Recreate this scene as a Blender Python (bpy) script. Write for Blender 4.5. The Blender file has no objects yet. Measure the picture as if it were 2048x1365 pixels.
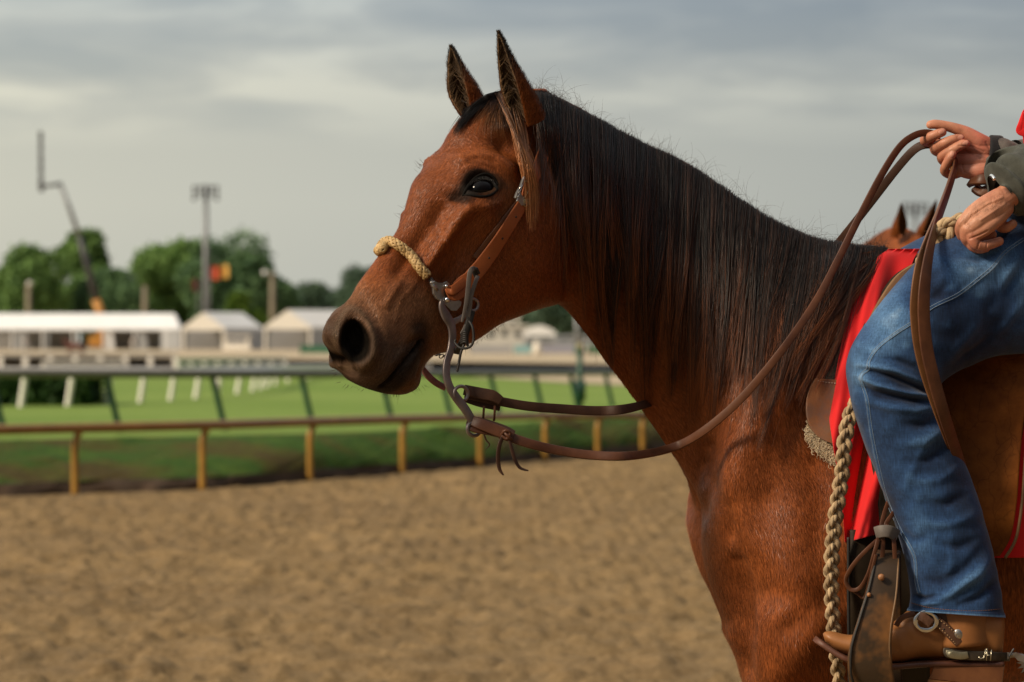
import bpy, math, random
import numpy as np
from mathutils import Vector, Matrix
from mathutils.bvhtree import BVHTree
R = math.radians
rng = np.random.default_rng(7)
random.seed(7)
scene = bpy.context.scene
COL = scene.collection

# ---------------------------------------------------------------- camera
CAM_Y, CAM_Z = -6.5, 1.43
F_PX = 6825.0                      # focal length in pixels of the 2048 wide photograph
cam_d = bpy.data.cameras.new("camera")
cam_d.sensor_width = 36.0
cam_d.lens = F_PX / 2048 * 36.0
cam_d.clip_start = 0.1
cam_d.clip_end = 4000
cam_d.dof.use_dof = True
cam_d.dof.focus_distance = 6.28
cam_d.dof.aperture_fstop = 6.6
cam = bpy.data.objects.new("camera", cam_d)
COL.objects.link(cam)
cam.location = (0, CAM_Y, CAM_Z)
cam.rotation_euler = (R(90), 0, 0)
scene.camera = cam

# ---------------------------------------------------------------- light
SUN_EL, SUN_AZ = 33.0, -58.0       # azimuth measured from the camera side towards the left
sv = Vector((math.sin(R(SUN_AZ)) * math.cos(R(SUN_EL)), -math.cos(R(SUN_AZ)) * math.cos(R(SUN_EL)), math.sin(R(SUN_EL))))
sun_d = bpy.data.lights.new("sun", 'SUN')
sun_d.energy = 4.1
sun_d.angle = R(12)
sun_d.color = (1.0, 0.83, 0.62)
sun = bpy.data.objects.new("sun", sun_d)
COL.objects.link(sun)
sun.rotation_euler = sv.to_track_quat('Z', 'Y').to_euler()
sun.location = (0, 0, 30)

world = bpy.data.worlds.new("World")
scene.world = world
world.use_nodes = True
wt = world.node_tree
wt.nodes.clear()
def wn(t, **k):
    n = wt.nodes.new(t)
    for a, b in k.items(): setattr(n, a, b)
    return n
w_out = wn('ShaderNodeOutputWorld'); w_bg = wn('ShaderNodeBackground')
w_sky = wn('ShaderNodeTexSky', sky_type='NISHITA', sun_disc=False)
w_sky.sun_elevation = R(SUN_EL); w_sky.sun_rotation = math.atan2(sv.x, sv.y)
w_sky.dust_density = 4.0
w_geo = wn('ShaderNodeNewGeometry')   # world direction is read from the generated coordinate below
w_tc = wn('ShaderNodeTexCoord')
w_sep = wn('ShaderNodeSeparateXYZ')
wt.links.new(w_tc.outputs['Generated'], w_sep.inputs[0])
# cloud deck: height bands with streaky noise, a little brighter towards the left
def wmath(op, a, b=None, c=None):
    n = wn('ShaderNodeMath', operation=op)
    for i, v in enumerate((a, b, c)):
        if v is None: continue
        if isinstance(v, (int, float)): n.inputs[i].default_value = v
        else: wt.links.new(v, n.inputs[i])
    return n.outputs[0]
def wramp(v, pts):
    n = wn('ShaderNodeValToRGB')
    while len(n.color_ramp.elements) < len(pts): n.color_ramp.elements.new(0.5)
    for e, (p, c) in zip(n.color_ramp.elements, pts): e.position = p; e.color = (*c, 1)
    wt.links.new(v, n.inputs[0]); return n.outputs[0]
def s2l(r, g=None, b=None):
    if g is None: r, g, b = r
    return tuple((c / 255 / 12.92) if c / 255 <= 0.04045 else ((c / 255 + 0.055) / 1.055) ** 2.4 for c in (r, g, b))
elev = w_sep.outputs['Z']
grad = wramp(wmath('MULTIPLY', elev, 4.0), [(0.0, s2l(187, 188, 180)), (0.16, s2l(194, 195, 186)), (0.30, s2l(188, 190, 183)), (0.44, s2l(163, 173, 180)), (0.8, s2l(148, 158, 170)), (1.0, s2l(160, 168, 180))])
w_map = wn('ShaderNodeMapping'); w_map.inputs['Scale'].default_value = (13, 13, 60); w_map.inputs['Location'].default_value = (1.3, 0.4, 2.2)
wt.links.new(w_tc.outputs['Generated'], w_map.inputs[0])
w_noi = wn('ShaderNodeTexNoise'); w_noi.inputs['Scale'].default_value = 1.0; w_noi.inputs['Detail'].default_value = 5; w_noi.inputs['Roughness'].default_value = 0.5; w_noi.inputs['Distortion'].default_value = 0.35
wt.links.new(w_map.outputs[0], w_noi.inputs['Vector'])
streak = wramp(w_noi.outputs['Fac'], [(0.36, (0.80, 0.84, 0.90)), (0.50, (0.98, 0.99, 1.01)), (0.63, (1.27, 1.25, 1.21))])
# streaks live in the upper part only
mask = wramp(wmath('MULTIPLY', elev, 10.0), [(0.55, (0, 0, 0)), (0.74, (1, 1, 1))])
m1 = wn('ShaderNodeMix', data_type='RGBA'); m1.inputs[6].default_value = (1, 1, 1, 1)
wt.links.new(mask, m1.inputs[0]); wt.links.new(streak, m1.inputs[7])
mul = wn('ShaderNodeMix', data_type='RGBA', blend_type='MULTIPLY'); mul.inputs[0].default_value = 1
wt.links.new(grad, mul.inputs[6]); wt.links.new(m1.outputs[2], mul.inputs[7])
side = wramp(wmath('MULTIPLY_ADD', w_sep.outputs['X'], 2.6, 0.5), [(0.1, (1.06, 1.05, 1.01)), (0.5, (0.93, 0.94, 0.95)), (0.9, (0.72, 0.75, 0.79))])
mul2 = wn('ShaderNodeMix', data_type='RGBA', blend_type='MULTIPLY'); mul2.inputs[0].default_value = 1
wt.links.new(mul.outputs[2], mul2.inputs[6]); wt.links.new(side, mul2.inputs[7])
zen = wramp(elev, [(0.12, (.1, .1, .1)), (0.7, (.205, .190, .165))])
# overcast shaped for the light: bright back left, dimmed behind camera and right
wdot = wn('ShaderNodeVectorMath', operation='DOT_PRODUCT'); wt.links.new(w_tc.outputs['Generated'], wdot.inputs[0]); wdot.inputs[1].default_value = (-0.55, 0.45, 0.70)
glow = wramp(wmath('MULTIPLY_ADD', wdot.outputs['Value'], 0.5, 0.5), [(0.10, (.13, .125, .12)), (0.45, (.34, .335, .33)), (0.66, (1, 1, 1)), (1.0, (1.25, 1.20, 1.10))])
mulg = wn('ShaderNodeMix', data_type='RGBA', blend_type='MULTIPLY'); mulg.inputs[0].default_value = 1
wt.links.new(mul2.outputs[2], mulg.inputs[6]); wt.links.new(glow, mulg.inputs[7]); mul2 = mulg
mul3 = wn('ShaderNodeMix', data_type='RGBA', blend_type='MULTIPLY'); mul3.inputs[0].default_value = 1
wt.links.new(mul2.outputs[2], mul3.inputs[6]); wt.links.new(zen, mul3.inputs[7]); mul2 = mul3
sc10 = wn('ShaderNodeMix', data_type='RGBA', blend_type='MULTIPLY'); sc10.inputs[0].default_value = 1
sc10.inputs[7].default_value = (100, 100, 100, 1)
sc10.clamp_result = False
wt.links.new(mul2.outputs[2], sc10.inputs[6])
w_mix = wn('ShaderNodeMix', data_type='RGBA'); w_mix.inputs[0].default_value = 0.95
wt.links.new(w_sky.outputs[0], w_mix.inputs[6]); wt.links.new(sc10.outputs[2], w_mix.inputs[7])
wt.links.new(w_mix.outputs[2], w_bg.inputs['Color'])
w_bg.inputs['Strength'].default_value = 0.10
wt.links.new(w_bg.outputs[0], w_out.inputs[0])
scene.view_settings.view_transform = 'Standard'
scene.view_settings.look = 'None'
scene.view_settings.exposure = 0
scene.view_settings.gamma = 1
scene.cycles.max_bounces = 6
scene.cycles.use_denoising = True

# ---------------------------------------------------------------- helpers
def tag(o, label=None, cat=None, group=None, kind=None):
    if label: o['label'] = label
    if cat: o['category'] = cat
    if group: o['group'] = group
    if kind: o['kind'] = kind
    return o
def link(name, me, mat=None, parent=None, smooth=True):
    if mat is not None:
        for m in (mat if isinstance(mat, (list, tuple)) else [mat]): me.materials.append(m)
    if smooth and len(me.polygons):
        me.polygons.foreach_set('use_smooth', np.ones(len(me.polygons), bool))
    o = bpy.data.objects.new(name, me)
    COL.objects.link(o)
    if parent is not None:
        o.parent = parent
        if parent.type == 'EMPTY':
            o.matrix_parent_inverse = Matrix.Translation(-Vector(parent.location)) if tuple(parent.rotation_euler) == (0, 0, 0) else parent.matrix_world.inverted()
    return o
def empty(name, loc=(0, 0, 0)):
    o = bpy.data.objects.new(name, None)
    COL.objects.link(o); o.location = loc; o.empty_display_size = 0.1
    return o
def mesh_np(name, V, Fq, mat_idx=None):
    V = np.asarray(V, np.float32); me = bpy.data.meshes.new(name)
    Fq = np.asarray(Fq, np.int32)
    me.vertices.add(len(V)); me.vertices.foreach_set('co', V.ravel())
    n, k = Fq.shape
    me.loops.add(n * k); me.loops.foreach_set('vertex_index', Fq.ravel())
    me.polygons.add(n); me.polygons.foreach_set('loop_start', np.arange(0, n * k, k, dtype=np.int32))
    if mat_idx is not None: me.polygons.foreach_set('material_index', np.asarray(mat_idx, np.int32))
    me.update(calc_edges=True); me.validate()
    return me
class MB:
    """collects polygons of mixed size for ONE mesh"""
    def __init__(s): s.v = []; s.f = []; s.m = []
    def add(s, vs, fs, m=0):
        b = len(s.v); s.v += [tuple(map(float, v)) for v in vs]; s.f += [tuple(b + i for i in f) for f in fs]; s.m += [m] * len(fs)
        return s
    def box(s, a, b, m=0, M=None):
        (x0, y0, z0), (x1, y1, z1) = a, b
        vs = [(x0, y0, z0), (x1, y0, z0), (x1, y1, z0), (x0, y1, z0), (x0, y0, z1), (x1, y0, z1), (x1, y1, z1), (x0, y1, z1)]
        if M is not None: vs = [tuple(M @ Vector(v)) for v in vs]
        return s.add(vs, [(0, 3, 2, 1), (4, 5, 6, 7), (0, 1, 5, 4), (1, 2, 6, 5), (2, 3, 7, 6), (3, 0, 4, 7)], m)
    def tube(s, pts, rad, n=10, m=0, caps=True, flat=1.0, up=None):
        pts = np.array(pts, float); k = len(pts)
        rad = np.broadcast_to(np.asarray(rad, float), (k,))
        T = np.gradient(pts, axis=0) if k > 2 else np.repeat((pts[1:] - pts[:1]), k, 0)
        T /= np.linalg.norm(T, axis=1)[:, None] + 1e-12
        ref = np.array(up if up is not None else ((0, 0, 1) if abs(T[0][2]) < .9 else (1, 0, 0)), float)
        vs = []
        for i in range(k):
            a = np.cross(T[i], ref); a /= np.linalg.norm(a) + 1e-12
            b = np.cross(a, T[i])
            if up is None: ref = b
            for j in range(n):
                t = 2 * math.pi * j / n
                vs.append(pts[i] + rad[i] * (a * math.cos(t) * flat + b * math.sin(t)))
        fs = [(i * n + j, i * n + (j + 1) % n, (i + 1) * n + (j + 1) % n, (i + 1) * n + j) for i in range(k - 1) for j in range(n)]
        if caps: fs += [tuple(range(n - 1, -1, -1)), tuple((k - 1) * n + j for j in range(n))]
        return s.add(vs, fs, m)
    def build(s, name, mat=None, parent=None, smooth=True):
        me = bpy.data.meshes.new(name); me.from_pydata(s.v, [], s.f)
        if s.m and max(s.m) > 0: me.polygons.foreach_set('material_index', s.m)
        me.update()
        return link(name, me, mat, parent, smooth)
def smoothstep(a, b, x):
    t = np.clip((x - a) / (b - a), 0, 1); return t * t * (3 - 2 * t)
def catmull(P, n):
    """P (k,d) control rows -> n rows, uniform parameter"""
    P = np.asarray(P, float); k = len(P)
    u = np.linspace(0, k - 1, n) if np.isscalar(n) else np.asarray(n)
    i = np.clip(np.floor(u).astype(int), 0, k - 2); t = (u - i)[:, None]
    P0 = P[np.clip(i - 1, 0, k - 1)]; P1 = P[i]; P2 = P[i + 1]; P3 = P[np.clip(i + 2, 0, k - 1)]
    return 0.5 * (2 * P1 + (P2 - P0) * t + (2 * P0 - 5 * P1 + 4 * P2 - P3) * t ** 2 + (3 * P1 - P0 - 3 * P2 + P3) * t ** 3)
def at(px, py, Y):
    """world point that stands at depth Y (m beyond the horse) where the photograph shows pixel px,py"""
    d = (Y - CAM_Y) / F_PX
    return Vector(((px - 1024) * d, Y, CAM_Z - (py - 682.5) * d))
def proj(V):
    V = np.asarray(V, float); d = V[..., 1] - CAM_Y
    return 1024 + F_PX * V[..., 0] / d, 682.5 - F_PX * (V[..., 2] - CAM_Z) / d

# ---------------------------------------------------------------- materials
class NT:
    def __init__(s, name):
        s.m = bpy.data.materials.new(name); s.m.use_nodes = True; s.t = s.m.node_tree; s.t.nodes.clear()
        s.out = s.n('ShaderNodeOutputMaterial'); s.b = s.n('ShaderNodeBsdfPrincipled'); s.l(s.b.outputs[0], s.out.inputs[0])
    def n(s, t, **k):
        n = s.t.nodes.new(t)
        for a, b in k.items(): setattr(n, a, b)
        return n
    def l(s, a, b): s.t.links.new(a, b)
    def coord(s, kind='Object', scale=(1, 1, 1), rot=(0, 0, 0)):
        c = s.n('ShaderNodeTexCoord'); m = s.n('ShaderNodeMapping'); m.inputs['Scale'].default_value = scale; m.inputs['Rotation'].default_value = rot
        s.l(c.outputs[kind], m.inputs[0]); return m.outputs[0]
    def noise(s, vec, scale=5, detail=4, rough=.5, dist=0):
        n = s.n('ShaderNodeTexNoise'); n.inputs['Scale'].default_value = scale; n.inputs['Detail'].default_value = detail; n.inputs['Roughness'].default_value = rough; n.inputs['Distortion'].default_value = dist
        if vec is not None: s.l(vec, n.inputs['Vector'])
        return n.outputs['Fac']
    def ramp(s, v, pts):
        n = s.n('ShaderNodeValToRGB')
        while len(n.color_ramp.elements) < len(pts): n.color_ramp.elements.new(0.5)
        for e, (p, c) in zip(n.color_ramp.elements, pts):
            e.position = p; e.color = (*(c if hasattr(c, '__len__') else (c, c, c)), 1)
        s.l(v, n.inputs[0]); return n.outputs[0]
    def mix(s, f, a, b, mode='MIX'):
        n = s.n('ShaderNodeMix', data_type='RGBA', blend_type=mode)
        for i, v in ((0, f), (6, a), (7, b)):
            if hasattr(v, 'default_value') or hasattr(v, 'is_linked'): s.l(v, n.inputs[i])
            elif i == 0: n.inputs[0].default_value = v
            else: n.inputs[i].default_value = (*v, 1)
        return n.outputs[2]
    def math(s, op, a, b=0.0):
        n = s.n('ShaderNodeMath', operation=op)
        for i, v in enumerate((a, b)):
            if isinstance(v, (int, float)): n.inputs[i].default_value = v
            else: s.l(v, n.inputs[i])
        return n.outputs[0]
    def attr(s, name):
        n = s.n('ShaderNodeAttribute', attribute_name=name); return n
    def bump(s, h, strength=.3, dist=.002, chain=None):
        n = s.n('ShaderNodeBump'); n.inputs['Strength'].default_value = strength; n.inputs['Distance'].default_value = dist
        s.l(h, n.inputs['Height'])
        if chain is not None: s.l(chain, n.inputs['Normal'])
        return n.outputs[0]
    def set(s, **k):
        names = dict(col='Base Color', rough='Roughness', metal='Metallic', spec='Specular IOR Level', sheen='Sheen Weight', sheenr='Sheen Roughness', coat='Coat Weight', normal='Normal', trans='Transmission Weight', sss='Subsurface Weight', sssr='Subsurface Radius', ssss='Subsurface Scale', aniso='Anisotropic', coatr='Coat Roughness', ior='IOR')
        for a, v in k.items():
            i = s.b.inputs[names[a]]
            if hasattr(v, 'is_linked') and not isinstance(v, (int, float, tuple)): s.l(v, i)
            elif isinstance(v, tuple) and len(v) == 3 and i.type == 'RGBA': i.default_value = (*v, 1)
            else: i.default_value = v
        return s
def simple(name, col, rough=.6, var=.25, scale=8, metal=0, bump=0.0, bscale=None, bdist=.002, **k):
    """base colour broken up by noise, with an optional fine bump"""
    n = NT(name); c = n.coord()
    f = n.noise(c, scale, 5, .6)
    lo = tuple(x * (1 - var) for x in col); hi = tuple(min(1, x * (1 + var)) for x in col)
    n.set(col=n.ramp(f, [(.3, lo), (.7, hi)]), rough=rough, metal=metal, **k)
    if bump: n.set(normal=n.bump(n.noise(c, bscale or scale * 8, 4, .6), bump, bdist))
    return n.m
# ================================================================ the horse
TH = R(40)                                   # the head is turned towards the camera
XB0, XB1 = (1480 - 1024) / 1050, (1190 - 1024) / 1050
_xs = np.linspace(-1.2, 3.0, 4201)           # straight coordinate along the body
_th = TH * smoothstep(0, 1, (XB0 - _xs) / (XB0 - XB1))
_dx = _xs[1] - _xs[0]
_X = np.cumsum(np.cos(_th)) * _dx; _Y = np.cumsum(np.sin(_th)) * _dx
_i0 = np.searchsorted(_xs, XB0 + .2)
_X += _xs[_i0] - _X[_i0]; _Y -= _Y[_i0]
def bend(V):
    V = np.asarray(V, float); x = V[..., 0]
    X = np.interp(x, _xs, _X); Y = np.interp(x, _xs, _Y); t = np.interp(x, _xs, _th)
    return np.stack([X - np.sin(t) * V[..., 1], Y + np.cos(t) * V[..., 1], V[..., 2]], -1)
_mpx = 1024 + F_PX * _X / (_Y - CAM_Y)       # where the midline projects
def unproj_mid(px, py):
    x = np.interp(px, _mpx, _xs); Y = np.interp(x, _xs, _Y)
    return np.stack([x, CAM_Z - (np.asarray(py, float) - 682.5) * (Y - CAM_Y) / F_PX], -1)

# top px,py   bottom px,py    half widths at 0 .25 .5 .75 1 (m)     cap top, cap bottom
ST = [
 (694, 714, 702, 740, .008, .012, .014, .012, .010, .5, .5),
 (670, 697, 712, 762, .018, .026, .030, .030, .026, .40, .40),
 (653, 668, 742, 780, .022, .042, .047, .043, .034, .30, .35),
 (661, 640, 790, 787, .026, .050, .057, .048, .036, .26, .32),
 (692, 608, 828, 776, .028, .052, .056, .047, .034, .24, .30),
 (718, 572, 838, 742, .028, .047, .055, .046, .030, .24, .26),
 (748, 532, 862, 712, .029, .047, .057, .049, .032, .24, .24),
 (780, 486, 905, 700, .031, .049, .062, .053, .038, .24, .22),
 (807, 436, 948, 680, .036, .059, .069, .059, .044, .24, .20),
 (825, 391, 990, 652, .046, .079, .078, .064, .048, .24, .18),
 (845, 352, 1030, 634, .060, .104, .087, .070, .052, .26, .18),
 (886, 310, 1066, 620, .066, .098, .092, .074, .054, .28, .18),
 (908, 258, 1094, 611, .062, .088, .092, .077, .054, .30, .20),
 (950, 218, 1118, 606, .050, .074, .089, .079, .054, .32, .24),
 (1000, 192, 1138, 620, .042, .062, .082, .078, .050, .32, .28),
 (1050, 180, 1160, 652, .034, .056, .077, .074, .046, .32, .32),
 (1098, 188, 1187, 688, .027, .054, .077, .073, .045, .30, .34),
 (1150, 212, 1215, 728, .024, .056, .079, .075, .046, .25, .34),
 (1215, 250, 1250, 770, .023, .060, .084, .080, .049, .20, .34),
 (1290, 288, 1284, 822, .024, .065, .092, .090, .054, .18, .34),
 (1370, 326, 1324, 882, .026, .072, .104, .104, .062, .16, .34),
 (1450, 378, 1362, 932, .029, .080, .122, .128, .078, .15, .34),
 (1530, 432, 1400, 1000, .033, .092, .146, .160, .105, .14, .32),
 (1610, 472, 1403, 1075, .037, .106, .168, .188, .135, .13, .30),
 (1680, 490, 1414, 1140, .040, .120, .184, .205, .150, .13, .30),
 (1740, 497, 1440, 1220, .044, .138, .198, .216, .165, .13, .30),
 (1810, 505, 1503, 1400, .050, .158, .214, .236, .185, .13, .30),
 (1890, 512, 1575, 1450, .065, .180, .226, .240, .190, .14, .30),
 (1970, 522, 1680, 1450, .085, .200, .240, .238, .180, .16, .30),
 (2080, 535, 1860, 1400, .110, .225, .262, .245, .165, .18, .32),
 (2250, 540, 2150, 1345, .130, .250, .285, .262, .170, .20, .34),
 (2450, 530, 2430, 1315, .130, .255, .290, .265, .165, .20, .36),
 (2650, 512, 2700, 1270, .140, .255, .275, .240, .150, .22, .38),
 (2830, 515, 2880, 1200, .130, .235, .250, .220, .130, .26, .40),
 (2960, 560, 2980, 1150, .090, .180, .210, .190, .110, .35, .40),
 (3030, 640, 3040, 1080, .040, .110, .140, .120, .070, .5, .5),
]
ST = np.array(ST, float)
tm = unproj_mid(ST[:, 0], ST[:, 1]); bm_ = unproj_mid(ST[:, 2], ST[:, 3])
ctl = np.hstack([tm, bm_, ST[:, 4:]])
# ring parameters: dense on the head
_u = []
for i in range(len(ST) - 1):
    seg = (np.linalg.norm(tm[i + 1] - tm[i]) + np.linalg.norm(bm_[i + 1] - bm_[i])) / 2
    step = .0024 if i < 15 else (.005 if i < 26 else .014)
    k = max(2, int(seg / step)); _u += list(i + np.arange(k) / k)
_u.append(len(ST) - 1)
rings = catmull(ctl, np.array(_u)); NRG = len(rings)
NA = 220
ang = (np.arange(NA)) / NA * 2 * math.pi               # 0 = top, goes down the near side (-y) first
fr = (1 - np.cos(ang)) / 2
sgn = np.where(ang < math.pi, -1.0, 1.0)
Wc = rings[:, 4:9]
k4 = fr * 4; ki = np.clip(k4.astype(int), 0, 3); kt = k4 - ki
def _cr(P, i, t):
    g = lambda j: P[:, np.clip(j, 0, 4)]
    P0, P1, P2, P3 = g(i - 1), g(i), g(i + 1), g(i + 2)
    return .5 * (2 * P1 + (P2 - P0) * t + (2 * P0 - 5 * P1 + 4 * P2 - P3) * t ** 2 + (3 * P1 - P0 - 3 * P2 + P3) * t ** 3)
W = _cr(Wc, ki, kt)
ft, fb = rings[:, 9:10], rings[:, 10:11]
ct = np.sqrt(np.clip(1 - (1 - np.clip(fr[None] / ft, 0, 1)) ** 2, 0, 1))
cb = np.sqrt(np.clip(1 - (1 - np.clip((1 - fr[None]) / fb, 0, 1)) ** 2, 0, 1))
W = W * ct * cb
S = np.zeros((NRG, NA, 3))
S[..., 0] = rings[:, 0:1] + (rings[:, 2:3] - rings[:, 0:1]) * fr[None]
S[..., 2] = rings[:, 1:2] + (rings[:, 3:4] - rings[:, 1:2]) * fr[None]
S[..., 1] = W * sgn[None]
# close the ends
for e, s_ in ((0, 1), (NRG - 1, -1)):
    c = S[e].mean(0)
    for q, f in ((0, .05),):
        S[e] = c + (S[e] - c) * .02
Sv = S.reshape(-1, 3)
idx = np.arange(NRG * NA).reshape(NRG, NA)
a = idx[:-1]; b = idx[1:]
Q = np.stack([a, np.roll(a, -1, 1), np.roll(b, -1, 1), b], -1).reshape(-1, 4)
def vnormals(V, Q):
    n = np.cross(V[Q[:, 2]] - V[Q[:, 0]], V[Q[:, 3]] - V[Q[:, 1]])
    N = np.zeros_like(V)
    for k in range(4): 
        for d in range(3): N[:, d] += np.bincount(Q[:, k], n[:, d], len(V))
    return N / (np.linalg.norm(N, axis=1)[:, None] + 1e-12)
def hsmooth(S, it=1, lam=.5):
    for _ in range(it):
        P = S.copy(); A = (np.roll(S, 1, 1) + np.roll(S, -1, 1)) / 2
        B = A.copy(); B[1:-1] = (S[2:] + S[:-2] + np.roll(S, 1, 1)[1:-1] + np.roll(S, -1, 1)[1:-1]) / 4
        S = P + lam * (B - P)
    return S
Sv = hsmooth(S, 6).reshape(-1, 3)
for e in (0, NRG - 1):        # close both ends with rings that shrink to a point
    pass
N0 = vnormals(Sv, Q)
if (N0[idx[NRG // 2, NA // 4]] @ np.array([0, -1, 0])) < 0: Q = Q[:, ::-1]; N0 = -N0

class Surf:
    """finds the near-side point of the straight body under a pixel of the photograph"""
    def __init__(s, V, N): s.V = V; s.update(V, N)
    def update(s, V, N):
        s.V = V; B = bend(V); s.px, s.py = proj(B)
        Nb = bend(V + N * 1e-3) - B
        view = B - np.array([0, CAM_Y, CAM_Z]); s.front = ((Nb * view).sum(1) < 0) & (V[:, 1] <= 0.002)
        s.ids = np.nonzero(s.front)[0]
    def find(s, px, py):
        d = (s.px[s.ids] - px) ** 2 + (s.py[s.ids] - py) ** 2
        return s.ids[np.argmin(d)]
    def pt(s, px, py): return s.V[s.find(px, py)]
sf = Surf(Sv, N0)
Vx, Vy, Vz = Sv[:, 0], Sv[:, 1], Sv[:, 2]
def dist_line(pts, close=False, sub=1):
    """distance in the side plane from every vertex to a photo polyline"""
    P = np.array([sf.pt(*p)[[0, 2]] for p in pts])
    if close: P = np.vstack([P, P[:1]])
    XY = np.stack([Vx, Vz], 1); 
    if len(P) == 1: return np.linalg.norm(XY - P[0], axis=1)
    best = np.full(len(XY), 9.)
    for i in range(len(P) - 1):
        d = P[i + 1] - P[i]; L = d @ d + 1e-12
        t = np.clip(((XY - P[i]) @ d) / L, 0, 1)
        best = np.minimum(best, np.linalg.norm(XY - P[i] - t[:, None] * d, axis=1))
    return best
def ell(px, py, rx, ry, a):
    """normalised ellipse radius round a photo point: rx, ry in metres, a in degrees (photo sense)"""
    c = sf.pt(px, py); dx = Vx - c[0]; dz = Vz - c[2]; a = R(a)
    u = dx * math.cos(a) + dz * math.sin(a); v = -dx * math.sin(a) + dz * math.cos(a)
    return np.sqrt((u / rx) ** 2 + (v / ry) ** 2)
D = np.zeros(len(Sv))                      # displacement along the normal (m)
AMP = 1.35
lat = np.clip(np.abs(N0[:, 1]) * 1.6, 0, 1)
def ridge(pts, r, amp, **k):
    global D
    D += AMP * amp * np.exp(-(dist_line(pts, **k) / r) ** 2) * lat
def blob(px, py, rx, ry, a, amp):
    global D
    D += AMP * amp * np.exp(-ell(px, py, rx, ry, a) ** 2) * lat
# skull
ridge([(925, 325), (950, 315), (985, 318), (1012, 335)], .016, .009)         # brow arch
blob(948, 345, .035, .030, 0, .010)                                          # orbit
blob(1002, 292, .026, .020, 20, -.009)                                       # hollow above the eye
ridge([(1010, 262), (1040, 300), (1056, 350)], .016, .006)
ridge([(930, 425), (898, 468), (868, 512), (856, 530)], .010, .0105)          # facial crest
ridge([(905, 392), (868, 446), (832, 500), (800, 548)], .014, -.0060)
ridge([(952, 440), (922, 500), (900, 552)], .020, -.0080)
ridge([(862, 402), (838, 446), (806, 494), (775, 540)], .010, .0010)
blob(880, 560, .04, .05, 0, -.004)
blob(1062, 520, .080, .070, 30, .013)                                        # cheek muscle
ridge([(1002, 420), (960, 480), (925, 540), (900, 590)], .022, -.004)
ridge([(900, 440), (850, 500), (800, 560), (770, 610)], .006, .0022)         # vein
ridge([(1120, 330), (1128, 400), (1140, 480), (1150, 560)], .020, -.009)     # groove behind the jaw
ridge([(1105, 300), (1118, 350)], .02, -.006)
ridge([(880, 470), (905, 500), (930, 545), (938, 590)], .0035, .0020)
ridge([(905, 405), (888, 430), (868, 470), (850, 500), (846, 540)], .0040, .0012)
ridge([(850, 540), (822, 580), (800, 600), (790, 640)], .0050, .0008)
ridge([(930, 400), (945, 412), (975, 414), (1000, 404)], .006, .0025)
ridge([(880, 420), (870, 445), (880, 470)], .008, -.003)
blob(985, 270, .03, .04, -20, .004)
blob(905, 290, .02, .05, 20, -.003)
# muzzle
_npx = sf.px.reshape(NRG, NA); _npy = sf.py.reshape(NRG, NA); _mir = (-np.arange(NA)) % NA; _near = np.arange(NA) <= NA // 2
VPX = np.where(_near[None], _npx, _npx[:, _mir]).ravel(); VPY = np.where(_near[None], _npy, _npy[:, _mir]).ravel()     # photo position, the far side mirrored
_u, _v = VPX - 709, VPY - 686; _a = R(-7)
nos = np.sqrt(((_u * math.cos(_a) + _v * math.sin(_a)) / 31) ** 2 + ((-_u * math.sin(_a) + _v * math.cos(_a)) / (46 - .12 * _v)) ** 2)
nos = np.where(np.arange(len(Sv)) < NRG * NA * .35, nos, 9.0)
D += .0050 * np.exp(-((nos - 1.16) / .18) ** 2) * lat * smoothstep(672, 700, VPX)
D += -.003 * np.exp(-((nos - 1.75) / .25) ** 2) * lat
blob(752, 700, .030, .035, 10, .004)
ridge([(842, 682), (826, 700), (808, 722), (785, 748), (762, 772)], .0030, -.0100)   # mouth line
ridge([(832, 700), (816, 730), (795, 762)], .012, .004)
ridge([(800, 700), (785, 722), (765, 745)], .014, .004)
ridge([(846, 672), (838, 664), (826, 668)], .009, .004)
ridge([(838, 700), (842, 722), (832, 748)], .006, -.0022)
blob(812, 770, .024, .020, 0, .006)
for q in range(9):
    x0 = 770 + q * 8; y0 = 715 - q * 3
    ridge([(x0, y0 + rng.uniform(-10, 10)), (x0 + 16, y0 - 22)], .0025, -.0012)
# eye
EYE = (966, 372)
ex = np.sqrt(((VPX - 961 + .10 * (VPY - 371)) / 29) ** 2 + ((VPY - 371.5) / 17) ** 2); ex = np.where(np.arange(len(Sv)) < NRG * NA * .5, ex, 9.0)
orb = D[sf.find(*EYE)] + .0015
D += -.0085 * (1 - smoothstep(.80, 1.10, ex)) * lat
D += .0022 * np.exp(-((ex - 1.25) / .16) ** 2) * lat
D += -.0020 * np.exp(-((ex - 1.62) / .12) ** 2) * lat * np.clip((Vz - sf.pt(*EYE)[2]) / .01, 0, 1)
ridge([(930, 384), (918, 392), (908, 402)], .005, -.004)
ridge([(932, 330), (955, 322), (985, 328)], .004, -.0025)
ridge([(925, 342), (950, 333), (990, 342)], .003, -.0015)
# neck, shoulder and chest
AMP = 1.8
ridge([(1195, 640), (1260, 720), (1330, 820), (1400, 900)], .035, -.008)     # jugular furrow
ridge([(1660, 560), (1600, 700), (1530, 820), (1470, 930), (1430, 1000)], .05, .016)   # shoulder blade
ridge([(1420, 900), (1405, 960), (1400, 1010)], .02, -.010)
blob(1455, 1060, .075, .10, 20, .014)
blob(1600, 1090, .13, .11, 0, .016)
ridge([(1462, 1010), (1480, 1080), (1492, 1160), (1508, 1250)], .024, -.0055)
ridge([(1486, 1120), (1500, 1190), (1507, 1260), (1502, 1330)], .020, -.0095)  # crease chest / forearm
blob(1580, 1290, .070, .12, 0, .030)                                          # forearm muscle
ridge([(1590, 1240), (1620, 1215), (1650, 1200)], .010, -.005)
ridge([(1560, 1180), (1600, 1190), (1640, 1170)], .02, -.004)
blob(1455, 1270, .028, .04, -30, .008)
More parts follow.
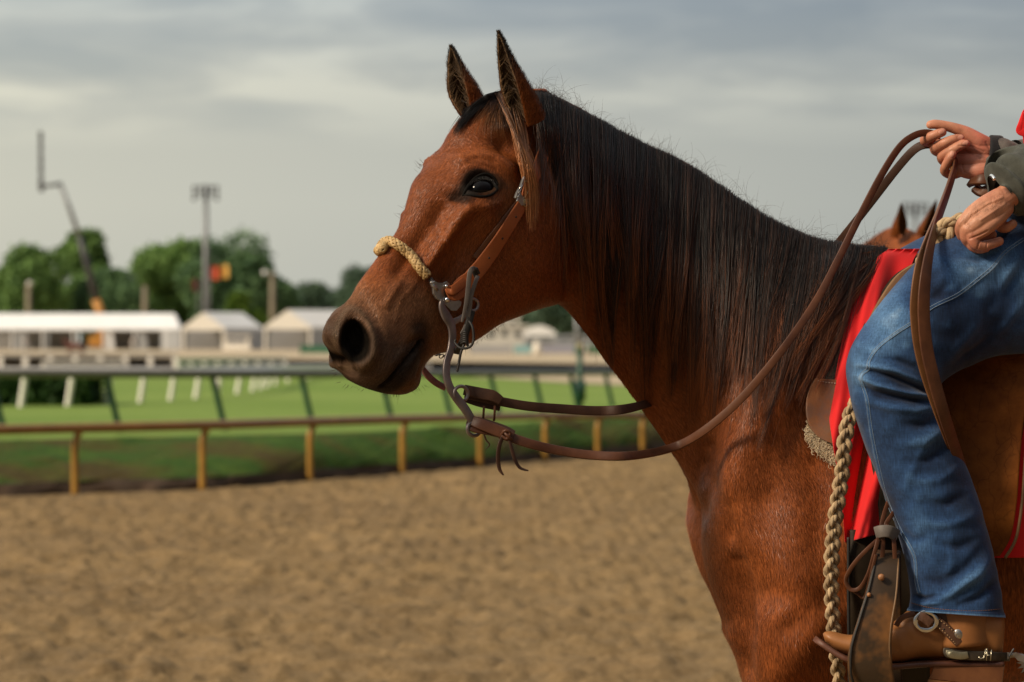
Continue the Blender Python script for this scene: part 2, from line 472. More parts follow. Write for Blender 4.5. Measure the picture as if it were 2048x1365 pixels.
for p in ((1462, 1262), (1472, 1275), (1484, 1292)): blob(*p, .010, .012, 0, .004)
ridge([(1410, 930), (1440, 960), (1470, 1010), (1480, 1060)], .012, -.005)
ridge([(1590, 1235), (1625, 1225), (1655, 1205), (1670, 1190)], .007, -.0045)
ridge([(1560, 1330), (1600, 1290), (1640, 1260)], .020, .005)
ridge([(1530, 1010), (1545, 1090), (1540, 1170)], .030, -.005)
ridge([(1630, 930), (1640, 1000), (1630, 1090)], .030, -.005)
ridge([(1400, 1050), (1420, 1130), (1450, 1210)], .018, .006)
# the body is never perfectly regular
def hashnoise(P, s, seed=0):
    r = np.random.default_rng(seed); o = np.zeros(len(P))
    for k in range(10):
        d = r.normal(size=3); d /= np.linalg.norm(d); o += np.sin((P @ d) * s * r.uniform(.6, 1.8) + r.uniform(0, 6.28))
    return o / 3.2
D += .0009 * hashnoise(Sv, 60, 1) + .0016 * hashnoise(Sv, 22, 2)
Dg = D.reshape(NRG, NA)
Sv2 = Sv + N0 * D[:, None]
nw = (1 - smoothstep(.42, 1.02, nos)) * lat
nvec = np.stack([.024 + 0 * nw, -.028 * np.sign(Sv[:, 1]), .006 + 0 * nw], 1)
Sv2 += nvec * nw[:, None]
Sv2 = hsmooth(Sv2.reshape(NRG, NA, 3), 1, .35).reshape(-1, 3)
N1 = vnormals(Sv2, Q)
sf0 = sf
sf = Surf(Sv2, N1); Vx, Vy, Vz = Sv2[:, 0], Sv2[:, 1], Sv2[:, 2]
HB = bend(Sv2)                                # bent body vertices (world)

# coat colours (linear): markings, plus darkness painted into nostrils and mouth crease
def c3(*v): return np.array(v, float)
BAY = c3(.215, .060, .015); BAYD = c3(.115, .028, .008); POINT = c3(.016, .013, .011); TAN = c3(.16, .10, .055); RUST = c3(.30, .085, .018)
col = np.repeat(BAY[None], len(Sv2), 0)
def blend(c, m): 
    global col
    col = col * (1 - m[:, None]) + c * m[:, None]
hn1 = hashnoise(Sv2, 30, 5); hn2 = hashnoise(Sv2, 110, 6)
blend(BAYD, np.clip(.22 + .12 * hn1, 0, .6))
blend(RUST, smoothstep(.07, .0, dist_line([(720, 560), (740, 600), (700, 620)])) * .6)
# muzzle
mz = smoothstep(.100, .040, dist_line([(690, 740), (740, 760), (800, 760), (700, 700)]) + .008 * hn1)
blend(TAN, smoothstep(.150, .085, dist_line([(700, 700), (740, 750), (800, 740), (820, 700)]) + .010 * hn1) * .55)
blend(c3(.05, .034, .024), mz * .80)
blend(POINT, smoothstep(.038, .008, dist_line([(842, 660), (836, 690), (800, 735), (770, 775)])) * .8)
blend(c3(.006, .005, .004), (1 - smoothstep(.80, 1.08, nos)) * .98)  # near-black painted inside the nostril as its shade
blend(c3(.13, .085, .05), np.exp(-((nos - 1.25) / .16) ** 2) * .60)
blend(c3(.14, .06, .02), smoothstep(.018, .004, dist_line([(842, 735), (832, 765), (805, 782)])) * .7)
blend(c3(.006, .005, .004), smoothstep(.0045, .0015, dist_line([(842, 682), (826, 700), (808, 722), (785, 748), (764, 772)])) * .9)  # dark lip skin, painted blacker in the mouth line to sharpen the crease
# round the eye
blend(c3(.008, .006, .005), smoothstep(1.95, 1.20, ex + .10 * hn2) * .98)
blend(POINT, smoothstep(.020, .006, dist_line([(932, 384), (915, 394)])) * .9)
blend(c3(.10, .045, .02), smoothstep(.05, .02, dist_line([(1000, 385), (1020, 400)])) * .4)
# darker along throat, crest and under the mane
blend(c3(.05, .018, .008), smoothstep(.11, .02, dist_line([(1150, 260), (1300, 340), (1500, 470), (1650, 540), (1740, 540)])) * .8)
# mirror-safe: all masks are functions of the side plane only
POSV = HB
def leg(pts, rads, n=28, sub=10):
    """lofted limb; pts world, rads (rx, ry)"""
    P = catmull(np.hstack([np.array(pts, float), np.array(rads, float)]), (len(pts) - 1) * sub + 1)
    k = len(P); t = np.arange(n) / n * 2 * math.pi
    T = np.gradient(P[:, :3], axis=0); T /= np.linalg.norm(T, axis=1)[:, None]
    A = np.cross(np.array([0, 1., 0]), T); A /= np.linalg.norm(A, axis=1)[:, None]; Bv = np.cross(T, A)
    V = P[:, None, :3] + A[:, None] * (P[:, 3:4] * np.cos(t))[..., None] + Bv[:, None] * (P[:, 4:5] * np.sin(t))[..., None]
    i = np.arange(k * n).reshape(k, n); a_, b_ = i[:-1], i[1:]
    F = np.stack([a_, b_, np.roll(b_, -1, 1), np.roll(a_, -1, 1)], -1).reshape(-1, 4)
    return V.reshape(-1, 3), F
def wx(px): return (px - 1024) / 1050
parts_v = [HB]; parts_q = [Q]; parts_c = [col]; base_n = len(HB)
def add_part(V, F, C, fn=lambda v: v):
    global base_n
    parts_v.append(fn(V)); parts_q.append(F + base_n); parts_c.append(np.broadcast_to(C, (len(V), 3)) if np.ndim(C) == 1 else C); base_n += len(V)
def legcol(V):
    m = smoothstep(.62, .40, V[:, 2])[:, None]; return BAY * .85 * (1 - m) + POINT * m
for sy in (-1, 1):
    fx = wx(1585) + (0.05 if sy > 0 else 0)
    V, F = leg([(fx + .02, sy * .12, .86), (fx + .01, sy * .135, .78), (fx - .002, sy * .150, .70), (fx - .005, sy * .135, .64), (fx - .01, sy * .13, .53), (fx - .012, sy * .13, .47), (fx, sy * .13, .40), (fx + .005, sy * .13, .22), (fx + .005, sy * .13, .15), (fx - .03, sy * .13, .08), (fx - .05, sy * .13, .05), (fx - .055, sy * .13, 0.0)],
               [(.04, .03), (.070, .055), (.080, .072), (.062, .052), (.044, .042), (.047, .045), (.032, .026), (.030, .024), (.038, .032), (.032, .028), (.050, .045), (.066, .058)])
    add_part(V, F, legcol(V))
    hx = wx(2900)
    V, F = leg([(hx - .05, sy * .13, 1.15), (hx - .02, sy * .16, .95), (hx - .03, sy * .15, .78), (hx + .06, sy * .14, .62), (hx + .10, sy * .13, .52), (hx + .07, sy * .13, .42), (hx + .06, sy * .13, .22), (hx + .05, sy * .13, .15), (hx + .01, sy * .13, .08), (hx - .01, sy * .13, .05), (hx - .015, sy * .13, 0)],
               [(.16, .08), (.19, .10), (.13, .08), (.07, .05), (.055, .045), (.038, .03), (.033, .026), (.040, .034), (.033, .028), (.050, .045), (.064, .056)])
    add_part(V, F, legcol(V))
# ears: leaf shaped cups, open to the front
def ear(bx, bz, by, tx, tz, ty, open_deg, wmax):
    K, M = 46, 34; V = []; C = []
    base = np.array([bx, by, bz]); tip = np.array([tx, ty, tz]); ax = tip - base; H = np.linalg.norm(ax); ax /= H
    for layer in (0, 1):
        for k in range(K + 1):
            t = k / K
            r = wmax * np.interp(t, [0, .12, .30, .45, .6, .8, .92, 1], [.95, 1.0, 1.0, .88, .66, .40, .22, .03])
            half = np.interp(t, [0, .2, .5, .8, 1], [2.75, 2.35, 1.95, 1.75, 1.6])
            rr = r * (1 if layer == 0 else .90) - (0.0 if layer == 0 else .0012)
            c = base + ax * (t * H) + np.array([-.020 * math.sin(t * math.pi) * .6 , 0, 0]) + np.array([.010 * t ** 2, 0, 0]) * -1
            od = R(open_deg)
            # opening axis points forward (-x) and a little outwards
            fw = np.array([-math.cos(od), math.sin(od) * np.sign(by), 0.0]); fw -= ax * (fw @ ax); fw /= np.linalg.norm(fw)
            sd = np.cross(ax, fw)
            for j in range(M + 1):
                a_ = math.pi - half + 2 * half * j / M          # measured from the opening axis
                e = .94
                V.append(c + fw * math.cos(a_) * rr * e + sd * math.sin(a_) * rr + fw * r * .15)
                edge = abs(j / M - .5) * 2
                if layer == 0:
                    m = smoothstep(.35, .85, t + .12 * (edge > .93))
                    C.append(BAY * .50 * (1 - m) + POINT * m)
                else:
                    m = smoothstep(.99, .86, edge)
                    C.append(c3(.20, .12, .06) * (1 - m) + c3(.050, .032, .018) * m)
    V = np.array(V); C = np.array(C); L = (K + 1) * (M + 1); i = np.arange(2 * L).reshape(2, K + 1, M + 1)
    F = [np.stack([i[0, :-1, :-1], i[0, :-1, 1:], i[0, 1:, 1:], i[0, 1:, :-1]], -1).reshape(-1, 4),
         np.stack([i[1, :-1, :-1], i[1, 1:, :-1], i[1, 1:, 1:], i[1, :-1, 1:]], -1).reshape(-1, 4)]
    for e in (0, -1):
        F.append(np.stack([i[0, :-1, e], i[0, 1:, e], i[1, 1:, e], i[1, :-1, e]], -1))
    F.append(np.stack([i[0, -1, :-1], i[1, -1, :-1], i[1, -1, 1:], i[0, -1, 1:]], -1))
    return V, np.vstack(F), C
def straight_at(px, py, y):
    """straight space point of lateral offset y that the photo shows at px,py"""
    x = np.interp(px, _mpx, _xs)
    for _ in range(8):
        B = bend(np.array([x, y, 1.5])); d = B[1] - CAM_Y
        x -= ((1024 + F_PX * B[0] / d) - px) / 1050 / .77
    B = bend(np.array([x, y, 1.5])); d = B[1] - CAM_Y
    return x, CAM_Z - (py - 682.5) * d / F_PX
EARL = []
for (b_, by, t_, ty) in (((1066, 240), -.062, (1005, 66), -.075), ((952, 224), .062, (910, 95), .075)):
    x0, z0 = straight_at(*b_, by); x1, z1 = straight_at(*t_, ty)
    V, F, C = ear(x0, z0, by, x1, z1, ty, 4 if by < 0 else -8, .0290)
    EARL.append((V, F, C))
    add_part(V, F, C, bend)
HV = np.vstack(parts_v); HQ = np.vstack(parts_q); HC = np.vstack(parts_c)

def coat_material(name):
    m = NT(name); at_ = m.attr('coat'); uv = m.attr('flow')
    mp = m.n('ShaderNodeMapping'); mp.inputs['Scale'].default_value = (1, 1, 1); m.l(uv.outputs['Vector'], mp.inputs[0])
    s1 = m.noise(mp.outputs[0], 1.0, 3, .6)
    s2 = m.noise(mp.outputs[0], 3.1, 2, .6)
    big = m.noise(m.coord('Object'), 14, 4, .6)
    c = m.mix(1.0, at_.outputs['Color'], m.ramp(s1, [(.28, .45), (.5, 1.0), (.74, 1.7)]), 'MULTIPLY')
    c = m.mix(1.0, c, m.ramp(big, [(.3, .72), (.7, 1.22)]), 'MULTIPLY')
    m.set(col=c, rough=.55, spec=m.ramp(at_.outputs['Color'], [(.01, .02), (.10, .16)]), normal=m.bump(s2, .35, .0012, m.bump(s1, .35, .002)))
    return m.m
M_coat = coat_material('bay_coat')
def flow_coords():
    """coordinates that run with the lie of the coat: x along it (stretched), y and z across"""
    fl = np.zeros((len(HV), 3))
    ss = np.repeat(np.concatenate([[0], np.cumsum(np.linalg.norm(np.diff(Sv2.reshape(NRG, NA, 3)[:, NA // 4], axis=0), axis=1))]), NA)
    tt = np.abs(np.where(np.tile(ang, NRG) > math.pi, np.tile(ang, NRG) - 2 * math.pi, np.tile(ang, NRG)))
    wd = np.repeat(np.linalg.norm(S[:, NA // 2] - S[:, 0], axis=1), NA)
    fl[:len(HB), 0] = ss * 55; fl[:len(HB), 1] = tt * wd / 2 * 420; fl[:len(HB), 2] = np.sign(HB[:, 1]) * 3
    # body: the coat lies downwards behind the shoulder
    bodyw = smoothstep(1380, 1480, 1024 + 1050 * Sv2[:, 0])
    f2 = np.stack([HB[:, 0] * 420 + 50 * HB[:, 2], HB[:, 2] * 55, HB[:, 1] * 60], 1)
    k = bodyw > .5
    fl[:len(HB)][k] = f2[k]
    fl[len(HB):] = HV[len(HB):] * [380, 380, 60]
    return fl
flow = flow_coords()
def make_horse_mesh(name):
    me = mesh_np(name, HV, HQ)
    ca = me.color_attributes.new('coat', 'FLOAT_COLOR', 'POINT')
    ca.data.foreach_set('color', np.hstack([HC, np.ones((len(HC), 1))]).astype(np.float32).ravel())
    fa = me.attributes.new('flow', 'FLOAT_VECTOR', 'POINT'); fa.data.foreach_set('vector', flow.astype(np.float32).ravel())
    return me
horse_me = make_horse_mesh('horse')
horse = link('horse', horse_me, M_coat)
tag(horse, 'bay horse with long black mane in the foreground, saddled, head turned to the left', 'horse')
bvh = BVHTree.FromPolygons([tuple(v) for v in HB], [tuple(q) for q in Q])
CAMP = Vector((0, CAM_Y, CAM_Z))
def ray(px, py, tree=None):
    d = (at(px, py, 0) - CAMP).normalized()
    h = (tree or bvh).ray_cast(CAMP, d, 12)
    return (h[0], h[1]) if h[0] is not None else (None, None)
def onbody(px, py, off=.003, tree=None, default_y=0.0):
    """point lying off metres above the body under that pixel"""
    p, n = ray(px, py, tree)
    if p is None: return at(px, py, default_y)
    if n.dot(p - CAMP) > 0: n = -n
    return p + n * off
# eyes
def eye_at(side):
    c = sf0.pt(*EYE).copy(); i_ = sf0.find(*EYE); n = N0[i_].copy()
    cen = Sv[i_] - n * (.0225 - orb)
    V = []; K, M = 24, 32
    for k in range(K + 1):
        for j in range(M):
            p, q = math.pi * k / K, 2 * math.pi * j / M
            V.append([math.sin(p) * math.cos(q) * .0270, math.cos(p) * .0220, math.sin(p) * math.sin(q) * .0215])
    V = np.array(V)
    V = V + cen
    if side > 0: V[:, 1] *= -1
    i = np.arange((K + 1) * M).reshape(K + 1, M)
    F = np.stack([i[:-1], i[1:], np.roll(i[1:], -1, 1), np.roll(i[:-1], -1, 1)], -1).reshape(-1, 4)
    return mesh_np('eye', bend(V), F)
me_ = NT('horse_eye'); cc = me_.coord('Object')
me_.set(col=me_.ramp(me_.noise(cc, 60, 3), [(.3, (.002, .002, .002)), (.8, (.005, .003, .003))]), rough=.05, spec=.17)
EYES = [link('eye', eye_at(s_), me_.m, horse) for s_ in (-1, 1)]
# lids lie over the ball
_v = np.zeros(len(EYES[0].data.vertices) * 3, np.float32); EYES[0].data.vertices.foreach_get('co', _v); _v = _v.reshape(-1, 3)
ebvh = BVHTree.FromPolygons([tuple(q) for q in _v], [tuple(p_.vertices) for p_ in EYES[0].data.polygons])
def on_eye(px, py, off):
    d = (at(px, py, 0) - CAMP).normalized(); c_ = []
    for t_ in (ebvh, bvh):
        h = t_.ray_cast(CAMP, d, 12)
        if h[0] is not None: c_.append(h[0])
    p = min(c_, key=lambda q: q.y); return np.array(p - d * off)
M_lid = NT('eyelid_skin'); M_lid.set(col=(.006, .005, .004), rough=.7, spec=.08, normal=M_lid.bump(M_lid.noise(M_lid.coord('Object'), 900, 3), .5, .0006)); M_lid = M_lid.m
def lid(pts, r_, off):
    C = catmull(np.array(pts, float), 40); P = np.array([on_eye(x, y, off) for x, y in C])
    for _ in range(4): P[1:-1] = (P[:-2] + 2 * P[1:-1] + P[2:]) / 4
    return MB().tube(P, np.interp(np.linspace(0, 1, 40), [0, .2, .8, 1], [.4, 1, 1, .4]) * r_, 12).build('eyelid', M_lid, horse)
lid([(926, 392), (934, 376), (950, 361), (967, 356), (982, 361), (992, 373), (995, 383)], .0040, .0000)
lid([(930, 381), (942, 364), (956, 352), (972, 348), (987, 355), (996, 370)], .0024, .0006)
lid([(924, 391), (938, 390), (955, 393), (972, 393), (986, 388), (996, 378)], .0024, .0000)
# ================================================================ hair
GX = np.arange(640, 1900, 5.0); GY = np.arange(20, 1420, 5.0)
GD = np.full((len(GY), len(GX)), np.nan)
for j, y_ in enumerate(GY):
    for i, x_ in enumerate(GX):
        p, n = ray(x_, y_)
        if p is not None and abs(p.y) < 1: GD[j, i] = p.y
for _ in range(60):                                # spread the depth a little beyond the outline
    nanm = np.isnan(GD)
    if not nanm.any(): break
    sh = [np.roll(GD, s_, a_) for s_, a_ in ((1, 0), (-1, 0), (1, 1), (-1, 1))]
    with np.errstate(all='ignore'):
        import warnings; warnings.simplefilter('ignore')
        m_ = np.nanmean(np.stack(sh), 0)
    GD[nanm] = m_[nanm]
GD = np.where(np.isnan(GD), -.2, GD)
def depth(px, py):
    fx = np.clip((np.asarray(px) - GX[0]) / 5, 0, len(GX) - 1.001); fy = np.clip((np.asarray(py) - GY[0]) / 5, 0, len(GY) - 1.001)
    i = fx.astype(int); j = fy.astype(int); u = fx - i; v = fy - j
    return GD[j, i] * (1 - u) * (1 - v) + GD[j, i + 1] * u * (1 - v) + GD[j + 1, i] * (1 - u) * v + GD[j + 1, i + 1] * u * v
def unpx(px, py, Y):
    d = (Y - CAM_Y) / F_PX
    return np.stack([(px - 1024) * d, Y, CAM_Z - (py - 682.5) * d], -1)
def strands_mesh(name, P, rad, Cc, taper=.25):
    """P (n,k,3) strand points, rad (n,), Cc (n,k,3) colours: thin three sided strands in one mesh"""
    n, k, _ = P.shape
    T = np.gradient(P, axis=1); T /= np.linalg.norm(T, axis=2, keepdims=True) + 1e-9
    ref = np.array([0, 1.0, 0.12]); A = np.cross(T, ref); A /= np.linalg.norm(A, axis=2, keepdims=True) + 1e-9; B = np.cross(T, A)
    prof = np.interp(np.linspace(0, 1, k), [0, .1, .6, 1], [.7, 1, .9, taper])[None, :, None] * rad[:, None, None]
    V = np.stack([P + prof * (A * math.cos(t) + B * math.sin(t)) for t in (0, 2.094, 4.189)], 2)      # n,k,3,3
    i = np.arange(n * k * 3).reshape(n, k, 3)
    F = np.stack([i[:, :-1], np.roll(i[:, :-1], -1, 2), np.roll(i[:, 1:], -1, 2), i[:, 1:]], -1).reshape(-1, 4)
    me = mesh_np(name, V.reshape(-1, 3), F)
    ca = me.color_attributes.new('hcol', 'FLOAT_COLOR', 'POINT')
    c = np.repeat(Cc[:, :, None], 3, 2).reshape(-1, 3)
    ca.data.foreach_set('color', np.hstack([c, np.ones((len(c), 1))]).astype(np.float32).ravel())
    return me
mh = NT('hair'); mh.set(col=mh.attr('hcol').outputs['Color'], rough=.42, spec=.34); M_hair = mh.m
H_BLK, H_GRY, H_BRN, H_RED = c3(.009, .0075, .007), c3(.024, .021, .020), c3(.055, .022, .010), c3(.30, .090, .024)
mroot = np.array([(1068, 186), (1100, 190), (1150, 216), (1210, 246), (1280, 284), (1350, 316), (1420, 358), (1490, 406), (1560, 448), (1630, 476), (1690, 488), (1740, 494), (1770, 498)], float)
mtip = np.array([(1150, 430), (1148, 560), (1190, 690), (1225, 760), (1285, 850), (1330, 880), (1390, 920), (1440, 930), (1480, 920), (1530, 880), (1580, 820), (1640, 730), (1690, 640)], float)
def mane_strands(nl, per, dy, offs, lenr=(.5, 1.0)):
    K = 18; t = np.linspace(0, 1, K)
    PX, PY, YY, CC, RR = [], [], [], [], []
    for l in range(nl):
        u = (l + rng.uniform(0, 1)) / nl * (len(mroot) - 1)
        r0 = catmull(mroot, [u])[0]; t0 = catmull(mtip, [u])[0]
        L = rng.uniform(*lenr) if rng.random() < .8 else rng.uniform(.35, .7)
        vec = t0 - r0
        tip = r0 + vec * L + rng.normal(0, 1, 2) * [20, 16]
        lockc = rng.random(); lb = rng.uniform(.55, 1.7); wave = rng.uniform(0, 6.28); wa = rng.uniform(2, 15)
        lift = offs + rng.uniform(0, .010)
        for q in range(int(per * rng.uniform(.5, 1.6))):
            rr = catmull(mroot, [np.clip(u + rng.normal(0, .11), 0, len(mroot) - 1)])[0] + [0, rng.normal(0, 2.0)]
            e = tip + rng.normal(0, 1, 2) * [2.8, 10] + (rng.random() < .12) * rng.normal(0, 22, 2)
            stray = rng.normal(0, 1)
            cx = rr[0] + (e[0] - rr[0]) * (t ** 1.35); cy = rr[1] + (e[1] - rr[1]) * t
            # come together towards the tip, wave a little
            w = wa * np.sin(wave + t * 5 + stray * .25) * t * .8 + stray * 3.5 * np.sin(t * 3.1 + stray)
            cx = cx + w
            base = depth(cx, np.maximum(cy, 0))
            hop = np.interp(t, [0, .03, .10, .3, 1], [0, .004, .010, .013, .010]) + lift + abs(rng.normal(0, .003))
            Y = base - hop
            Y = np.convolve(np.pad(Y, 1, 'edge'), [.25, .5, .25], 'valid')
            cy = cy - np.interp(t, [0, .04, .12], [0, 5, 0]) * rng.uniform(.2, 1.6)
            PX.append(cx); PY.append(cy); YY.append(Y)
            # colour: black, greyish sheen at the crest, rusty ends
            red = np.clip((t - .30 - .22 * (1 - lockc)) * 1.7, 0, 1) * (rng.random() ** .9) * (.45 + .9 * (lockc > .40))
            if rng.random() < .10: red = np.clip((t - .05) * 1.8, 0, 1) * rng.uniform(.3, .9)
            g = rng.uniform(0, 1) * .8
            b = H_BLK * (1 - g) + H_GRY * g
            if rng.random() < .40: b = b * .5 + H_BRN * .6
            b = b * lb
            tipc = H_RED * rng.uniform(.4, 1.5)
            CC.append(b[None] * (1 - red[:, None]) + tipc[None] * red[:, None])
            RR.append(.00036 * rng.uniform(.7, 1.5))
    P = unpx(np.array(PX), np.array(PY), np.array(YY))
    return P, np.array(RR), np.array(CC)
A1 = mane_strands(92, 50, 0, .000, (.50, .86)); A2 = mane_strands(105, 32, 0, .008, (.45, 1.0))
# hair that starts on the far side of the crest and lies over it, then a thin fall on the far side
def crest_fuzz(n):
    K = 9; t = np.linspace(0, 1, K); P = []; C = []; Rr = []
    for _ in range(n):
        u = rng.uniform(0, 1) ** .9 * (len(mroot) - 1); r0 = catmull(mroot, [u])[0]
        a = rng.normal(-.25, .75); L = rng.gamma(2.2, 9) + 5; curl = rng.normal(.5, 1.5)
        if u < 2: L *= 1.15
        an = a + curl * t
        dx = np.cumsum(np.sin(an)) * L / K; dy = -np.cumsum(np.cos(an)) * L / K
        Y0 = depth(r0[0], r0[1] + 6); Y = Y0 + rng.uniform(-.012, .03) + t * rng.normal(0, .01)
        P.append(unpx(r0[0] + dx, r0[1] + 4 + dy, Y)); g = rng.uniform(0, 1)
        c = H_BLK * (1 - g) + H_BRN * g; C.append(np.repeat(c[None] * 1.2, K, 0)); Rr.append(.00020)
    return np.array(P), np.array(Rr), np.array(C)
A3 = crest_fuzz(900)
me1 = strands_mesh('mane', np.concatenate([A1[0], A2[0]]), np.concatenate([A1[1], A2[1]]), np.concatenate([A1[2], A2[2]]))
link('mane', me1, M_hair, horse)
tag(link('crest_hair', strands_mesh('crest_hair', *A3), M_hair, horse), 'loose curly black hairs standing up along the crest')
# forelock
def tuft(paths, n, spread0, spread1, cols, K=16, lift=.006, rad=.00034):
    t = np.linspace(0, 1, K); P = []; C = []; Rr = []
    for _ in range(n):
        w = rng.dirichlet(np.ones(len(paths)) * .7) if len(paths) > 1 else [1.0]
        base = sum(wi * catmull(np.array(p, float), K) for wi, p in zip(w, paths))
        st = rng.normal(0, 1, 2); s_ = spread0 * (1 - t) + spread1 * t
        L = rng.uniform(.55, 1.02); tt = t * L
        b = np.stack([np.interp(tt, t, base[:, 0]), np.interp(tt, t, base[:, 1])], 1)
        px = b[:, 0] + st[0] * s_ + np.sin(t * 5 + st[1] * 2) * 1.5; py = b[:, 1] + st[1] * s_ * .6
        Y = depth(px, py) - lift - abs(rng.normal(0, .004)) - .006 * np.sin(t * 3.14)
        P.append(unpx(px, py, Y)); k = np.clip((tt - .12) * 1.9 + rng.normal(0, .2), 0, 1)[:, None]
        g = rng.random(); r_ = cols[0] * (1 - g) + cols[1] * g; e_ = cols[2] * rng.uniform(.5, 1.2)
        C.append(r_[None] * (1 - k) + e_[None] * k); Rr.append(rad * rng.uniform(.7, 1.4))
    return np.array(P), np.array(Rr), np.array(C)
OCH = c3(.52, .21, .07)
_t1 = []
for _q in range(11):
    o0, o1, o2 = rng.uniform(-18, 14), rng.uniform(-11, 9), rng.uniform(-9, 8); L_ = rng.uniform(.62, 1.05)
    _t1.append(tuft([[(1012 + o0, 188), (1022 + o0 * .8, 215), (1040 + (o0 + o1) * .5, 255 + 15 * L_), (1054 + o1, 300 + 30 * L_), (1064 + o2, 330 + 62 * L_), (1067 + o2, 345 + 115 * L_)]], int(rng.uniform(26, 52)), 3.4, 2.0 + rng.uniform(0, 3), (H_BRN * (.5 if _q % 3 else 1.6), H_BRN, OCH * rng.uniform(.7, 1.3)), lift=.013, rad=.00062))
T1 = tuple(np.concatenate([x[i] for x in _t1]) for i in range(3))
T2 = tuft([[(1020, 188), (990, 196), (962, 210), (938, 232), (922, 252), (912, 272)], [(1020, 184), (992, 190), (966, 200), (940, 220), (922, 242), (908, 264)]], 330, 5.5, 4.5, (H_BLK, H_GRY, H_BLK * 2), lift=.004, rad=.00045)
T5 = tuft([[(1015, 188), (1000, 202), (988, 222), (980, 245), (978, 272)], [(1020, 188), (1012, 206), (1008, 232), (1012, 262), (1020, 292)], [(1008, 190), (985, 204), (965, 226), (952, 250), (946, 276)]], 150, 6, 9, (H_BLK, H_BRN, OCH * .5), lift=.006, rad=.00036)
T3 = tuft([[(1040, 180), (1030, 184), (1012, 188), (1000, 200), (1003, 222), (1015, 250)], [(1045, 182), (1035, 184), (1020, 190), (1012, 205), (1016, 235), (1030, 275)], [(1035, 184), (1015, 190), (998, 198), (985, 212), (984, 232), (992, 258)]], 620, 8, 7, (H_BLK, H_GRY, H_BRN))
T4 = tuft([[(1085, 190), (1108, 215), (1120, 260), (1128, 320), (1140, 380), (1150, 440)], [(1075, 186), (1098, 200), (1112, 230), (1122, 280), (1128, 330), (1135, 380)]], 420, 7, 7, (H_BLK, H_GRY, H_BRN))
link('forelock', strands_mesh('forelock', *[np.concatenate([x[i] for x in (T1, T2, T3, T4, T5)]) for i in range(3)]), M_hair, horse)
# whiskers and long single hairs on chin, lips, eye and jaw
def whiskers(which):
    P = []; C = []; Rr = []; K = 6; t = np.linspace(0, 1, K)
    spots = [((765, 800), (782, 786), 30, (-2, 14)), ((800, 850), (780, 770), 26, (8, 9)), ((690, 740), (768, 782), 12, (-5, 6)), ((668, 682), (735, 765), 12, (-8, 2)), ((930, 1010), (700, 645), 60, (1, 6)), ((834, 850), (350, 322), 12, (-11, -8)), ((800, 812), (440, 410), 6, (-12, -5))]
    for (xa, xb), (ya, yb), n, (dx, dy) in [spots[which]]:
        for _ in range(n):
            u = rng.random(); x = xa + (xb - xa) * u; y = ya + (yb - ya) * u; L = rng.uniform(.5, 1.5)
            px = x + dx * L * t + rng.normal(0, 3) * t ** 2; py = y + dy * L * t + rng.normal(0, 3) * t ** 2
            Y = depth(x, y) + rng.uniform(-.01, .03); P.append(unpx(px, py, np.full(K, float(Y)))); C.append(np.repeat(H_BRN[None], K, 0)); Rr.append(.00022)
    return np.array(P), np.array(Rr), np.array(C)
for q_ in range(7): link('whiskers', strands_mesh('whiskers', *whiskers(q_)), M_hair, horse)

# fur on the ears: short outside, long and pale inside along the rim
def ear_fur(V, F, C, n, n_in):
    B = bend(V); F = np.array(F); k = rng.integers(0, len(F), n); u = rng.random((n, 2)); a_, b_, c_, d_ = [B[F[k, q]] for q in range(4)]
    p = (a_ * (1 - u[:, :1]) + b_ * u[:, :1]) * (1 - u[:, 1:]) + (d_ * (1 - u[:, :1]) + c_ * u[:, :1]) * u[:, 1:]
    nn = np.cross(c_ - a_, d_ - b_); nn /= np.linalg.norm(nn, axis=1)[:, None] + 1e-12
    K = 4; t = np.linspace(0, 1, K)[None, :, None]; axd = np.array([-.15, 0, 1.0]); layer = (k >= len(F) // 2)
    L = (rng.uniform(.0025, .0058, n) * (.45 + .55 * smoothstep(2.06, 1.98, p[:, 2])))[:, None, None]; d = axd + rng.normal(0, .25, (n, 3)) + nn * .5
    P = p[:, None] + d[:, None] * L * t; c = C[F[k, 0]] * rng.uniform(.5, 2.2, n)[:, None]
    return P, np.full(n, .00022), np.repeat(c[:, None], K, 1)
def ear_tufts(V, n):
    K = 7; t = np.linspace(0, 1, K)[:, None]; V2 = V.reshape(2, 47, 35, 3); P = []; C = []
    for _ in range(n):
        e = rng.choice([0, 34]); i_ = int(rng.uniform(2, 36)); p = bend(V2[0, i_, e][None])[0]; o = bend(V2[0, i_, 34 - e][None])[0]
        d = (o - p) * rng.uniform(.1, .55) + np.array([0, 0, 1]) * rng.uniform(.002, .026) + rng.normal(0, .005, 3)
        P.append(p + d * t + np.array([0, 0, .006]) * t * t); C.append(np.repeat((c3(.13, .075, .034) * rng.uniform(.3, 1.4))[None], K, 0))
    return np.array(P), np.full(n, .00022), np.array(C)
for V_, F_, C_ in EARL:
    parts_ = [ear_fur(V_, F_, C_, 9000, 0)]; e_ = strands_mesh('ear_fur', *parts_[0]); link('ear_fur', e_, M_hair, horse)
    link('ear_tuft', strands_mesh('ear_tuft', *ear_tufts(V_, 170)), M_hair, horse)
# lashes
def lashes(n):
    K = 5; t = np.linspace(0, 1, K); P = []; C = []
    for q in range(n):
        u = q / n; b_ = catmull(np.array([(936, 372), (950, 357), (967, 352), (982, 357), (992, 371)], float), [u * 4])[0]
        x = b_[0] + (-3 + 8 * u) * t + rng.normal(0, .5); y = b_[1] + 5 * t + 3 * t * t; p = on_eye(b_[0], b_[1], .004); P.append(unpx(x, y, np.full(K, p[1]) - .004 * t)); C.append(np.repeat(H_BLK[None], K, 0))
    return np.array(P), np.full(n, .00025), np.array(C)
link('eyelashes', strands_mesh('eyelashes', *lashes(46)), M_hair, horse)
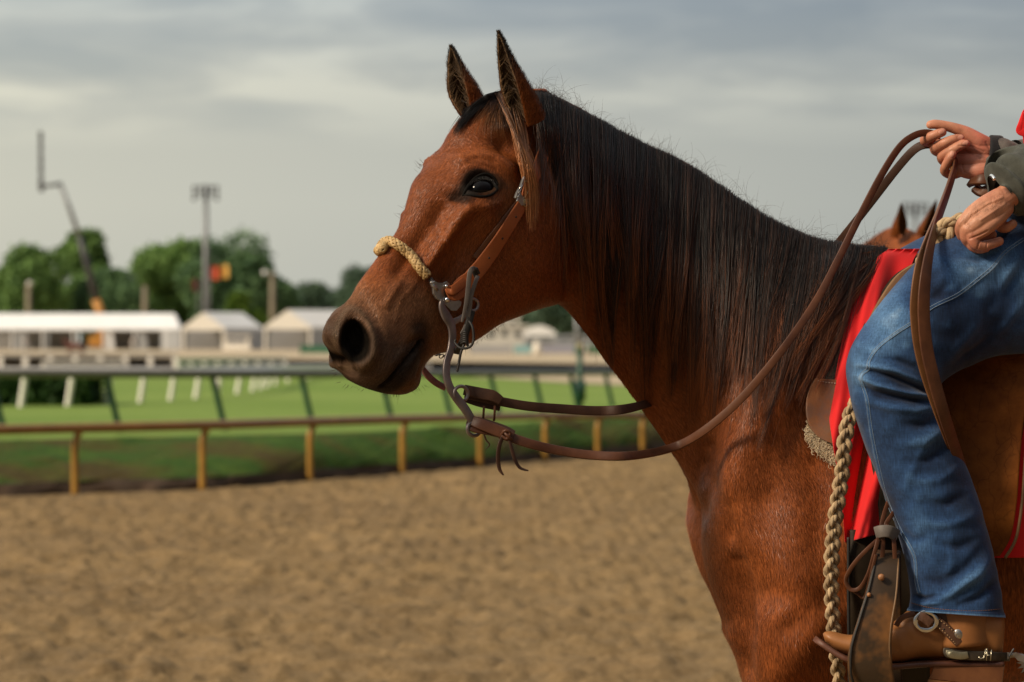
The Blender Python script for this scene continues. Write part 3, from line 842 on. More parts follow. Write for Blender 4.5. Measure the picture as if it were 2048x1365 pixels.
# short coat hair lying on the near side
def coat_hair(n):
    G = Sv2.reshape(NRG, NA, 3); B3 = HB.reshape(NRG, NA, 3)
    i0 = rng.integers(1, NRG - 2, n * 4); j0 = rng.integers(0, NA, n * 4)
    fi = rng.random(len(i0))[:, None]; fj = rng.random(len(i0))[:, None]; j1 = (j0 + 1) % NA
    p = (B3[i0, j0] * (1 - fi) + B3[i0 + 1, j0] * fi) * (1 - fj) + (B3[i0, j1] * (1 - fi) + B3[i0 + 1, j1] * fi) * fj
    ds = B3[i0 + 1, j0] - B3[i0 - 1, j0]; dt = B3[i0, j1] - B3[i0, j0]
    nn = np.cross(ds, dt); area = np.linalg.norm(nn, axis=1); nn /= area[:, None] + 1e-12
    out = p - B3[i0].mean(1); nn *= np.sign((nn * out).sum(1))[:, None]
    view = p - np.array([0, CAM_Y, CAM_Z]); view /= np.linalg.norm(view, axis=1)[:, None]
    facing = -(nn * view).sum(1); px, py = proj(p)
    w = area * (px > 630) * (px < 1720) * (py > 0) * (py < 1420) * (facing > -.25)
    inside = ((nos < 1.0) | (ex < 1.55)).reshape(NRG, NA)[i0, j0]; w = w * np.where(inside, 0, 1) * np.where(px < 1140, 1.5, 1.0) * np.where(np.abs(p[:, 1]) > -1, 1, 1)
    k = rng.random(len(w)) < np.clip(w / (w.sum() / n), 0, 1)
    ids = np.nonzero(k)[0]
    p, ds, nn, px, py, i0, j0 = p[ids], ds[ids], nn[ids], px[ids], py[ids], i0[ids], j0[ids]
    # lie of the coat: back and down the head, down the shoulder
    fl = ds / (np.linalg.norm(ds, axis=1)[:, None] + 1e-12)
    fl = -fl
    down = np.array([.15, 0, -1.0]); back = np.array([.5, 0, -.7])
    m = smoothstep(1150, 1300, px)[:, None]
    head_fl = fl * np.where(py < 330, -1, 1)[:, None] * .4 + np.array([-.1, 0, -.55]) 
    cheek = smoothstep(40, 140, px - (700 + (760 - py) * .75))[:, None]
    head_fl = head_fl * (1 - cheek) + (np.array([.35, 0.1, -.75])) * cheek
    d = head_fl * (1 - m) + (down * smoothstep(1350, 1480, px)[:, None] + back * (1 - smoothstep(1350, 1480, px)[:, None])) * m
    swirl = .45 * np.sin(px * .021 + py * .013) + .3 * np.sin(px * -.017 + py * .03 + 2)
    d = d + rng.normal(0, .10, d.shape) + swirl[:, None] * np.cross(nn, d) * .5
    d -= nn * (d * nn).sum(1)[:, None]; d /= np.linalg.norm(d, axis=1)[:, None] + 1e-9
    side = np.cross(nn, d)
    L = (.0090 * rng.uniform(.6, 1.4, len(p)) * np.where(px < 1140, .75, 1.15) * np.where(py > 640, np.where(px < 850, .5, 1), 1))[:, None]
    wd = (.00022 * rng.uniform(.7, 1.3, len(p)))[:, None]
    li = rng.uniform(.05, .30, len(p))[:, None]
    a0 = p - nn * .0006; a1 = p + d * L * .55 + nn * L * li * .45; a2 = p + d * L + nn * L * li * .75
    V = np.stack([a0 - side * wd, a0 + side * wd, a1 + side * wd, a1 - side * wd, a2 + side * wd * .3, a2 - side * wd * .3], 1)
    b = np.arange(len(p))[:, None] * 6
    F = np.concatenate([b + [3, 2, 1, 0], b + [5, 4, 2, 3]])
    c = HC[:len(HB)].reshape(NRG, NA, 3)[i0, j0] * rng.uniform(.45, 1.75, len(p))[:, None]
    warm = rng.random(len(p))[:, None]; c = c * (1 + .25 * warm * np.array([1, .7, .3]))
    # mane root zone stays sparse and dark
    me = mesh_np('coat_hair', V.reshape(-1, 3), F)
    ca = me.color_attributes.new('hcol', 'FLOAT_COLOR', 'POINT')
    c = np.repeat(c, 6, 0); ca.data.foreach_set('color', np.hstack([c, np.ones((len(c), 1))]).astype(np.float32).ravel())
    # light the short hair like the skin under it: use the skin's normals
    nrm = np.repeat(nn + rng.normal(0, .12, nn.shape) + side * rng.normal(0, .12, len(nn))[:, None], 6, 0).astype(np.float32)
    me.polygons.foreach_set('use_smooth', np.ones(len(me.polygons), bool))
    nrm2 = nrm / np.linalg.norm(nrm, axis=1)[:, None]
    me.normals_split_custom_set_from_vertices([tuple(v) for v in nrm2])
    return me
mc = NT('short_hair'); mc.set(col=mc.attr('hcol').outputs['Color'], rough=.40, spec=mc.ramp(mc.attr('hcol').outputs['Color'], [(.01, .04), (.12, .38)]))
o_ = link('coat_hair', coat_hair(230000), mc.m, horse, smooth=False); tag(o_, kind='stuff')
# ================================================================ ground, rails and everything far behind
def vnoise(x, y, seed=0):
    r = np.random.default_rng(seed); T = r.random((256, 256))
    xi = np.floor(x).astype(int); yi = np.floor(y).astype(int); u = x - xi; v = y - yi
    u = u * u * (3 - 2 * u); v = v * v * (3 - 2 * v); g = lambda a, b: T[a % 256, b % 256]
    return (g(xi, yi) * (1 - u) + g(xi + 1, yi) * u) * (1 - v) + (g(xi, yi + 1) * (1 - u) + g(xi + 1, yi + 1) * u) * v
def fbm(x, y, seed=0, o=4, g=.5):
    s, a, t = 0, 1, 0
    for k in range(o): s = s + a * vnoise(x * 2 ** k, y * 2 ** k, seed + k); t += a; a *= g
    return s / t
# line of the near rail: photo px of the posts, distance from the camera
RP = [(-1300, 28.6, 908), (-700, 29.6, 885), (-380, 30.3, 872), (-110, 31.2, 863), (150, 32.2, 856.5), (405, 33.2, 851), (620, 35.2, 844), (805, 37.2, 838.5), (960, 39.1, 835), (1090, 41.1, 832), (1195, 42.6, 830.5), (1285, 44.0, 829.5), (1362, 45.3, 828.5), (1430, 46.5, 828), (1495, 47.7, 827.5), (1560, 49, 827)]
def rx(px, d): return (px - 1024) * d / F_PX
rail_line = np.array([(rx(p, d), d + CAM_Y) for p, d, _ in RP])
ext = lambda L, k: np.vstack([L[0] + (L[0] - L[2]) / np.linalg.norm(L[0] - L[2]) * q for q in (k, k * .55, k * .3, k * .12, k * .05)] + [L] + [L[-1] + (L[-1] - L[-3]) / np.linalg.norm(L[-1] - L[-3]) * q for q in (k * .05, k * .12, k * .3, k * .55, k)])
line = ext(rail_line, 60)
# --- dirt
m = NT('dirt'); c = m.coord('Object')
n1 = m.noise(c, 1.1, 5, .6); n2 = m.noise(c, 36, 7, .8); n3 = m.noise(c, .25, 3)
base = m.ramp(n2, [(.30, (.118, .078, .036)), (.5, (.245, .167, .084)), (.72, (.36, .258, .142))])
base = m.mix(1.0, base, m.ramp(n1, [(.3, (.80, .78, .76)), (.7, (1.12, 1.10, 1.06))]), 'MULTIPLY')
base = m.mix(1.0, base, m.ramp(n3, [(.3, (.88, .88, .9)), (.7, (1.06, 1.05, 1.0))]), 'MULTIPLY')
m.set(col=base, rough=.95, spec=.12, normal=m.bump(n2, .6, .02)); M_dirt = m.m
xs = np.arange(-5.2, 6.2, .032); ys = np.arange(5.5, 42.0, .05)
gx, gy = np.meshgrid(xs, ys)
edge = np.interp(gx, line[:, 0], line[:, 1])
h = (fbm(gx * 1.6, gy * 2.2, 1, 3) - .5) * .045 + (fbm(gx * 12, gy * 16, 9, 4, .75) - .5) * .060 * (.5 + vnoise(gx * .9 + 3, gy * .7, 90))
h += -.045 * smoothstep(.60, .78, fbm(gx * 2.0 + 7, gy * 6.5, 21, 3)) * (.4 + vnoise(gx * .8, gy * .8, 77)) + .012 * np.sin(gy * 9 + 2 * vnoise(gx * .5, gy * .5, 78) * 6) + .035 * smoothstep(.60, .78, vnoise(gx * 9, gy * 12, 33))
h *= smoothstep(0, 1.2, edge - gy) * .9 + .1
h -= .03
fall = np.minimum(np.minimum(gx - xs[0], xs[-1] - gx), np.minimum(gy - ys[0], 99)) 
h *= smoothstep(0, .3, fall); h += .012 - .055 * (1 - smoothstep(0, .5, fall))
h[0, :] = h[-1, :] = -.07; h[:, 0] = h[:, -1] = -.07
V = np.stack([gx, gy, h], -1).reshape(-1, 3); i = np.arange(len(V)).reshape(gx.shape)
F = np.stack([i[:-1, :-1], i[:-1, 1:], i[1:, 1:], i[1:, :-1]], -1).reshape(-1, 4)
tag(link('dirt_track', mesh_np('dirt_track', V, F), M_dirt), kind='structure')
g = MB(); g.add([(-1500, -300, -.05), (1500, -300, -.05), (1500, 2500, -.05), (-1500, 2500, -.05)], [(0, 1, 2, 3)])
tag(g.build('ground', M_dirt, smooth=False), kind='structure')
# --- bank and turf
def strip(offs, zs, nseg=200, wob=0.0, seed=3):
    """strip of ground that follows the rail; offs distances behind the rail line, zs heights"""
    L = catmull(line, nseg); N = np.array([0.25, 1.0]); N /= np.linalg.norm(N)
    V = np.zeros((nseg, len(offs), 3))
    for k, (o, z) in enumerate(zip(offs, zs)):
        w = (vnoise(np.arange(nseg) * .35 + k * 5, np.full(nseg, k * 1.7), seed) - .5) * wob
        V[:, k, 0] = L[:, 0] + N[0] * (o + w); V[:, k, 1] = L[:, 1] + N[1] * (o + w); V[:, k, 2] = z
    return V
def grid_obj(name, V, mat, kind=None, **k):
    i = np.arange(V.shape[0] * V.shape[1]).reshape(V.shape[:2])
    F = np.stack([i[:-1, :-1], i[:-1, 1:], i[1:, 1:], i[1:, :-1]], -1).reshape(-1, 4)
    n = np.cross(V[1, 0] - V[0, 0], V[0, 1] - V[0, 0])
    if n[2] > 0: F = F[:, ::-1]
    o = link(name, mesh_np(name, V.reshape(-1, 3), F), mat); tag(o, kind=kind, **k); return o
m = NT('bank_grass'); c = m.coord('Object', (1, 1, 1))
f1 = m.noise(c, .9, 4, .6); f2 = m.noise(c, 14, 5, .7)
colr = m.ramp(f1, [(.36, (.070, .050, .012)), (.46, (.075, .078, .010)), (.56, (.038, .090, .008)), (.70, (.080, .130, .014))])  # slope's shade is put into the colour: greens darker than the turf
colr = m.mix(1.0, colr, m.ramp(f2, [(.3, .55), (.7, 1.35)]), 'MULTIPLY')
m.set(col=colr, rough=.9, spec=.15, normal=m.bump(f2, .9, .05)); M_bank = m.m
m = NT('turf_grass'); c = m.coord('Object')
f1 = m.noise(c, .12, 4, .6); f2 = m.noise(c, 6, 5, .7)
colr = m.ramp(f1, [(.3, (.135, .215, .035)), (.7, (.20, .275, .060))]); colr = m.mix(1.0, colr, m.ramp(f2, [(.3, .85), (.7, 1.12)]), 'MULTIPLY')
m.set(col=colr, rough=.9, spec=.1); M_turf = m.m
soil = simple('dark_soil', (.052, .028, .012), .95, .5, 3)
Vb = strip([.15, .26, .38, .46], [-.03, .04, .085, .10], 500, .28, 4)
grid_obj('bank_soil', Vb, soil, 'structure')
Vb = strip([.44, .8, 1.4, 2.0, 2.8, 3.6, 4.4, 5.2], [.098, .16, .22, .27, .32, .37, .40, .41], 400, .2, 8)
rz = (fbm(Vb[..., 0] * 1.2, Vb[..., 1] * 1.2, 12) - .5) * .16; rz[:, 0] = 0; rz[:, -1] = 0; Vb[..., 2] += rz
grid_obj('grass_bank', Vb, M_bank, 'structure')
Vt = strip([5.15, 30, 1400], [.412, .41, .41], 400); Vt[:, 1:, 0] += 0
Vt[:, 2, 0] *= 12; Vt[:, 2, 1] = 2500; Vt[:, 1, 1] = np.maximum(Vt[:, 1, 1], 60)
grid_obj('turf', Vt, M_turf, 'structure')
def flat(name, pts, z, mat, kind='structure'):
    g = MB(); g.add([(x, y, z) for x, y in pts], [tuple(range(len(pts)))]); o = g.build(name, mat, smooth=False); tag(o, kind=kind); return o
TZ = .41
def td(py): return (CAM_Z - TZ) * F_PX / (py - 682.5)       # distance of a point of the infield seen at height py
M_sand = simple('pale_sand', (.43, .34, .22), .95, .15, .6)
def band(name, pys, z, mat):
    """pys: list of (px, far_py, near_py)"""
    a = [(rx(p, td(f)), td(f) + CAM_Y) for p, f, n in pys]; b = [(rx(p, td(n)), td(n) + CAM_Y) for p, f, n in pys]
    flat(name, b + a[::-1], z, mat)
band('far_dirt_track', [(-1500, 691.5, 716), (300, 691.5, 717), (700, 691.5, 722), (1400, 692, 733), (3000, 692, 738)], TZ + .03, M_sand)
band('sand_path', [(880, 752.5, 754), (1000, 752, 758), (1150, 752, 768), (1400, 753, 780)], TZ + .02, M_sand)
# --- rails
M_yel = simple('tan_pipe', (.33, .175, .030), .45, .25, 6, spec=.4)
M_brn = simple('brown_pipe', (.28, .135, .030), .40, .25, 3, spec=.5)
M_green = simple('green_post', (.012, .060, .035), .45, .2, 8)
M_grey = simple('grey_rail', (.18, .165, .145), .5, .2, 4)
M_white = simple('white_rail', (.82, .80, .74), .5, .06, 3)
def rail_fence(name, label, RPts, rr, rp, m_rail, m_post, ground_z, lean=0.0, extra_z=0, group=None, foot=None, sq=False, rail_h=1.0):
    x0, d0, y0 = RPts[0]; t = empty(name, (rx(x0, d0), d0 + CAM_Y, ground_z)); tag(t, label, 'fence', group)
    top = [np.array([rx(p, d), d + CAM_Y, CAM_Z - (y - 682.5) * d / F_PX]) for p, d, y in RPts]
    C = catmull(top, (len(top) - 1) * 8 + 1)
    MB().tube(C, rr, 12, up=(0, 0, 1)).build('top_rail', m_rail, t)
    for q in top:
        f = q.copy(); f[2] = ground_z - .05; dx = lean * (q[2] - ground_z)
        b = MB()
        if lean:
            pts = [(q[0] , q[1], q[2] - rr * .2), (q[0] + dx * .25, q[1] + .02, q[2] - .25 * (q[2] - ground_z)), (q[0] + dx * .6, q[1] + .05, q[2] - .6 * (q[2] - ground_z)), (q[0] + dx, q[1] + .08, ground_z + .02), (q[0] + dx, q[1] + .08, ground_z - .05)]
        else:
            pts = [(q[0] + .05, q[1] + .01, q[2] - rr * .4), (q[0] + .015, q[1] + .01, q[2] - .09), (q[0], q[1], q[2] - .16), (q[0], q[1], (q[2] + ground_z) / 2), (q[0], q[1], ground_z - .05)]
        b.tube(catmull(pts, 17), rp, 10).build('post', m_post, t)
    return t
rail_fence('pipe_rail_fence', 'brown pipe rail on short yellow posts along the edge of the dirt track', RP, .047, .036, M_brn, M_yel, 0)
GP = [(-560, 36.0, 747), (-260, 36.6, 747), (-20, 37.2, 747), (212, 37.9, 747.5), (424, 38.8, 748), (602, 40.5, 748), (762, 42.5, 747.5), (882, 44.5, 747), (980, 46.5, 746), (1068, 48.5, 745.5), (1140, 50.5, 745), (1210, 52.5, 744.5), (1272, 54.5, 744), (1330, 56.5, 744)]
rail_fence('turf_rail_fence', 'dark grey rail on leaning green posts on top of the grass bank', GP, .052, .036, M_grey, M_green, .33, lean=.22)
WP = [(-420, 49.5, 744), (-240, 50.5, 744), (-80, 51.5, 743.5), (52, 52.5, 743), (146, 53.5, 743), (222, 55, 743), (290, 56.5, 743), (350, 58.5, 744), (400, 60.5, 743), (442, 63, 742), (482, 66, 741), (512, 69, 740), (528, 72, 739), (541, 75, 738), (556, 79, 737), (580, 84, 736), (620, 92, 735), (680, 102, 734), (760, 112, 733), (860, 124, 732)]
rail_fence('inner_rail_fence', 'white rail on leaning white posts curving away across the turf', WP, .055, .050, M_white, M_white, TZ, lean=-.16)
def board_fence(name, label, y_top, y_mid, px0, px1, d0, d1, n, bh, pw):
    t = empty(name, (rx(px0, d0), d0 + CAM_Y, TZ)); tag(t, label, 'fence', 'white board fences across the infield')
    P = [(px0 + (px1 - px0) * k / n, d0 + (d1 - d0) * k / n) for k in range(n + 1)]
    for yy in (y_top, y_mid):
        if yy is None: continue
        b = MB(); c = []
        for p, d in ((P[0]), (P[-1])): c.append((rx(p, d), d + CAM_Y, CAM_Z - (yy - 682.5) * d0 / F_PX))
        a_, e_ = np.array(c[0]), np.array(c[1]); b.add([a_ + (0, -.05, -bh), e_ + (0, -.05, -bh), e_ + (0, -.05, bh), a_ + (0, -.05, bh), a_ + (0, .0, -bh), e_ + (0, .0, -bh), e_ + (0, .0, bh), a_ + (0, .0, bh)], [(0, 1, 2, 3), (5, 4, 7, 6), (3, 2, 6, 7), (4, 5, 1, 0), (0, 3, 7, 4), (1, 5, 6, 2)])
        b.build('board', M_white, t, smooth=False)
    for p, d in P:
        X, Y = rx(p, d), d + CAM_Y
        MB().box((X - pw, Y + .004, TZ - .05), (X + pw, Y + .12, CAM_Z - (y_top - 682.5) * d0 / F_PX + .06)).build('post', M_white, t, smooth=False)
board_fence('board_fence', 'white two board fence nearest the long row of tents, far left', 713, 738, -300, 350, 104, 112, 13, .045, .085)
board_fence('board_fence', 'white board fence below the two gable tents, middle of the infield', 721, 735, 355, 570, 100, 104, 8, .075, .07)
board_fence('board_fence', 'short solid white board fence in front of the long tents at the left', 727, 733, 88, 245, 101, 102, 4, .085, .07)
board_fence('board_fence', 'white board fence just left of the muzzle, behind the leaning rail', 734, 740, 566, 760, 112, 118, 8, .075, .08)
# hedge, one clipped mass
def leafmass(name, n, fn, size, mat, parent=None, flat_=.5):
    r = np.random.default_rng(n); P = fn(r, n); A = r.normal(size=(n, 3)); A /= np.linalg.norm(A, axis=1)[:, None]
    Bv = np.cross(A, r.normal(size=(n, 3))); Bv /= np.linalg.norm(Bv, axis=1)[:, None]; s_ = (size * r.uniform(.6, 1.4, n))[:, None]
    V = np.stack([P - A * s_, P + Bv * s_ * flat_, P + A * s_, P - Bv * s_ * flat_], 1).reshape(-1, 3)
    return link(name, mesh_np(name, V, np.arange(n * 4).reshape(-1, 4)), mat, parent, smooth=False)
def leafmat(name, lo, hi, sc=.35):
    m = NT(name); c = m.coord('Object'); f = m.noise(c, sc, 3, .6); f2 = m.noise(c, 6, 2)
    m.set(col=m.mix(.35, m.ramp(f, [(.35, lo), (.65, hi)]), m.ramp(f2, [(.3, lo), (.7, hi)])), rough=.7, spec=.2); return m.m
M_hedge = leafmat('hedge_leaves', (.010, .030, .006), (.030, .075, .012), 1.5)
hx0, hx1 = rx(-330, 53), rx(168, 53)
def hb(r, n):
    P = np.stack([r.uniform(hx0, hx1, n), r.uniform(47.3, 49.3, n), r.uniform(TZ, .83, n)], 1); s_ = r.integers(0, 3, n)
    P[s_ == 0, 1] = 47.3 + r.normal(0, .04, (s_ == 0).sum()); P[s_ == 1, 2] = .83 + r.normal(0, .03, (s_ == 1).sum()); return P
tag(leafmass('hedge', 16000, hb, .07, M_hedge), 'low dark clipped hedge on the turf at the left edge', 'hedge')
# --- trees
M_trunk = simple('bark', (.06, .045, .03), .9, .3, 2)
M_leafs = [leafmat('leaves_mid', (.070, .14, .042), (.20, .34, .09), .22), leafmat('leaves_dark', (.055, .115, .055), (.14, .24, .095), .22), leafmat('leaves_bright', (.06, .12, .012), (.13, .21, .025), .3), leafmat('leaves_haze', (.05, .085, .055), (.09, .15, .085), .2)]  # distance haze painted in: leaf colours lightened and slightly blued
def tree(px, d, top, wpx, label, mi=0, base=705, n=7000, seed=0, crown_lo=.12, name='tree', lumps=22, size=.42):
    s = d / F_PX; x = rx(px, d); H = (base - top) * s; Wd = wpx * s / 2
    r = np.random.default_rng(seed + 100); z0 = TZ
    t = empty(name, (x, d + CAM_Y, z0)); tag(t, label, 'tree', 'trees beyond the tents')
    b = MB(); b.tube(catmull([(x, d + CAM_Y, z0 - .2), (x + .1, d + CAM_Y, z0 + H * .25), (x - .15, d + CAM_Y, z0 + H * .5), (x, d + CAM_Y, z0 + H * .8)], 13), np.linspace(H * .032, H * .008, 13), 10)
    for k in range(7):
        a = r.uniform(0, 6.28); zz = z0 + H * r.uniform(.25, .55)
        b.tube(catmull([(x, d + CAM_Y, zz), (x + math.cos(a) * Wd * .3, d + CAM_Y + math.sin(a) * Wd * .3, zz + H * .12), (x + math.cos(a) * Wd * .65, d + CAM_Y + math.sin(a) * Wd * .65, zz + H * .25)], 7), np.linspace(H * .013, H * .003, 7), 6)
    b.build('trunk', M_trunk, t)
    LC = []; 
    for k in range(lumps):
        v = r.normal(size=3); v /= np.linalg.norm(v); q = r.uniform(.35, .80)
        hz = z0 + H * (crown_lo + (1 - crown_lo) * (.5 + .42 * v[2] * (q + .15)))
        wf = math.sqrt(max(.05, 1 - abs((hz - z0) / H - .45) ** 1.8 * 1.7))
        LC.append((x + v[0] * Wd * q * wf, d + CAM_Y + v[1] * Wd * q * wf, hz, min(Wd, H * .5) * r.uniform(.34, .56)))
    LC = np.array(LC)
    def fn(rr, n):
        k = rr.integers(0, len(LC), n); v = rr.normal(size=(n, 3)); v /= np.linalg.norm(v, axis=1)[:, None]; q = rr.uniform(.2, 1, n) ** .33 * rr.uniform(.85, 1.12, n)
        P = LC[k, :3] + v * (LC[k, 3] * q)[:, None]; P[:, 2] = np.maximum(P[:, 2], z0 + H * .05)
        P[:, 2] = np.minimum(P[:, 2], z0 + H * 1.0)
        return P
    leafmass('crown', n, fn, size * (H / 16) ** .3, M_leafs[mi], t)
    return t
TR = [(-95, 470, 500, 190, 'dark green round tree at the far left edge of the picture', 0), (52, 455, 482, 170, 'green tree left of the crane boom, top like a low dome', 0), (168, 480, 456, 130, 'tallest green tree right behind the crane boom', 0), (222, 460, 548, 170, 'lower dark tree between the crane boom and the biggest tree', 1),
      (352, 490, 470, 180, 'left half of the biggest tree pair behind the tall light mast', 0), (452, 485, 458, 190, 'big dark tree just right of the tall light mast', 1), (535, 500, 540, 120, 'lower tree behind the wooden pole right of the light mast', 1), (482, 412, 592, 90, 'small yellow green bush tree behind the two square tents', 2), (640, 560, 574, 170, 'hazy green tree left of the horse muzzle', 3), (745, 540, 535, 150, 'hazy tree seen right behind the nose bridge', 3), (300, 500, 560, 160, 'dark tree in the gap left of the light mast', 1),
      (860, 500, 590, 220, 'tree hidden behind the muzzle of the bay horse', 3), (1010, 520, 600, 230, 'tree behind the pale buildings under the jaw', 3), (1130, 500, 585, 240, 'dark green tree in the gap under the throat', 3), (1270, 520, 590, 260, 'tree behind the neck of the bay horse', 3), (1450, 510, 600, 300, 'tree behind the chest of the bay horse', 3)]
for k, (px, d, top, w, lab, mi) in enumerate(TR): tree(px, d, top, w, lab, mi, seed=k * 3, n=14000 if w > 100 else 6000, crown_lo=.02 if mi != 2 else 0)
# --- tents
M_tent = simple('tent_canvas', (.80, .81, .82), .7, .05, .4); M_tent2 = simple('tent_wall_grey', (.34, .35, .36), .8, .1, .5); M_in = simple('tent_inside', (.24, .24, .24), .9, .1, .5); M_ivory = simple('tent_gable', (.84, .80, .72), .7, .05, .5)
def tent_row(px0, px1, d, label):
    s = d / F_PX; x0, x1 = rx(px0, d), rx(px1, d); Y0 = d + CAM_Y; ez = CAM_Z + (682.5 - 657) * s; rz_ = CAM_Z + (682.5 - 627) * s; D_ = 5.0
    t = empty('tent_row', ((x0 + x1) / 2, Y0, TZ)); tag(t, label, 'tent')
    b = MB(); b.add([(x0, Y0, ez), (x1, Y0, ez), (x1 - .9, Y0 + D_ / 2, rz_), (x0, Y0 + D_ / 2, rz_), (x1, Y0 + D_, ez), (x0, Y0 + D_, ez), (x0, Y0, ez - .25), (x1, Y0, ez - .25)], [(0, 1, 2, 3), (3, 2, 4, 5), (1, 4, 2), (6, 7, 1, 0)])
    b.build('roof', M_tent, t, smooth=False)
    n = 6; bw = (x1 - x0) / (n + .55)
    for k in range(n + 1):
        X = x0 + bw * (k + .05); MB().box((X - .09, Y0 + .05, TZ), (X + .09, Y0 + .25, ez - .1)).build('post', M_tent, t, smooth=False)
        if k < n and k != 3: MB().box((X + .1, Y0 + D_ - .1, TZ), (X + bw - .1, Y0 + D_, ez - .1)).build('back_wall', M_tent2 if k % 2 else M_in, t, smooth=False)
        cw = [.9, 1.5, .5, .35, .9, 1.2, .3][k]
        if k in (0, 1, 2, 4, 5):
            q = MB(); v = []; 
            for j in range(9): v += [(X + .12 + cw * j / 8 * 1.3, Y0 + .3 + .06 * (-1) ** j, TZ), (X + .12 + cw * j / 8, Y0 + .3 + .06 * (-1) ** j, ez - .15)]
            q.add(v, [(2 * j, 2 * j + 2, 2 * j + 3, 2 * j + 1) for j in range(8)]); q.build('curtain', M_tent if k in (4,) else M_tent2, t)
    MB().box((x1 - .12, Y0 + .1, TZ), (x1 - .02, Y0 + D_ - .1, ez - .05)).build('end_wall', M_tent, t, smooth=False)
    MB().box((x1 - bw * .62, Y0 + .06, TZ), (x1 - .13, Y0 + .12, ez - .12)).build('side_panel', simple('tent_side', (.46, .48, .50), .7, .06, .4), t, smooth=False)
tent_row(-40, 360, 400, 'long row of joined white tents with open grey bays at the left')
def gable_tent(pxa, pxm, pxb, ytop, yeave, d, label):
    s = d / F_PX; Y0 = d + CAM_Y; xa, xm, xb = rx(pxa, d), rx(pxm, d), rx(pxb, d); ez = CAM_Z + (682.5 - yeave) * s; rz_ = CAM_Z + (682.5 - ytop) * s
    dep = 4.0; cx = (xa + xm) / 2
    t = empty('gable_tent', (cx, Y0, TZ)); tag(t, label, 'tent', 'two square gable tents')
    A, B_, G = np.array([xa, Y0, ez]), np.array([xm, Y0, ez]), np.array([cx, Y0, rz_]); sh = np.array([xb - xm, dep, 0])
    q = MB(); q.add([A, B_, G, A + sh, B_ + sh, G + sh, A - (0, 0, .3), B_ - (0, 0, .3), B_ + sh - (0, 0, .3)], [(0, 2, 5, 3), (1, 4, 5, 2), (1, 7, 8, 4), (3, 5, 4)]); q.build('roof', M_tent, t, smooth=False)
    q = MB(); q.add([A, B_, G, A - (0, 0, .3), B_ - (0, 0, .3)], [(0, 1, 2), (0, 3, 4, 1)]); q.build('gable', M_ivory, t, smooth=False)
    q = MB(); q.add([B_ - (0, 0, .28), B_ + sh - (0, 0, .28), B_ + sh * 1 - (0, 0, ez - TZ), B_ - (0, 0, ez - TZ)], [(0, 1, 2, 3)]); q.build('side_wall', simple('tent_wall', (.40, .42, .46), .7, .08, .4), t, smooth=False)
    q = MB(); bk = A + (.3, dep * .8, 0); q.add([bk - (0, 0, .2), bk + (xm - xa - .4, 0, -.2), bk + (xm - xa - .4, 0, TZ - ez), bk + (0, 0, TZ - ez)], [(0, 1, 2, 3)]); q.build('back_wall', M_in, t, smooth=False)
    for X in (xa + .12, xm - .12): MB().box((X - .13, Y0 + .02, TZ), (X + .13, Y0 + .2, ez - .2)).build('post', M_ivory, t, smooth=False)
    for f in (.03,): MB().box((xa + .25, Y0 + .3, TZ), (xa + .75, Y0 + .4, ez - .25)).build('curtain', M_tent2, t, smooth=False)
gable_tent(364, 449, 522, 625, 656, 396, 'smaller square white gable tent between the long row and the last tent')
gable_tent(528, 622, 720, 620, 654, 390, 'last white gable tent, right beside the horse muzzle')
# booth
t = empty('booth', (rx(472, 385), 378.5, TZ)); tag(t, 'small cream table booth in front of the middle tent', 'booth')
X, s = rx(472, 385), 385 / F_PX
MB().box((X - 28 * s, 378.5, TZ), (X + 28 * s, 380, TZ + 14 * s)).build('counter', M_ivory, t, smooth=False)
MB().box((X - 25 * s, 378.6, TZ + 14 * s + .003), (X - 21 * s, 379.9, TZ + 26 * s)).build('post', M_ivory, t, smooth=False); MB().box((X + 21 * s, 378.6, TZ + 14 * s + .003), (X + 25 * s, 379.9, TZ + 26 * s)).build('post', M_ivory, t, smooth=False)
MB().box((X - 29 * s, 378.4, TZ + 26 * s), (X + 29 * s, 380.1, TZ + 29 * s)).build('canopy', M_ivory, t, smooth=False)
# --- light masts
M_steel = simple('mast_steel', (.20, .21, .22), .5, .1, 1, metal=.3); M_dk = simple('dark_metal', (.05, .05, .055), .5, .1, 2); M_lens = simple('lamp_glass', (.10, .12, .13), .3, .1, 2)
def light_mast(px, d, top, bot, label, wpole):
    s = d / F_PX; X, Y = rx(px, d), d + CAM_Y; zt = CAM_Z + (682.5 - top) * s
    t = empty('light_mast', (X, Y, TZ)); tag(t, label, 'light mast', 'floodlight masts')
    MB().tube([(X, Y, TZ), (X, Y, (TZ + zt) / 2), (X, Y, zt)], [wpole * s * .6, wpole * s * .5, wpole * s * .35], 12).build('pole', M_steel, t)
    b = MB()
    for k in range(3): b.box((X - 26 * s, Y - .1, zt - (3 + k * 11) * s), (X + 26 * s, Y + .1, zt - (1.5 + k * 11) * s))
    b.build('crossbars', M_dk, t, smooth=False)
    for k in range(3):
        for j in range(5):
            if abs(j - 2) == 1 and k == 2: continue
            x = X + (j - 2) * 11.5 * s; z = zt - (4 + k * 11) * s
            MB().tube([(x, Y - .15, z), (x, Y - .5, z - .1), (x, Y - .75, z - .2)], [.12, 3.6 * s, 4.0 * s], 10).build('lamp', M_dk, t)
    return t
light_mast(412, 405, 370, 700, 'tall floodlight mast in front of the biggest trees', 12)
light_mast(1830, 430, 405, 700, 'floodlight mast behind the chestnut horse and the rider', 9)
M_wood = simple('pole_wood', (.20, .17, .12), .9, .15, 1)
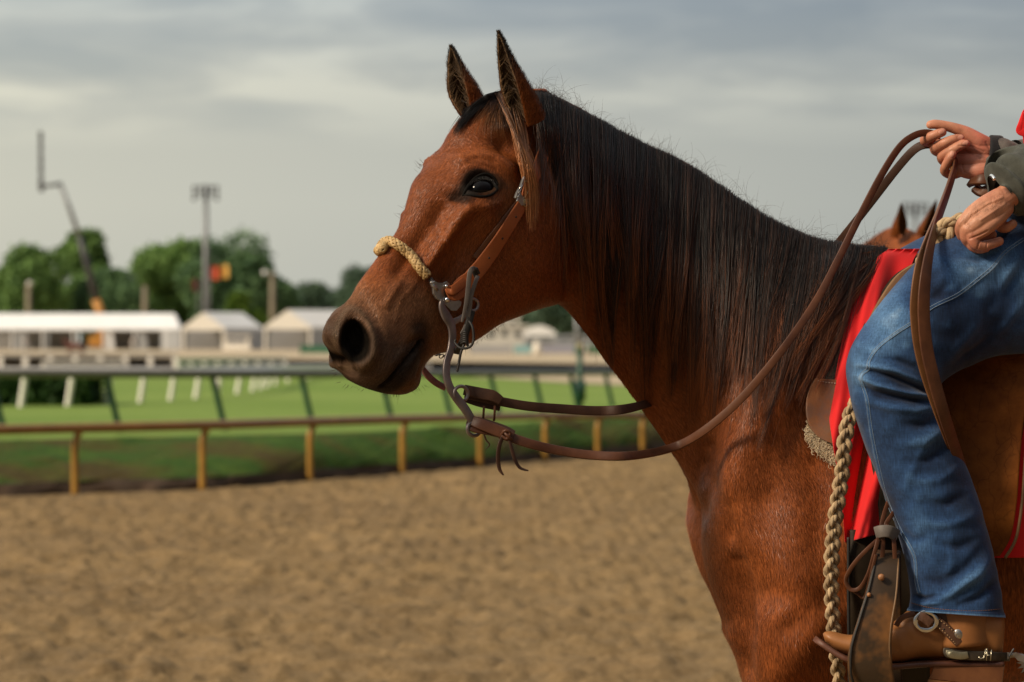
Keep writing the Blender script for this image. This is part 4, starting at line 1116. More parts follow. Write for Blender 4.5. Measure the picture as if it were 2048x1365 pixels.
for px, top, lab, lx in ((57, 566, 'short wooden pole with a lamp behind the left of the tents', 4), (290, 572, 'plain short wooden pole behind the long tent row', 0), (545, 545, 'thick wooden pole with a lamp between the two gable tents', -17)):
    d = 440; s = d / F_PX; X, Y = rx(px, d), d + CAM_Y; zt = CAM_Z + (682.5 - top) * s
    t = empty('utility_pole', (X, Y, TZ)); tag(t, lab, 'pole', 'wooden poles behind the tents')
    MB().tube([(X, Y, TZ), (X, Y, TZ + 3), (X, Y, zt)], [7 * s, 6.5 * s, 5 * s], 10).build('pole', M_wood, t)
    if lx: MB().tube([(X, Y, zt - .3), (X + lx * s * .6, Y - .2, zt), (X + lx * s, Y - .5, zt - .1)], [.08, .1, .38], 8).build('lamp', M_tent, t)
# --- crane
s = 430 / F_PX; Yc = 423.5
def cp(px, py, dy=0): return np.array([rx(px, 430), Yc + dy, CAM_Z + (682.5 - py) * s])
t = empty('crane', (float(cp(205, 700)[0]), Yc, TZ)); tag(t, 'mobile crane with a dark telescopic boom and orange base rising behind the tents', 'crane')
M_or = simple('orange_paint', (.45, .20, .03), .5, .1, 1)
MB().tube([cp(209, 650), cp(203, 632), cp(192, 600)], [9 * s, 9 * s, 9 * s], 8).build('boom_base', M_or, t)
MB().tube([cp(192, 600), cp(172, 520), cp(158, 472)], [7.5 * s, 7 * s, 5.5 * s], 8).build('boom_section', M_dk, t)
MB().tube([cp(158, 472), cp(140, 420), cp(122, 372)], [5 * s, 4.6 * s, 4 * s], 8).build('boom_section', M_steel, t)
b = MB(); b.tube([cp(124, 368), cp(104, 371), cp(84, 373)], [4 * s, 3.5 * s, 3 * s], 8); b.tube([cp(78, 368), cp(84, 376), cp(82, 384)], [3 * s, 7 * s, 4 * s], 8); b.build('jib', M_dk, t)
b = MB()
for q in (-2.6, 2.6): b.tube([cp(81 + q, 262), cp(82 + q, 320), cp(83 + q, 374)], .09, 6)
for k in range(14): b.tube([cp(81 + (-2.6 if k % 2 else 2.6), 264 + k * 8), cp(81 + (2.6 if k % 2 else -2.6), 272 + k * 8)], .09, 5)
for k in range(5): b.box(tuple(cp(78, 274 + k * 22) - (0, .3, .35)), tuple(cp(86, 266 + k * 22)))
b.build('lattice_mast', M_dk, t, smooth=False)
b = MB(); b.box(tuple(cp(180, 703) - (0, 1.5, 0)), tuple(cp(232, 672) + (0, 1.5, 0))); b.box(tuple(cp(196, 671.9) - (0, 1.2, 0)), tuple(cp(216, 648) + (0, 1.2, 0))); b.build('chassis', M_or, t, smooth=False)
for k in range(4):
    c0 = cp(186 + k * 13, 701); MB().tube([c0 - (0, 1.7, 0), c0 - (0, 1.3, 0)], .5, 14).build('wheel', M_dk, t)
# --- flags
def flag(px, top, w, h, colr, label, d=403):
    s = d / F_PX; X, Y = rx(px, d), d + CAM_Y; z = CAM_Z + (682.5 - top) * s
    t = empty('flag', (X, Y, TZ)); tag(t, label, 'flag', 'flags beside the light mast')
    MB().tube([(X, Y, TZ), (X, Y, z)], .05, 6).build('pole', M_steel, t)
    K = 12; V = []
    for k in range(K + 1):
        for j in range(7): V.append((X + w * s * k / K, Y + .25 * math.sin(k * .9), z - h * s * j / 6 - .25 * math.sin(k * .5) * k / K))
    q = MB(); q.add(V, [(k * 7 + j, k * 7 + 7 + j, k * 7 + 8 + j, k * 7 + j + 1) for k in range(K) for j in range(6)], 0)
    q.m = [0 if (i // 6) < 7 else 1 for i in range(len(q.f))]
    q.build('cloth', colr, t)
flag(419, 533, 38, 26, [simple('flag_red', (.40, .06, .02), .8, .1, 1), simple('flag_orange', (.55, .30, .06), .8, .1, 1)], 'red and orange flag flying right of the tall light mast')
flag(396, 560, -14, 22, [simple('flag_dull_red', (.20, .05, .03), .8, .1, 1), simple('flag_brown', (.14, .08, .05), .8, .1, 1)], 'small dull red flag hanging left of the tall light mast')
# --- things in the gap under the throat
M_bw = simple('pale_wall', (.50, .49, .45), .8, .1, .3); M_bg = simple('grey_wall', (.30, .32, .34), .8, .1, .3); M_bd = simple('window_dark', (.03, .04, .045), .3, .1, 1)
def building(pxa, pxb, top, d, label, mat, roof=None, wins=()):
    s = d / F_PX; X0, X1, Y = rx(pxa, d), rx(pxb, d), d + CAM_Y; zt = CAM_Z + (682.5 - top) * s
    t = empty('building', ((X0 + X1) / 2, Y, TZ)); tag(t, label, 'building', 'pale low buildings beyond the track')
    MB().box((X0, Y, TZ), (X1, Y + 8, zt)).build('wall', mat, t, smooth=False)
    MB().box((X0 - .3, Y - .3, zt + .003), (X1 + .3, Y + 8.3, zt + .35)).build('roof', roof or mat, t, smooth=False)
    for a_, b_, y0, y1 in wins: MB().box((rx(a_, d), Y - .03, CAM_Z + (682.5 - y1) * s), (rx(b_, d), Y + .05, CAM_Z + (682.5 - y0) * s)).build('window', M_bd, t, smooth=False)
building(940, 1055, 655, 470, 'pale low building with dark windows under the horse jaw', M_bw, None, ((950, 962, 664, 676), (975, 990, 664, 676), (1003, 1015, 662, 674), (1030, 1042, 664, 676)))
building(985, 1040, 632, 500, 'taller cream building block behind the low pale one', M_bw, None, ((1000, 1010, 640, 650), (1022, 1030, 640, 650)))
building(1110, 1260, 676, 450, 'long grey wall building behind the neck, right of the white van', M_bg)
building(1050, 1112, 682, 440, 'grey kiosk building below the white rounded roof', M_bg, None, ((1060, 1072, 686, 694),))
s = 430 / F_PX; t = empty('marquee', (rx(1078, 430), 423.5, TZ)); tag(t, 'white rounded marquee roof seen under the horse throat', 'marquee')
q = MB(); V = []
for k in range(11):
    for j in (0, 1): V.append((rx(1046, 430) + (65 * s) * k / 10, 423.5 + j * 4, CAM_Z + (682.5 - 672 + 21 * math.sin(math.pi * min(1, max(0, .12 + k / 13))) ) * s))
q.add(V, [(2 * k, 2 * k + 2, 2 * k + 3, 2 * k + 1) for k in range(10)]); n0 = len(V)
q.add([V[2 * k] for k in range(11)] + [(V[0][0], 423.5, CAM_Z + 10 * s), (V[20][0], 423.5, CAM_Z + 10 * s)], [tuple(range(10, -1, -1)) + (11, 12)])
q.build('roof', simple('white_sheet', (.74, .75, .75), .6, .04, .4), t, smooth=False)
for x in (1048, 1078, 1109): MB().box((rx(x, 430) - .1, 423.6, TZ), (rx(x, 430) + .1, 423.8, CAM_Z + 10 * s)).build('post', M_tent2, t, smooth=False)
t = MB().tube([(rx(1155, 420), 413.5, TZ), (rx(1155, 420), 413.5, CAM_Z + 60 * 420 / F_PX)], .35, 10).build('lamp_pole', M_steel); tag(t, 'plain grey steel pole in the gap below the throat', 'pole')
# barriers by the far track
for k, (a_, b_, cc, lab) in enumerate(((1028, 1062, (.22, .40, .42), 'pale teal barrier panel by the far track under the jaw'), (1084, 1150, (.28, .28, .34), 'grey violet barrier panel by the far track under the throat'), (1150, 1215, (.02, .16, .07), 'green barrier panel by the far track beside the neck'), (940, 1024, (.34, .34, .35), 'long grey barrier panel by the far track below the jaw'), (600, 668, (.03, .13, .07), 'green sign panel left of the muzzle by the far track'))):
    d = 250; s = d / F_PX; X0, X1 = rx(a_, d), rx(b_, d)
    t = empty('barrier', ((X0 + X1) / 2, d + CAM_Y, TZ)); tag(t, lab, 'barrier')
    MB().box((X0, d + CAM_Y, CAM_Z + (682.5 - 707) * s), (X1, d + CAM_Y + .1, CAM_Z + (682.5 - 691) * s)).build('panel', simple('barrier_paint', cc, .6, .08, .5), t, smooth=False)
    for X in (X0 + .1, X1 - .1): MB().box((X - .05, d + CAM_Y + .102, TZ), (X + .05, d + CAM_Y + .2, CAM_Z + (682.5 - 690) * s)).build('post', M_dk, t, smooth=False)
t = empty('column', (rx(1074, 245), 238.5, TZ)); tag(t, 'cream round topped marker column between the barrier panels', 'marker')
MB().tube([(rx(1074, 245), 238.5, TZ), (rx(1074, 245), 238.5, 1.05), (rx(1074, 245), 238.5, 1.35)], [.28, .26, .2], 12).build('shaft', M_ivory, t); MB().tube([(rx(1074, 245), 238.5, 1.353), (rx(1074, 245), 238.5, 1.43)], [.3, .12], 12).build('cap', M_ivory, t)
# dark green marker post on the bank
t = empty('marker_post', (rx(1160, 50), 43.5, TZ)); tag(t, 'dark green upright marker post standing on the bank below the throat', 'post')
MB().tube([(rx(1160, 50), 43.5, .38), (rx(1160, 50), 43.5, .8), (rx(1160, 50), 43.5, 1.30)], .042, 12).build('shaft', M_green, t); MB().tube([(rx(1160, 50), 43.5, .55), (rx(1160, 50), 43.5, .85)], .085, 14).build('sleeve', M_green, t)
MB().tube([(rx(1160, 50), 43.5, 1.303), (rx(1160, 50), 43.5, 1.40)], [.06, .045], 12).build('cap', simple('cap_tan', (.30, .26, .15), .6), t)
# distant people (blurred): continuous little figures with clothes
def far_person(px, d, foot_py, hpx, top_c, leg_c, label, lean=0.):
    s = d / F_PX; X, Y = rx(px, d), d + CAM_Y; z0 = CAM_Z + (682.5 - foot_py) * s; H = hpx * s
    t = MB(); P = lambda x, z: (X + x * H, Y, z0 + z * H)
    b = MB(); b.tube(catmull([P(0, .45), P(0, .6), P(lean * .5, .8), P(lean, .84), P(lean, .87), P(lean, .93), P(lean, 1.0)], 19), np.interp(np.linspace(0, 1, 19), [0, .3, .5, .6, .68, .82, 1], np.array([.085, .075, .11, .03, .04, .06, .01]) * H), 10)
    for q in (-1, 1):
        b.tube(catmull([P(q * .04, .5), P(q * .055, .26), P(q * .06, .02)], 9), np.linspace(.055, .028, 9) * H, 8)
        b.tube(catmull([P(lean * .9 + q * .1, .8), P(lean * .5 + q * .14, .62), P(q * .13, .45)], 9), np.linspace(.035, .02, 9) * H, 8)
    o = b.build('person', [simple('far_skin', (.35, .2, .14), .7)]); tag(o, label, 'person')
    c = MB(); c.tube(catmull([P(0, .46), P(0, .6), P(lean * .5, .79), P(lean, .83)], 9), np.array([.095, .09, .088, .092, .105, .118, .115, .08, .04]) * H, 12); c.build('shirt', simple('far_shirt', top_c, .8, .1, 2), o)
    c = MB()
    for q in (-1, 1): c.tube(catmull([P(q * .04, .52), P(q * .055, .26), P(q * .06, .05)], 9), np.linspace(.064, .036, 9) * H, 8)
    c.build('trousers', simple('far_trousers', leg_c, .8, .1, 2), o)
far_person(1172, 230, 714, 26, (.55, .55, .60), (.45, .30, .28), 'person in a pale top standing by the far track beside the neck')
far_person(1186, 235, 714, 24, (.06, .05, .05), (.05, .05, .06), 'person in dark clothes standing by the far track beside the neck')
# a small horse and rider crossing by the tents
def far_horse(px, d, foot, L, colr, label):
    s = d / F_PX; X, Y = rx(px, d), d + CAM_Y; z0 = CAM_Z + (682.5 - foot) * s; b = MB(); K = L * s
    b.tube(catmull([(X - .5 * K, Y, z0 + .62 * K), (X - .2 * K, Y, z0 + .62 * K), (X + .2 * K, Y, z0 + .6 * K), (X + .42 * K, Y, z0 + .64 * K)], 16), np.interp(np.linspace(0, 1, 16), [0, .2, .8, 1], [.10, .17, .16, .06]) * K, 12)
    b.tube(catmull([(X - .40 * K, Y, z0 + .68 * K), (X - .55 * K, Y, z0 + .85 * K), (X - .64 * K, Y, z0 + .98 * K), (X - .78 * K, Y, z0 + .86 * K)], 14), np.interp(np.linspace(0, 1, 14), [0, .6, 1], [.13, .08, .045]) * K, 10)
    for q, lean in ((-.38, -.05), (-.30, .06), (.30, -.06), (.38, .05)): b.tube(catmull([(X + q * K, Y, z0 + .55 * K), (X + (q + lean) * K, Y, z0 + .28 * K), (X + (q + lean) * K, Y, z0)], 8), np.linspace(.07, .025, 8) * K, 8)
    o = b.build('horse', simple('far_coat', colr, .6)); tag(o, label, 'horse'); MB().tube(catmull([(X + .44 * K, Y, z0 + .66 * K), (X + .55 * K, Y, z0 + .5 * K), (X + .56 * K, Y, z0 + .25 * K)], 8), np.array([.03, .05, .06, .06, .05, .04, .03, .01]) * K, 8).build('tail', M_dk, o)
far_horse(152, 200, 714, 34, (.13, .035, .02), 'tiny out of focus brown horse crossing in front of the long tents')
far_person(150, 201, 704, 24, (.10, .05, .06), (.05, .05, .07), 'rider in dark red on the tiny brown horse in front of the tents')
far_person(52, 300, 704, 27, (.40, .41, .40), (.20, .20, .20), 'person in grey in front of the long tents at the left')
far_person(266, 300, 705, 30, (.62, .62, .60), (.50, .50, .48), 'person in white in front of the last bay of the long tents')
# ================================================================ tack
CS = np.array([(-.5, -.25), (-.47, -.42), (-.42, -.5), (.42, -.5), (.47, -.42), (.5, -.25), (.5, .25), (.47, .42), (.42, .5), (-.42, .5), (-.47, .42), (-.5, .25)])
def sweep(P, N, w, th, mb=None, m=0, closed=False):
    """flat strap: centre line P, face normals N, width w, thickness th"""
    P = np.asarray(P, float); N = np.asarray(N, float); k = len(P)
    w = np.broadcast_to(np.asarray(w, float), (k,)); th = np.broadcast_to(np.asarray(th, float), (k,))
    if closed: T = np.roll(P, -1, 0) - np.roll(P, 1, 0)
    else: T = np.gradient(P, axis=0)
    T /= np.linalg.norm(T, axis=1)[:, None] + 1e-12
    N = N - T * (N * T).sum(1)[:, None]; N /= np.linalg.norm(N, axis=1)[:, None] + 1e-12
    Bn = np.cross(T, N); n = len(CS)
    V = P[:, None] + Bn[:, None] * (CS[None, :, 0:1] * w[:, None, None]) + N[:, None] * (CS[None, :, 1:2] * th[:, None, None])
    mb = mb or MB(); kk = k if closed else k - 1
    fs = [(i * n + j, i * n + (j + 1) % n, ((i + 1) % k) * n + (j + 1) % n, ((i + 1) % k) * n + j) for i in range(kk) for j in range(n)]
    if not closed: fs += [tuple(range(n - 1, -1, -1)), tuple((k - 1) * n + j for j in range(n))]
    return mb.add(V.reshape(-1, 3), fs, m)
def sm(A, it=3):
    A = np.array(A, float)
    for _ in range(it): A[1:-1] = (A[:-2] + 2 * A[1:-1] + A[2:]) / 4
    return A
def surf_path(pts, n=40, off=.004, it=3):
    C = catmull(np.array(pts, float)[:, :2], n); P = []; N = []
    o = np.interp(np.linspace(0, 1, n), np.linspace(0, 1, len(off)), off) if hasattr(off, '__len__') else np.full(n, off)
    for (x, y), q in zip(C, o):
        p, nn = ray(x, y)
        if p is None: P.append(np.array(at(x, y, float(depth(x, y)))) + (0, -q, 0)); N.append((0, -1, 0))
        else:
            if nn.dot(p - CAMP) > 0: nn = -nn
            P.append(np.array(p + nn * q)); N.append(tuple(nn))
    return sm(P, it), sm(N, it * 3)
def P3(L, n=40):
    """px,py,Y rows -> smooth world path"""
    return np.array([tuple(at(x, y, Y)) for x, y, Y in catmull(np.array(L, float), n)])
def leather(name, lo, hi, rough=.5, wear=None, sc=30, spec=.4, crack=.25):
    m = NT(name); c = m.coord('Object'); f = m.noise(c, sc, 6, .65); g_ = m.noise(c, sc * .22, 4, .6, .4)
    colr = m.mix(.55, m.ramp(f, [(.3, lo), (.72, hi)]), m.ramp(g_, [(.35, lo), (.65, hi)]))
    if wear: colr = m.mix(m.ramp(m.noise(c, sc * .4, 5, .7), [(.52, 0), (.66, .8)]), colr, wear)
    vo = m.n('ShaderNodeTexVoronoi', feature='DISTANCE_TO_EDGE'); vo.inputs['Scale'].default_value = sc * 9; m.l(c, vo.inputs['Vector'])
    m.set(col=colr, rough=m.ramp(g_, [(.3, rough - .1), (.7, rough + .12)]), spec=spec, normal=m.bump(vo.outputs['Distance'], crack, .0006, m.bump(f, .35, .001)))
    return m.m
L_head = leather('bridle_leather', (.20, .050, .014), (.33, .092, .026), .5, sc=40, spec=.25)
L_dark = leather('rein_leather', (.024, .011, .007), (.070, .030, .015), .55, sc=45, spec=.25)
L_rein = leather('rein_leather_brown', (.050, .018, .009), (.125, .045, .018), .45, sc=45, spec=.32)
L_black = leather('black_leather', (.008, .007, .006), (.020, .017, .015), .55, sc=60)
L_grey = leather('grey_thong', (.075, .062, .055), (.14, .12, .105), .5, sc=60)
M_metal = simple('worn_steel', (.36, .34, .32), .34, .25, 60, metal=.9, bump=.15, bscale=400, bdist=.0006)
M_shank = simple('shank_steel', (.24, .20, .19), .42, .25, 40, metal=.65, bump=.2, bscale=300, bdist=.0006)
M_bright = simple('bright_steel', (.75, .74, .72), .18, .1, 60, metal=1)
M_brass = simple('aged_brass', (.42, .33, .18), .35, .25, 80, metal=.9)
HN = np.array([math.sin(TH), -math.cos(TH), 0.0])         # outward from the near side of the head
BR = empty('bridle', tuple(onbody(890, 600, 0))); tag(BR, 'tan leather bitless bridle with braided noseband and steel shanks on the bay horse', 'bridle')
# cheek strap: from behind the ear down to the plate
def mirror_world(P, N=None):
    """the same path on the far side of the head"""
    out = []
    for p in P:
        d = p - np.array([0, 0, 0]); x = np.interp(p[0], _X, _xs)
        for _ in range(12):
            X = np.interp(x, _xs, _X); Yv = np.interp(x, _xs, _Y); t = np.interp(x, _xs, _th)
            y = -math.sin(t) * (p[0] - X) + math.cos(t) * (p[1] - Yv); e = math.cos(t) * (p[0] - X) + math.sin(t) * (p[1] - Yv); x += e
        out.append((x, -y, p[2]))
    return bend(np.array(out))
up_pts = [(1100, 215), (1100, 240), (1094, 268), (1083, 304), (1068, 342), (1054, 372), (1046, 396)]
lo_pts = [(1046, 396), (1030, 424), (1000, 472), (968, 520), (938, 556), (914, 580)]
P1_, N1_ = surf_path(up_pts, 40, (.006, .007, .008, .008, .007, .006)); sweep(P1_, N1_, np.interp(np.linspace(0, 1, 40), [0, .3, .75, 1], [.026, .029, .027, .021]), .0035).build('headstall', L_head, BR)
P2_, N2_ = surf_path(lo_pts, 50, (.007, .008, .007, .008, .011, .012)); sweep(P2_, N2_, np.interp(np.linspace(0, 1, 50), [0, .12, .5, 1], [.020, .023, .028, .030]), .0036).build('cheek_strap', L_head, BR)
P2b, N2b = surf_path([(1040, 398), (1018, 428), (982, 474), (950, 518)], 30, .0035); sweep(P2b, N2b, .014, .003).build('strap_lining', L_rein, BR)
# over the poll and down the far side
_k = int(np.argmin(((HB - P1_[2]) ** 2).sum(1))); _ri, _rj = divmod(_k, NA); top = P1_[0]; far = mirror_world(P1_[::4]); mid = bend(np.array([[np.interp(1088, _mpx, _xs), 0, 1.43 + (682.5 - 176) / 1050]]))[0]
_N1 = N1.reshape(NRG, NA, 3); _js = [(_rj - q) % NA for q in range(0, 2 * _rj + 1, 4)]
Pp = catmull(bend(Sv2.reshape(NRG, NA, 3)[_ri, _js] + _N1[_ri, _js] * .005), 60)
cen_ = Pp.mean(0) - (0, 0, .04); sweep(Pp, Pp - cen_, .026, .0035).build('crown_strap', L_head, BR)
farl = mirror_world(np.vstack([P1_[::4], P2_[::5]])); Nf = np.tile(-HN, (len(farl), 1)); sweep(catmull(farl, 60), np.tile(-HN, (60, 1)), .026, .0035).build('far_cheek_strap', L_head, BR)
# holes in the leather
def hole(px, py, off, r=.0022, mat=L_black, parent=BR, name='hole', tree=None):
    p = onbody(px, py, off); n_ = Vector(HN); b = MB(); q = np.array(p)
    b.tube([q - HN * .001, q + HN * .0011], r, 10); return b.build(name, mat, parent)
def on_strap(P, N, f, s=0, off=.0021):
    i = int(f * (len(P) - 1)); T = P[min(i + 1, len(P) - 1)] - P[i - 1]; T /= np.linalg.norm(T); n_ = N[i] / np.linalg.norm(N[i]); Bn = np.cross(T, n_); return P[i] + Bn * s + n_ * off, n_, T
def stud(P, N, f, s, r, h, mat, name, parent, off=.0016, dome=False):
    c0, n_, T = on_strap(P, N, f, s, off); b = MB()
    if dome: b.tube([c0, c0 + n_ * h * .5, c0 + n_ * h * .85, c0 + n_ * h], [r, r * .92, r * .6, r * .1], 14)
    else: b.tube([c0, c0 + n_ * h], r, 10)
    return b.build(name, mat, parent)
HS = [o for o in BR.children if o.name.startswith('headstall')][0]; CK = [o for o in BR.children if o.name.startswith('cheek_strap')][0]
for f in (.36, .46, .56): stud(P1_, N1_, f, .001, .0022, .0006, L_black, 'hole', HS)
for f in (.12, .26, .42, .58, .72): stud(P2_, N2_, f, -.002, .0020, .0006, L_black, 'hole', CK)
# buckle: engraved plate, frame with scrolls
def plane_pt(px, py, P0, n_):
    d = (at(px, py, 0) - CAMP); t = (Vector(P0) - CAMP).dot(Vector(n_)) / d.dot(Vector(n_)); return np.array(CAMP + d * t)
def plate(outline, P0, n_, th, name, mat, parent, holes=None, bev=.0008):
    """flat polygon traced on a plane of the head, with a small bevel"""
    O = np.array([plane_pt(x, y, P0, n_) for x, y in outline]); n_ = np.array(n_, float); c_ = O.mean(0); k = len(O)
    E = np.roll(O, -1, 0) - np.roll(O, 1, 0); E /= np.linalg.norm(E, axis=1)[:, None]; inn = np.cross(n_, E); 
    if ((inn * (c_ - O)).sum()) < 0: inn = -inn
    L_ = [O - n_ * th / 2, O + n_ * (th / 2 - bev), O + inn * bev + n_ * th / 2]
    b = MB(); V = np.vstack(L_); fs = []
    for l in (0, 1): fs += [(l * k + j, l * k + (j + 1) % k, (l + 1) * k + (j + 1) % k, (l + 1) * k + j) for j in range(k)]
    fs += [tuple(range(k - 1, -1, -1)), tuple(2 * k + j for j in range(k))]
    return b.add(V, fs).build(name, mat, parent, smooth=False)
bp = onbody(1046, 392, .012); bn = HN
bk = plate([(1047, 353), (1050, 356), (1045, 372), (1040, 384), (1046, 396), (1054, 404), (1050, 410), (1042, 412), (1036, 404), (1029, 396), (1033, 384), (1040, 372), (1044, 360)], bp, bn, .004, 'buckle', M_metal, BR)
def ringpx(cx, cy, rx_, ry_, P0, n_, r, name, mat, parent, a0=0, a1=360, rot=0, n=40, flat=1.0):
    pts = []
    for k in range(n):
        a = R(a0 + (a1 - a0) * k / (n - 1)); u, v = rx_ * math.cos(a), ry_ * math.sin(a); ro = R(rot)
        pts.append(plane_pt(cx + u * math.cos(ro) - v * math.sin(ro), cy + u * math.sin(ro) + v * math.cos(ro), P0, n_))
    return MB().tube(pts, r, 10, up=tuple(n_), caps=abs(a1 - a0) < 359).build(name, mat, parent)
ringpx(1048, 380, 9, 18, bp, bn, .0016, 'buckle_frame', M_brass, bk, 0, 360, 20)
for k in range(7): ringpx(1054 + (k % 3) * 3 - 3, 402 + (k // 3) * 4, 3.2, 3.2, np.array(bp) + HN * .002, bn, .0009, 'scroll', M_brass, bk, k * 50, k * 50 + 250)
for k in range(4): MB().tube([plane_pt(1046 - k * 3, 368 + k * 9, np.array(bp) + HN * .0025, bn), plane_pt(1043 - k * 3, 374 + k * 9, np.array(bp) + HN * .0030, bn), plane_pt(1038 - k * 2, 378 + k * 9, np.array(bp) + HN * .0025, bn)], .0006, 6).build('engraving', M_bright, bk)

def braid(P, Rr, ns, turns, sr, name, mats, parent, sub=None, flatk=.6):
    """two counter-rotating families of strands woven over and under each other"""
    P = np.asarray(P, float); n = len(P); T = np.gradient(P, axis=0); T /= np.linalg.norm(T, axis=1)[:, None]
    ref = np.array([0, 1., .2]); A = []; 
    for i in range(n):
        a = np.cross(T[i], ref); a /= np.linalg.norm(a); b_ = np.cross(a, T[i]); A.append((a, b_)); ref = b_
    A = np.array(A); u = np.linspace(0, 1, n); Rr = np.broadcast_to(Rr, (n,)); b = MB()
    b.tube(P, Rr * .86, 16, m=0)
    for fam in (1, -1):
        for s_ in range(ns):
            ph = 2 * math.pi * s_ / ns + (0 if fam > 0 else math.pi / ns)
            th = ph + fam * 2 * math.pi * turns * u
            over = np.sin(ns * (2 * math.pi * turns * u) + fam * math.pi / 2 + s_ * math.pi)
            rr = Rr * (1.0 + .10 * over)
            Q_ = P + A[:, 0] * (np.cos(th) * rr)[:, None] + A[:, 1] * (np.sin(th) * rr)[:, None]
            Nn = A[:, 0] * np.cos(th)[:, None] + A[:, 1] * np.sin(th)[:, None]
            sweep(Q_, Nn, sr * 2, sr * 2 * flatk, b, m=1 + (s_ % 2 if len(mats) > 2 else 0))
    return b.build(name, mats, parent)
M_straw = simple('straw_cord', (.40, .25, .095), .6, .35, 70, bump=.6, bscale=500, bdist=.0008)
M_straw2 = simple('straw_cord_pale', (.50, .34, .15), .6, .35, 90, bump=.6, bscale=500, bdist=.0008)
M_straw3 = simple('green_cord', (.06, .10, .05), .6, .4, 80)
npx = [(762, 506), (765, 496), (773, 489), (784, 489), (806, 503), (828, 523), (844, 541), (856, 560)]
Pn, Nn_ = surf_path(npx, 60, (.006, .007, .008, .008, .008, .008, .008, .008))
farn = mirror_world(Pn[26::4])[::-1]
bridge_ = catmull(np.vstack([farn, Pn[::6][0:10]]), 150)
braid(bridge_, np.interp(np.linspace(0, 1, 150), [0, .35, .5, 1], [.0060, .0062, .0074, .0078]), 6, 9, .0023, 'noseband', [M_straw3, M_straw, M_straw2], BR)
# steel plate and shanks
P0 = onbody(886, 596, .013)
MB().tube([Pn[-1], plane_pt(866, 572, P0, HN), plane_pt(874, 582, P0, HN)], [.0045, .004, .004], 10).build('side_bar', M_metal, BR)
pl = plate([(862, 566), (868, 562), (876, 566), (886, 566), (893, 563), (900, 570), (902, 582), (910, 596), (922, 604), (921, 612), (912, 622), (902, 622), (890, 610), (872, 598), (866, 588), (865, 576)], P0, HN, .004, 'plate', M_metal, BR)
P0b = np.array(P0) + HN * .0035
stud_c = plane_pt(894, 600, P0b, HN); MB().tube([stud_c - HN * .002, stud_c + HN * .002, stud_c + HN * .0045, stud_c + HN * .0055], [.0055, .0055, .0038, .0006], 16).build('rivet', M_bright, pl)
stud_c = plane_pt(892, 573, P0b, HN); MB().tube([stud_c - HN * .002, stud_c + HN * .003, stud_c + HN * .0045], [.0035, .0035, .0005], 12).build('rivet', M_bright, pl)
# loop of the cheek strap round the plate slot
lp = np.array([plane_pt(x, y, P0b + HN * q, HN) for x, y, q in ((938, 556, .004), (918, 572, .006), (903, 582, .006), (897, 578, .002), (904, 592, .004), (918, 590, .007), (935, 572, .006))])
sweep(catmull(lp, 40), np.tile(HN, (40, 1)) + .3 * np.array([0, 0, 1]), .017, .0032).build('strap_loop', L_head, BR)
def bar(pts, w, P0_, th, name, mat, parent, n=50, lift=None):
    C = catmull(np.array(pts, float), n); Pq = np.array([plane_pt(x, y, P0_, HN) for x, y in C])
    if lift is not None: Pq = Pq + HN * np.interp(np.linspace(0, 1, n), np.linspace(0, 1, len(lift)), lift)[:, None]
    wv = np.interp(np.linspace(0, 1, n), np.linspace(0, 1, len(w)), w); return sweep(Pq, np.tile(HN, (n, 1)), wv, th)
Ps = np.array(P0) + HN * .001
b = bar([(886, 600), (884, 614), (892, 632), (902, 650), (905, 672), (901, 698), (891, 724), (888, 750), (893, 774), (906, 796), (922, 818), (934, 840), (937, 858)], [.012, .013, .019, .017, .0155, .015, .0145, .015, .016, .017, .017, .016, .010], Ps, .005, 'shank', M_shank, BR, 70, [0, 0, 0, 0, .004, .008, .010, .012, .012])
b2 = bar([(903, 645), (916, 640), (930, 630), (940, 618)], [.013, .010, .009, .009], Ps - HN * .0006, .0045, 'x', None, None, 20); b.add(b2.v, b2.f)
sh = b.build('shank', M_shank, BR)
ringpx(945, 610, 11, 12, Ps - HN * .0012, HN, .0030, 'shank_ring', M_shank, sh, -200, 120)
Psl = Ps + HN * .012
ringpx(948, 858, 13, 14, Psl, HN, .0034, 'shank_ring', M_shank, sh)
ringpx(922, 788, 14, 15, Psl - HN * .001, HN, .0032, 'shank_ring', M_shank, sh, 150, 420)
# far shank: mirrored plane
Pf = mirror_world(np.array([np.array(P0)]))[0] 
bf = bar([(846, 738), (856, 752), (872, 766), (890, 776)], [.010, .013, .0125, .011], Pf, .005, 'far', None, None, 30)
bf.build('far_shank', simple('far_shank_steel', (.26, .12, .11), .4, .3, 60, metal=.5), BR)
bfu = bar([(846, 738), (838, 722), (826, 700), (812, 660), (800, 620)], [.010, .012, .012, .012, .012], Pf, .005, 'far', None, None, 30); bfu.build('far_shank', M_shank, BR)
# thong, curb strap, chain
def thong(L, w, th, name, mat, parent, nrm=(0.3, -1, 0), n=50, taper=None):
    P_ = P3(L, n); wv = np.interp(np.linspace(0, 1, n), np.linspace(0, 1, len(taper)), taper) * w if taper else w
    return sweep(P_, np.tile(np.array(nrm, float), (n, 1)), wv, th).build(name, mat, parent)
Yp = float(P0[1]) - .014
thong([(956, 548, Yp + .012), (948, 538, Yp - .004), (940, 545, Yp - .010), (936, 580, Yp - .010), (932, 610, Yp - .010), (924, 645, Yp - .010)], .0085, .0022, 'thong', L_grey, BR, taper=[.7, 1, 1, 1, .9, .5])
thong([(956, 552, Yp + .004), (952, 562, Yp - .002), (943, 590, Yp - .006), (939, 620, Yp - .006), (932, 650, Yp - .006), (921, 668, Yp - .006)], .0075, .002, 'thong', L_grey, BR, taper=[1, 1, 1, 1, .9, .3])
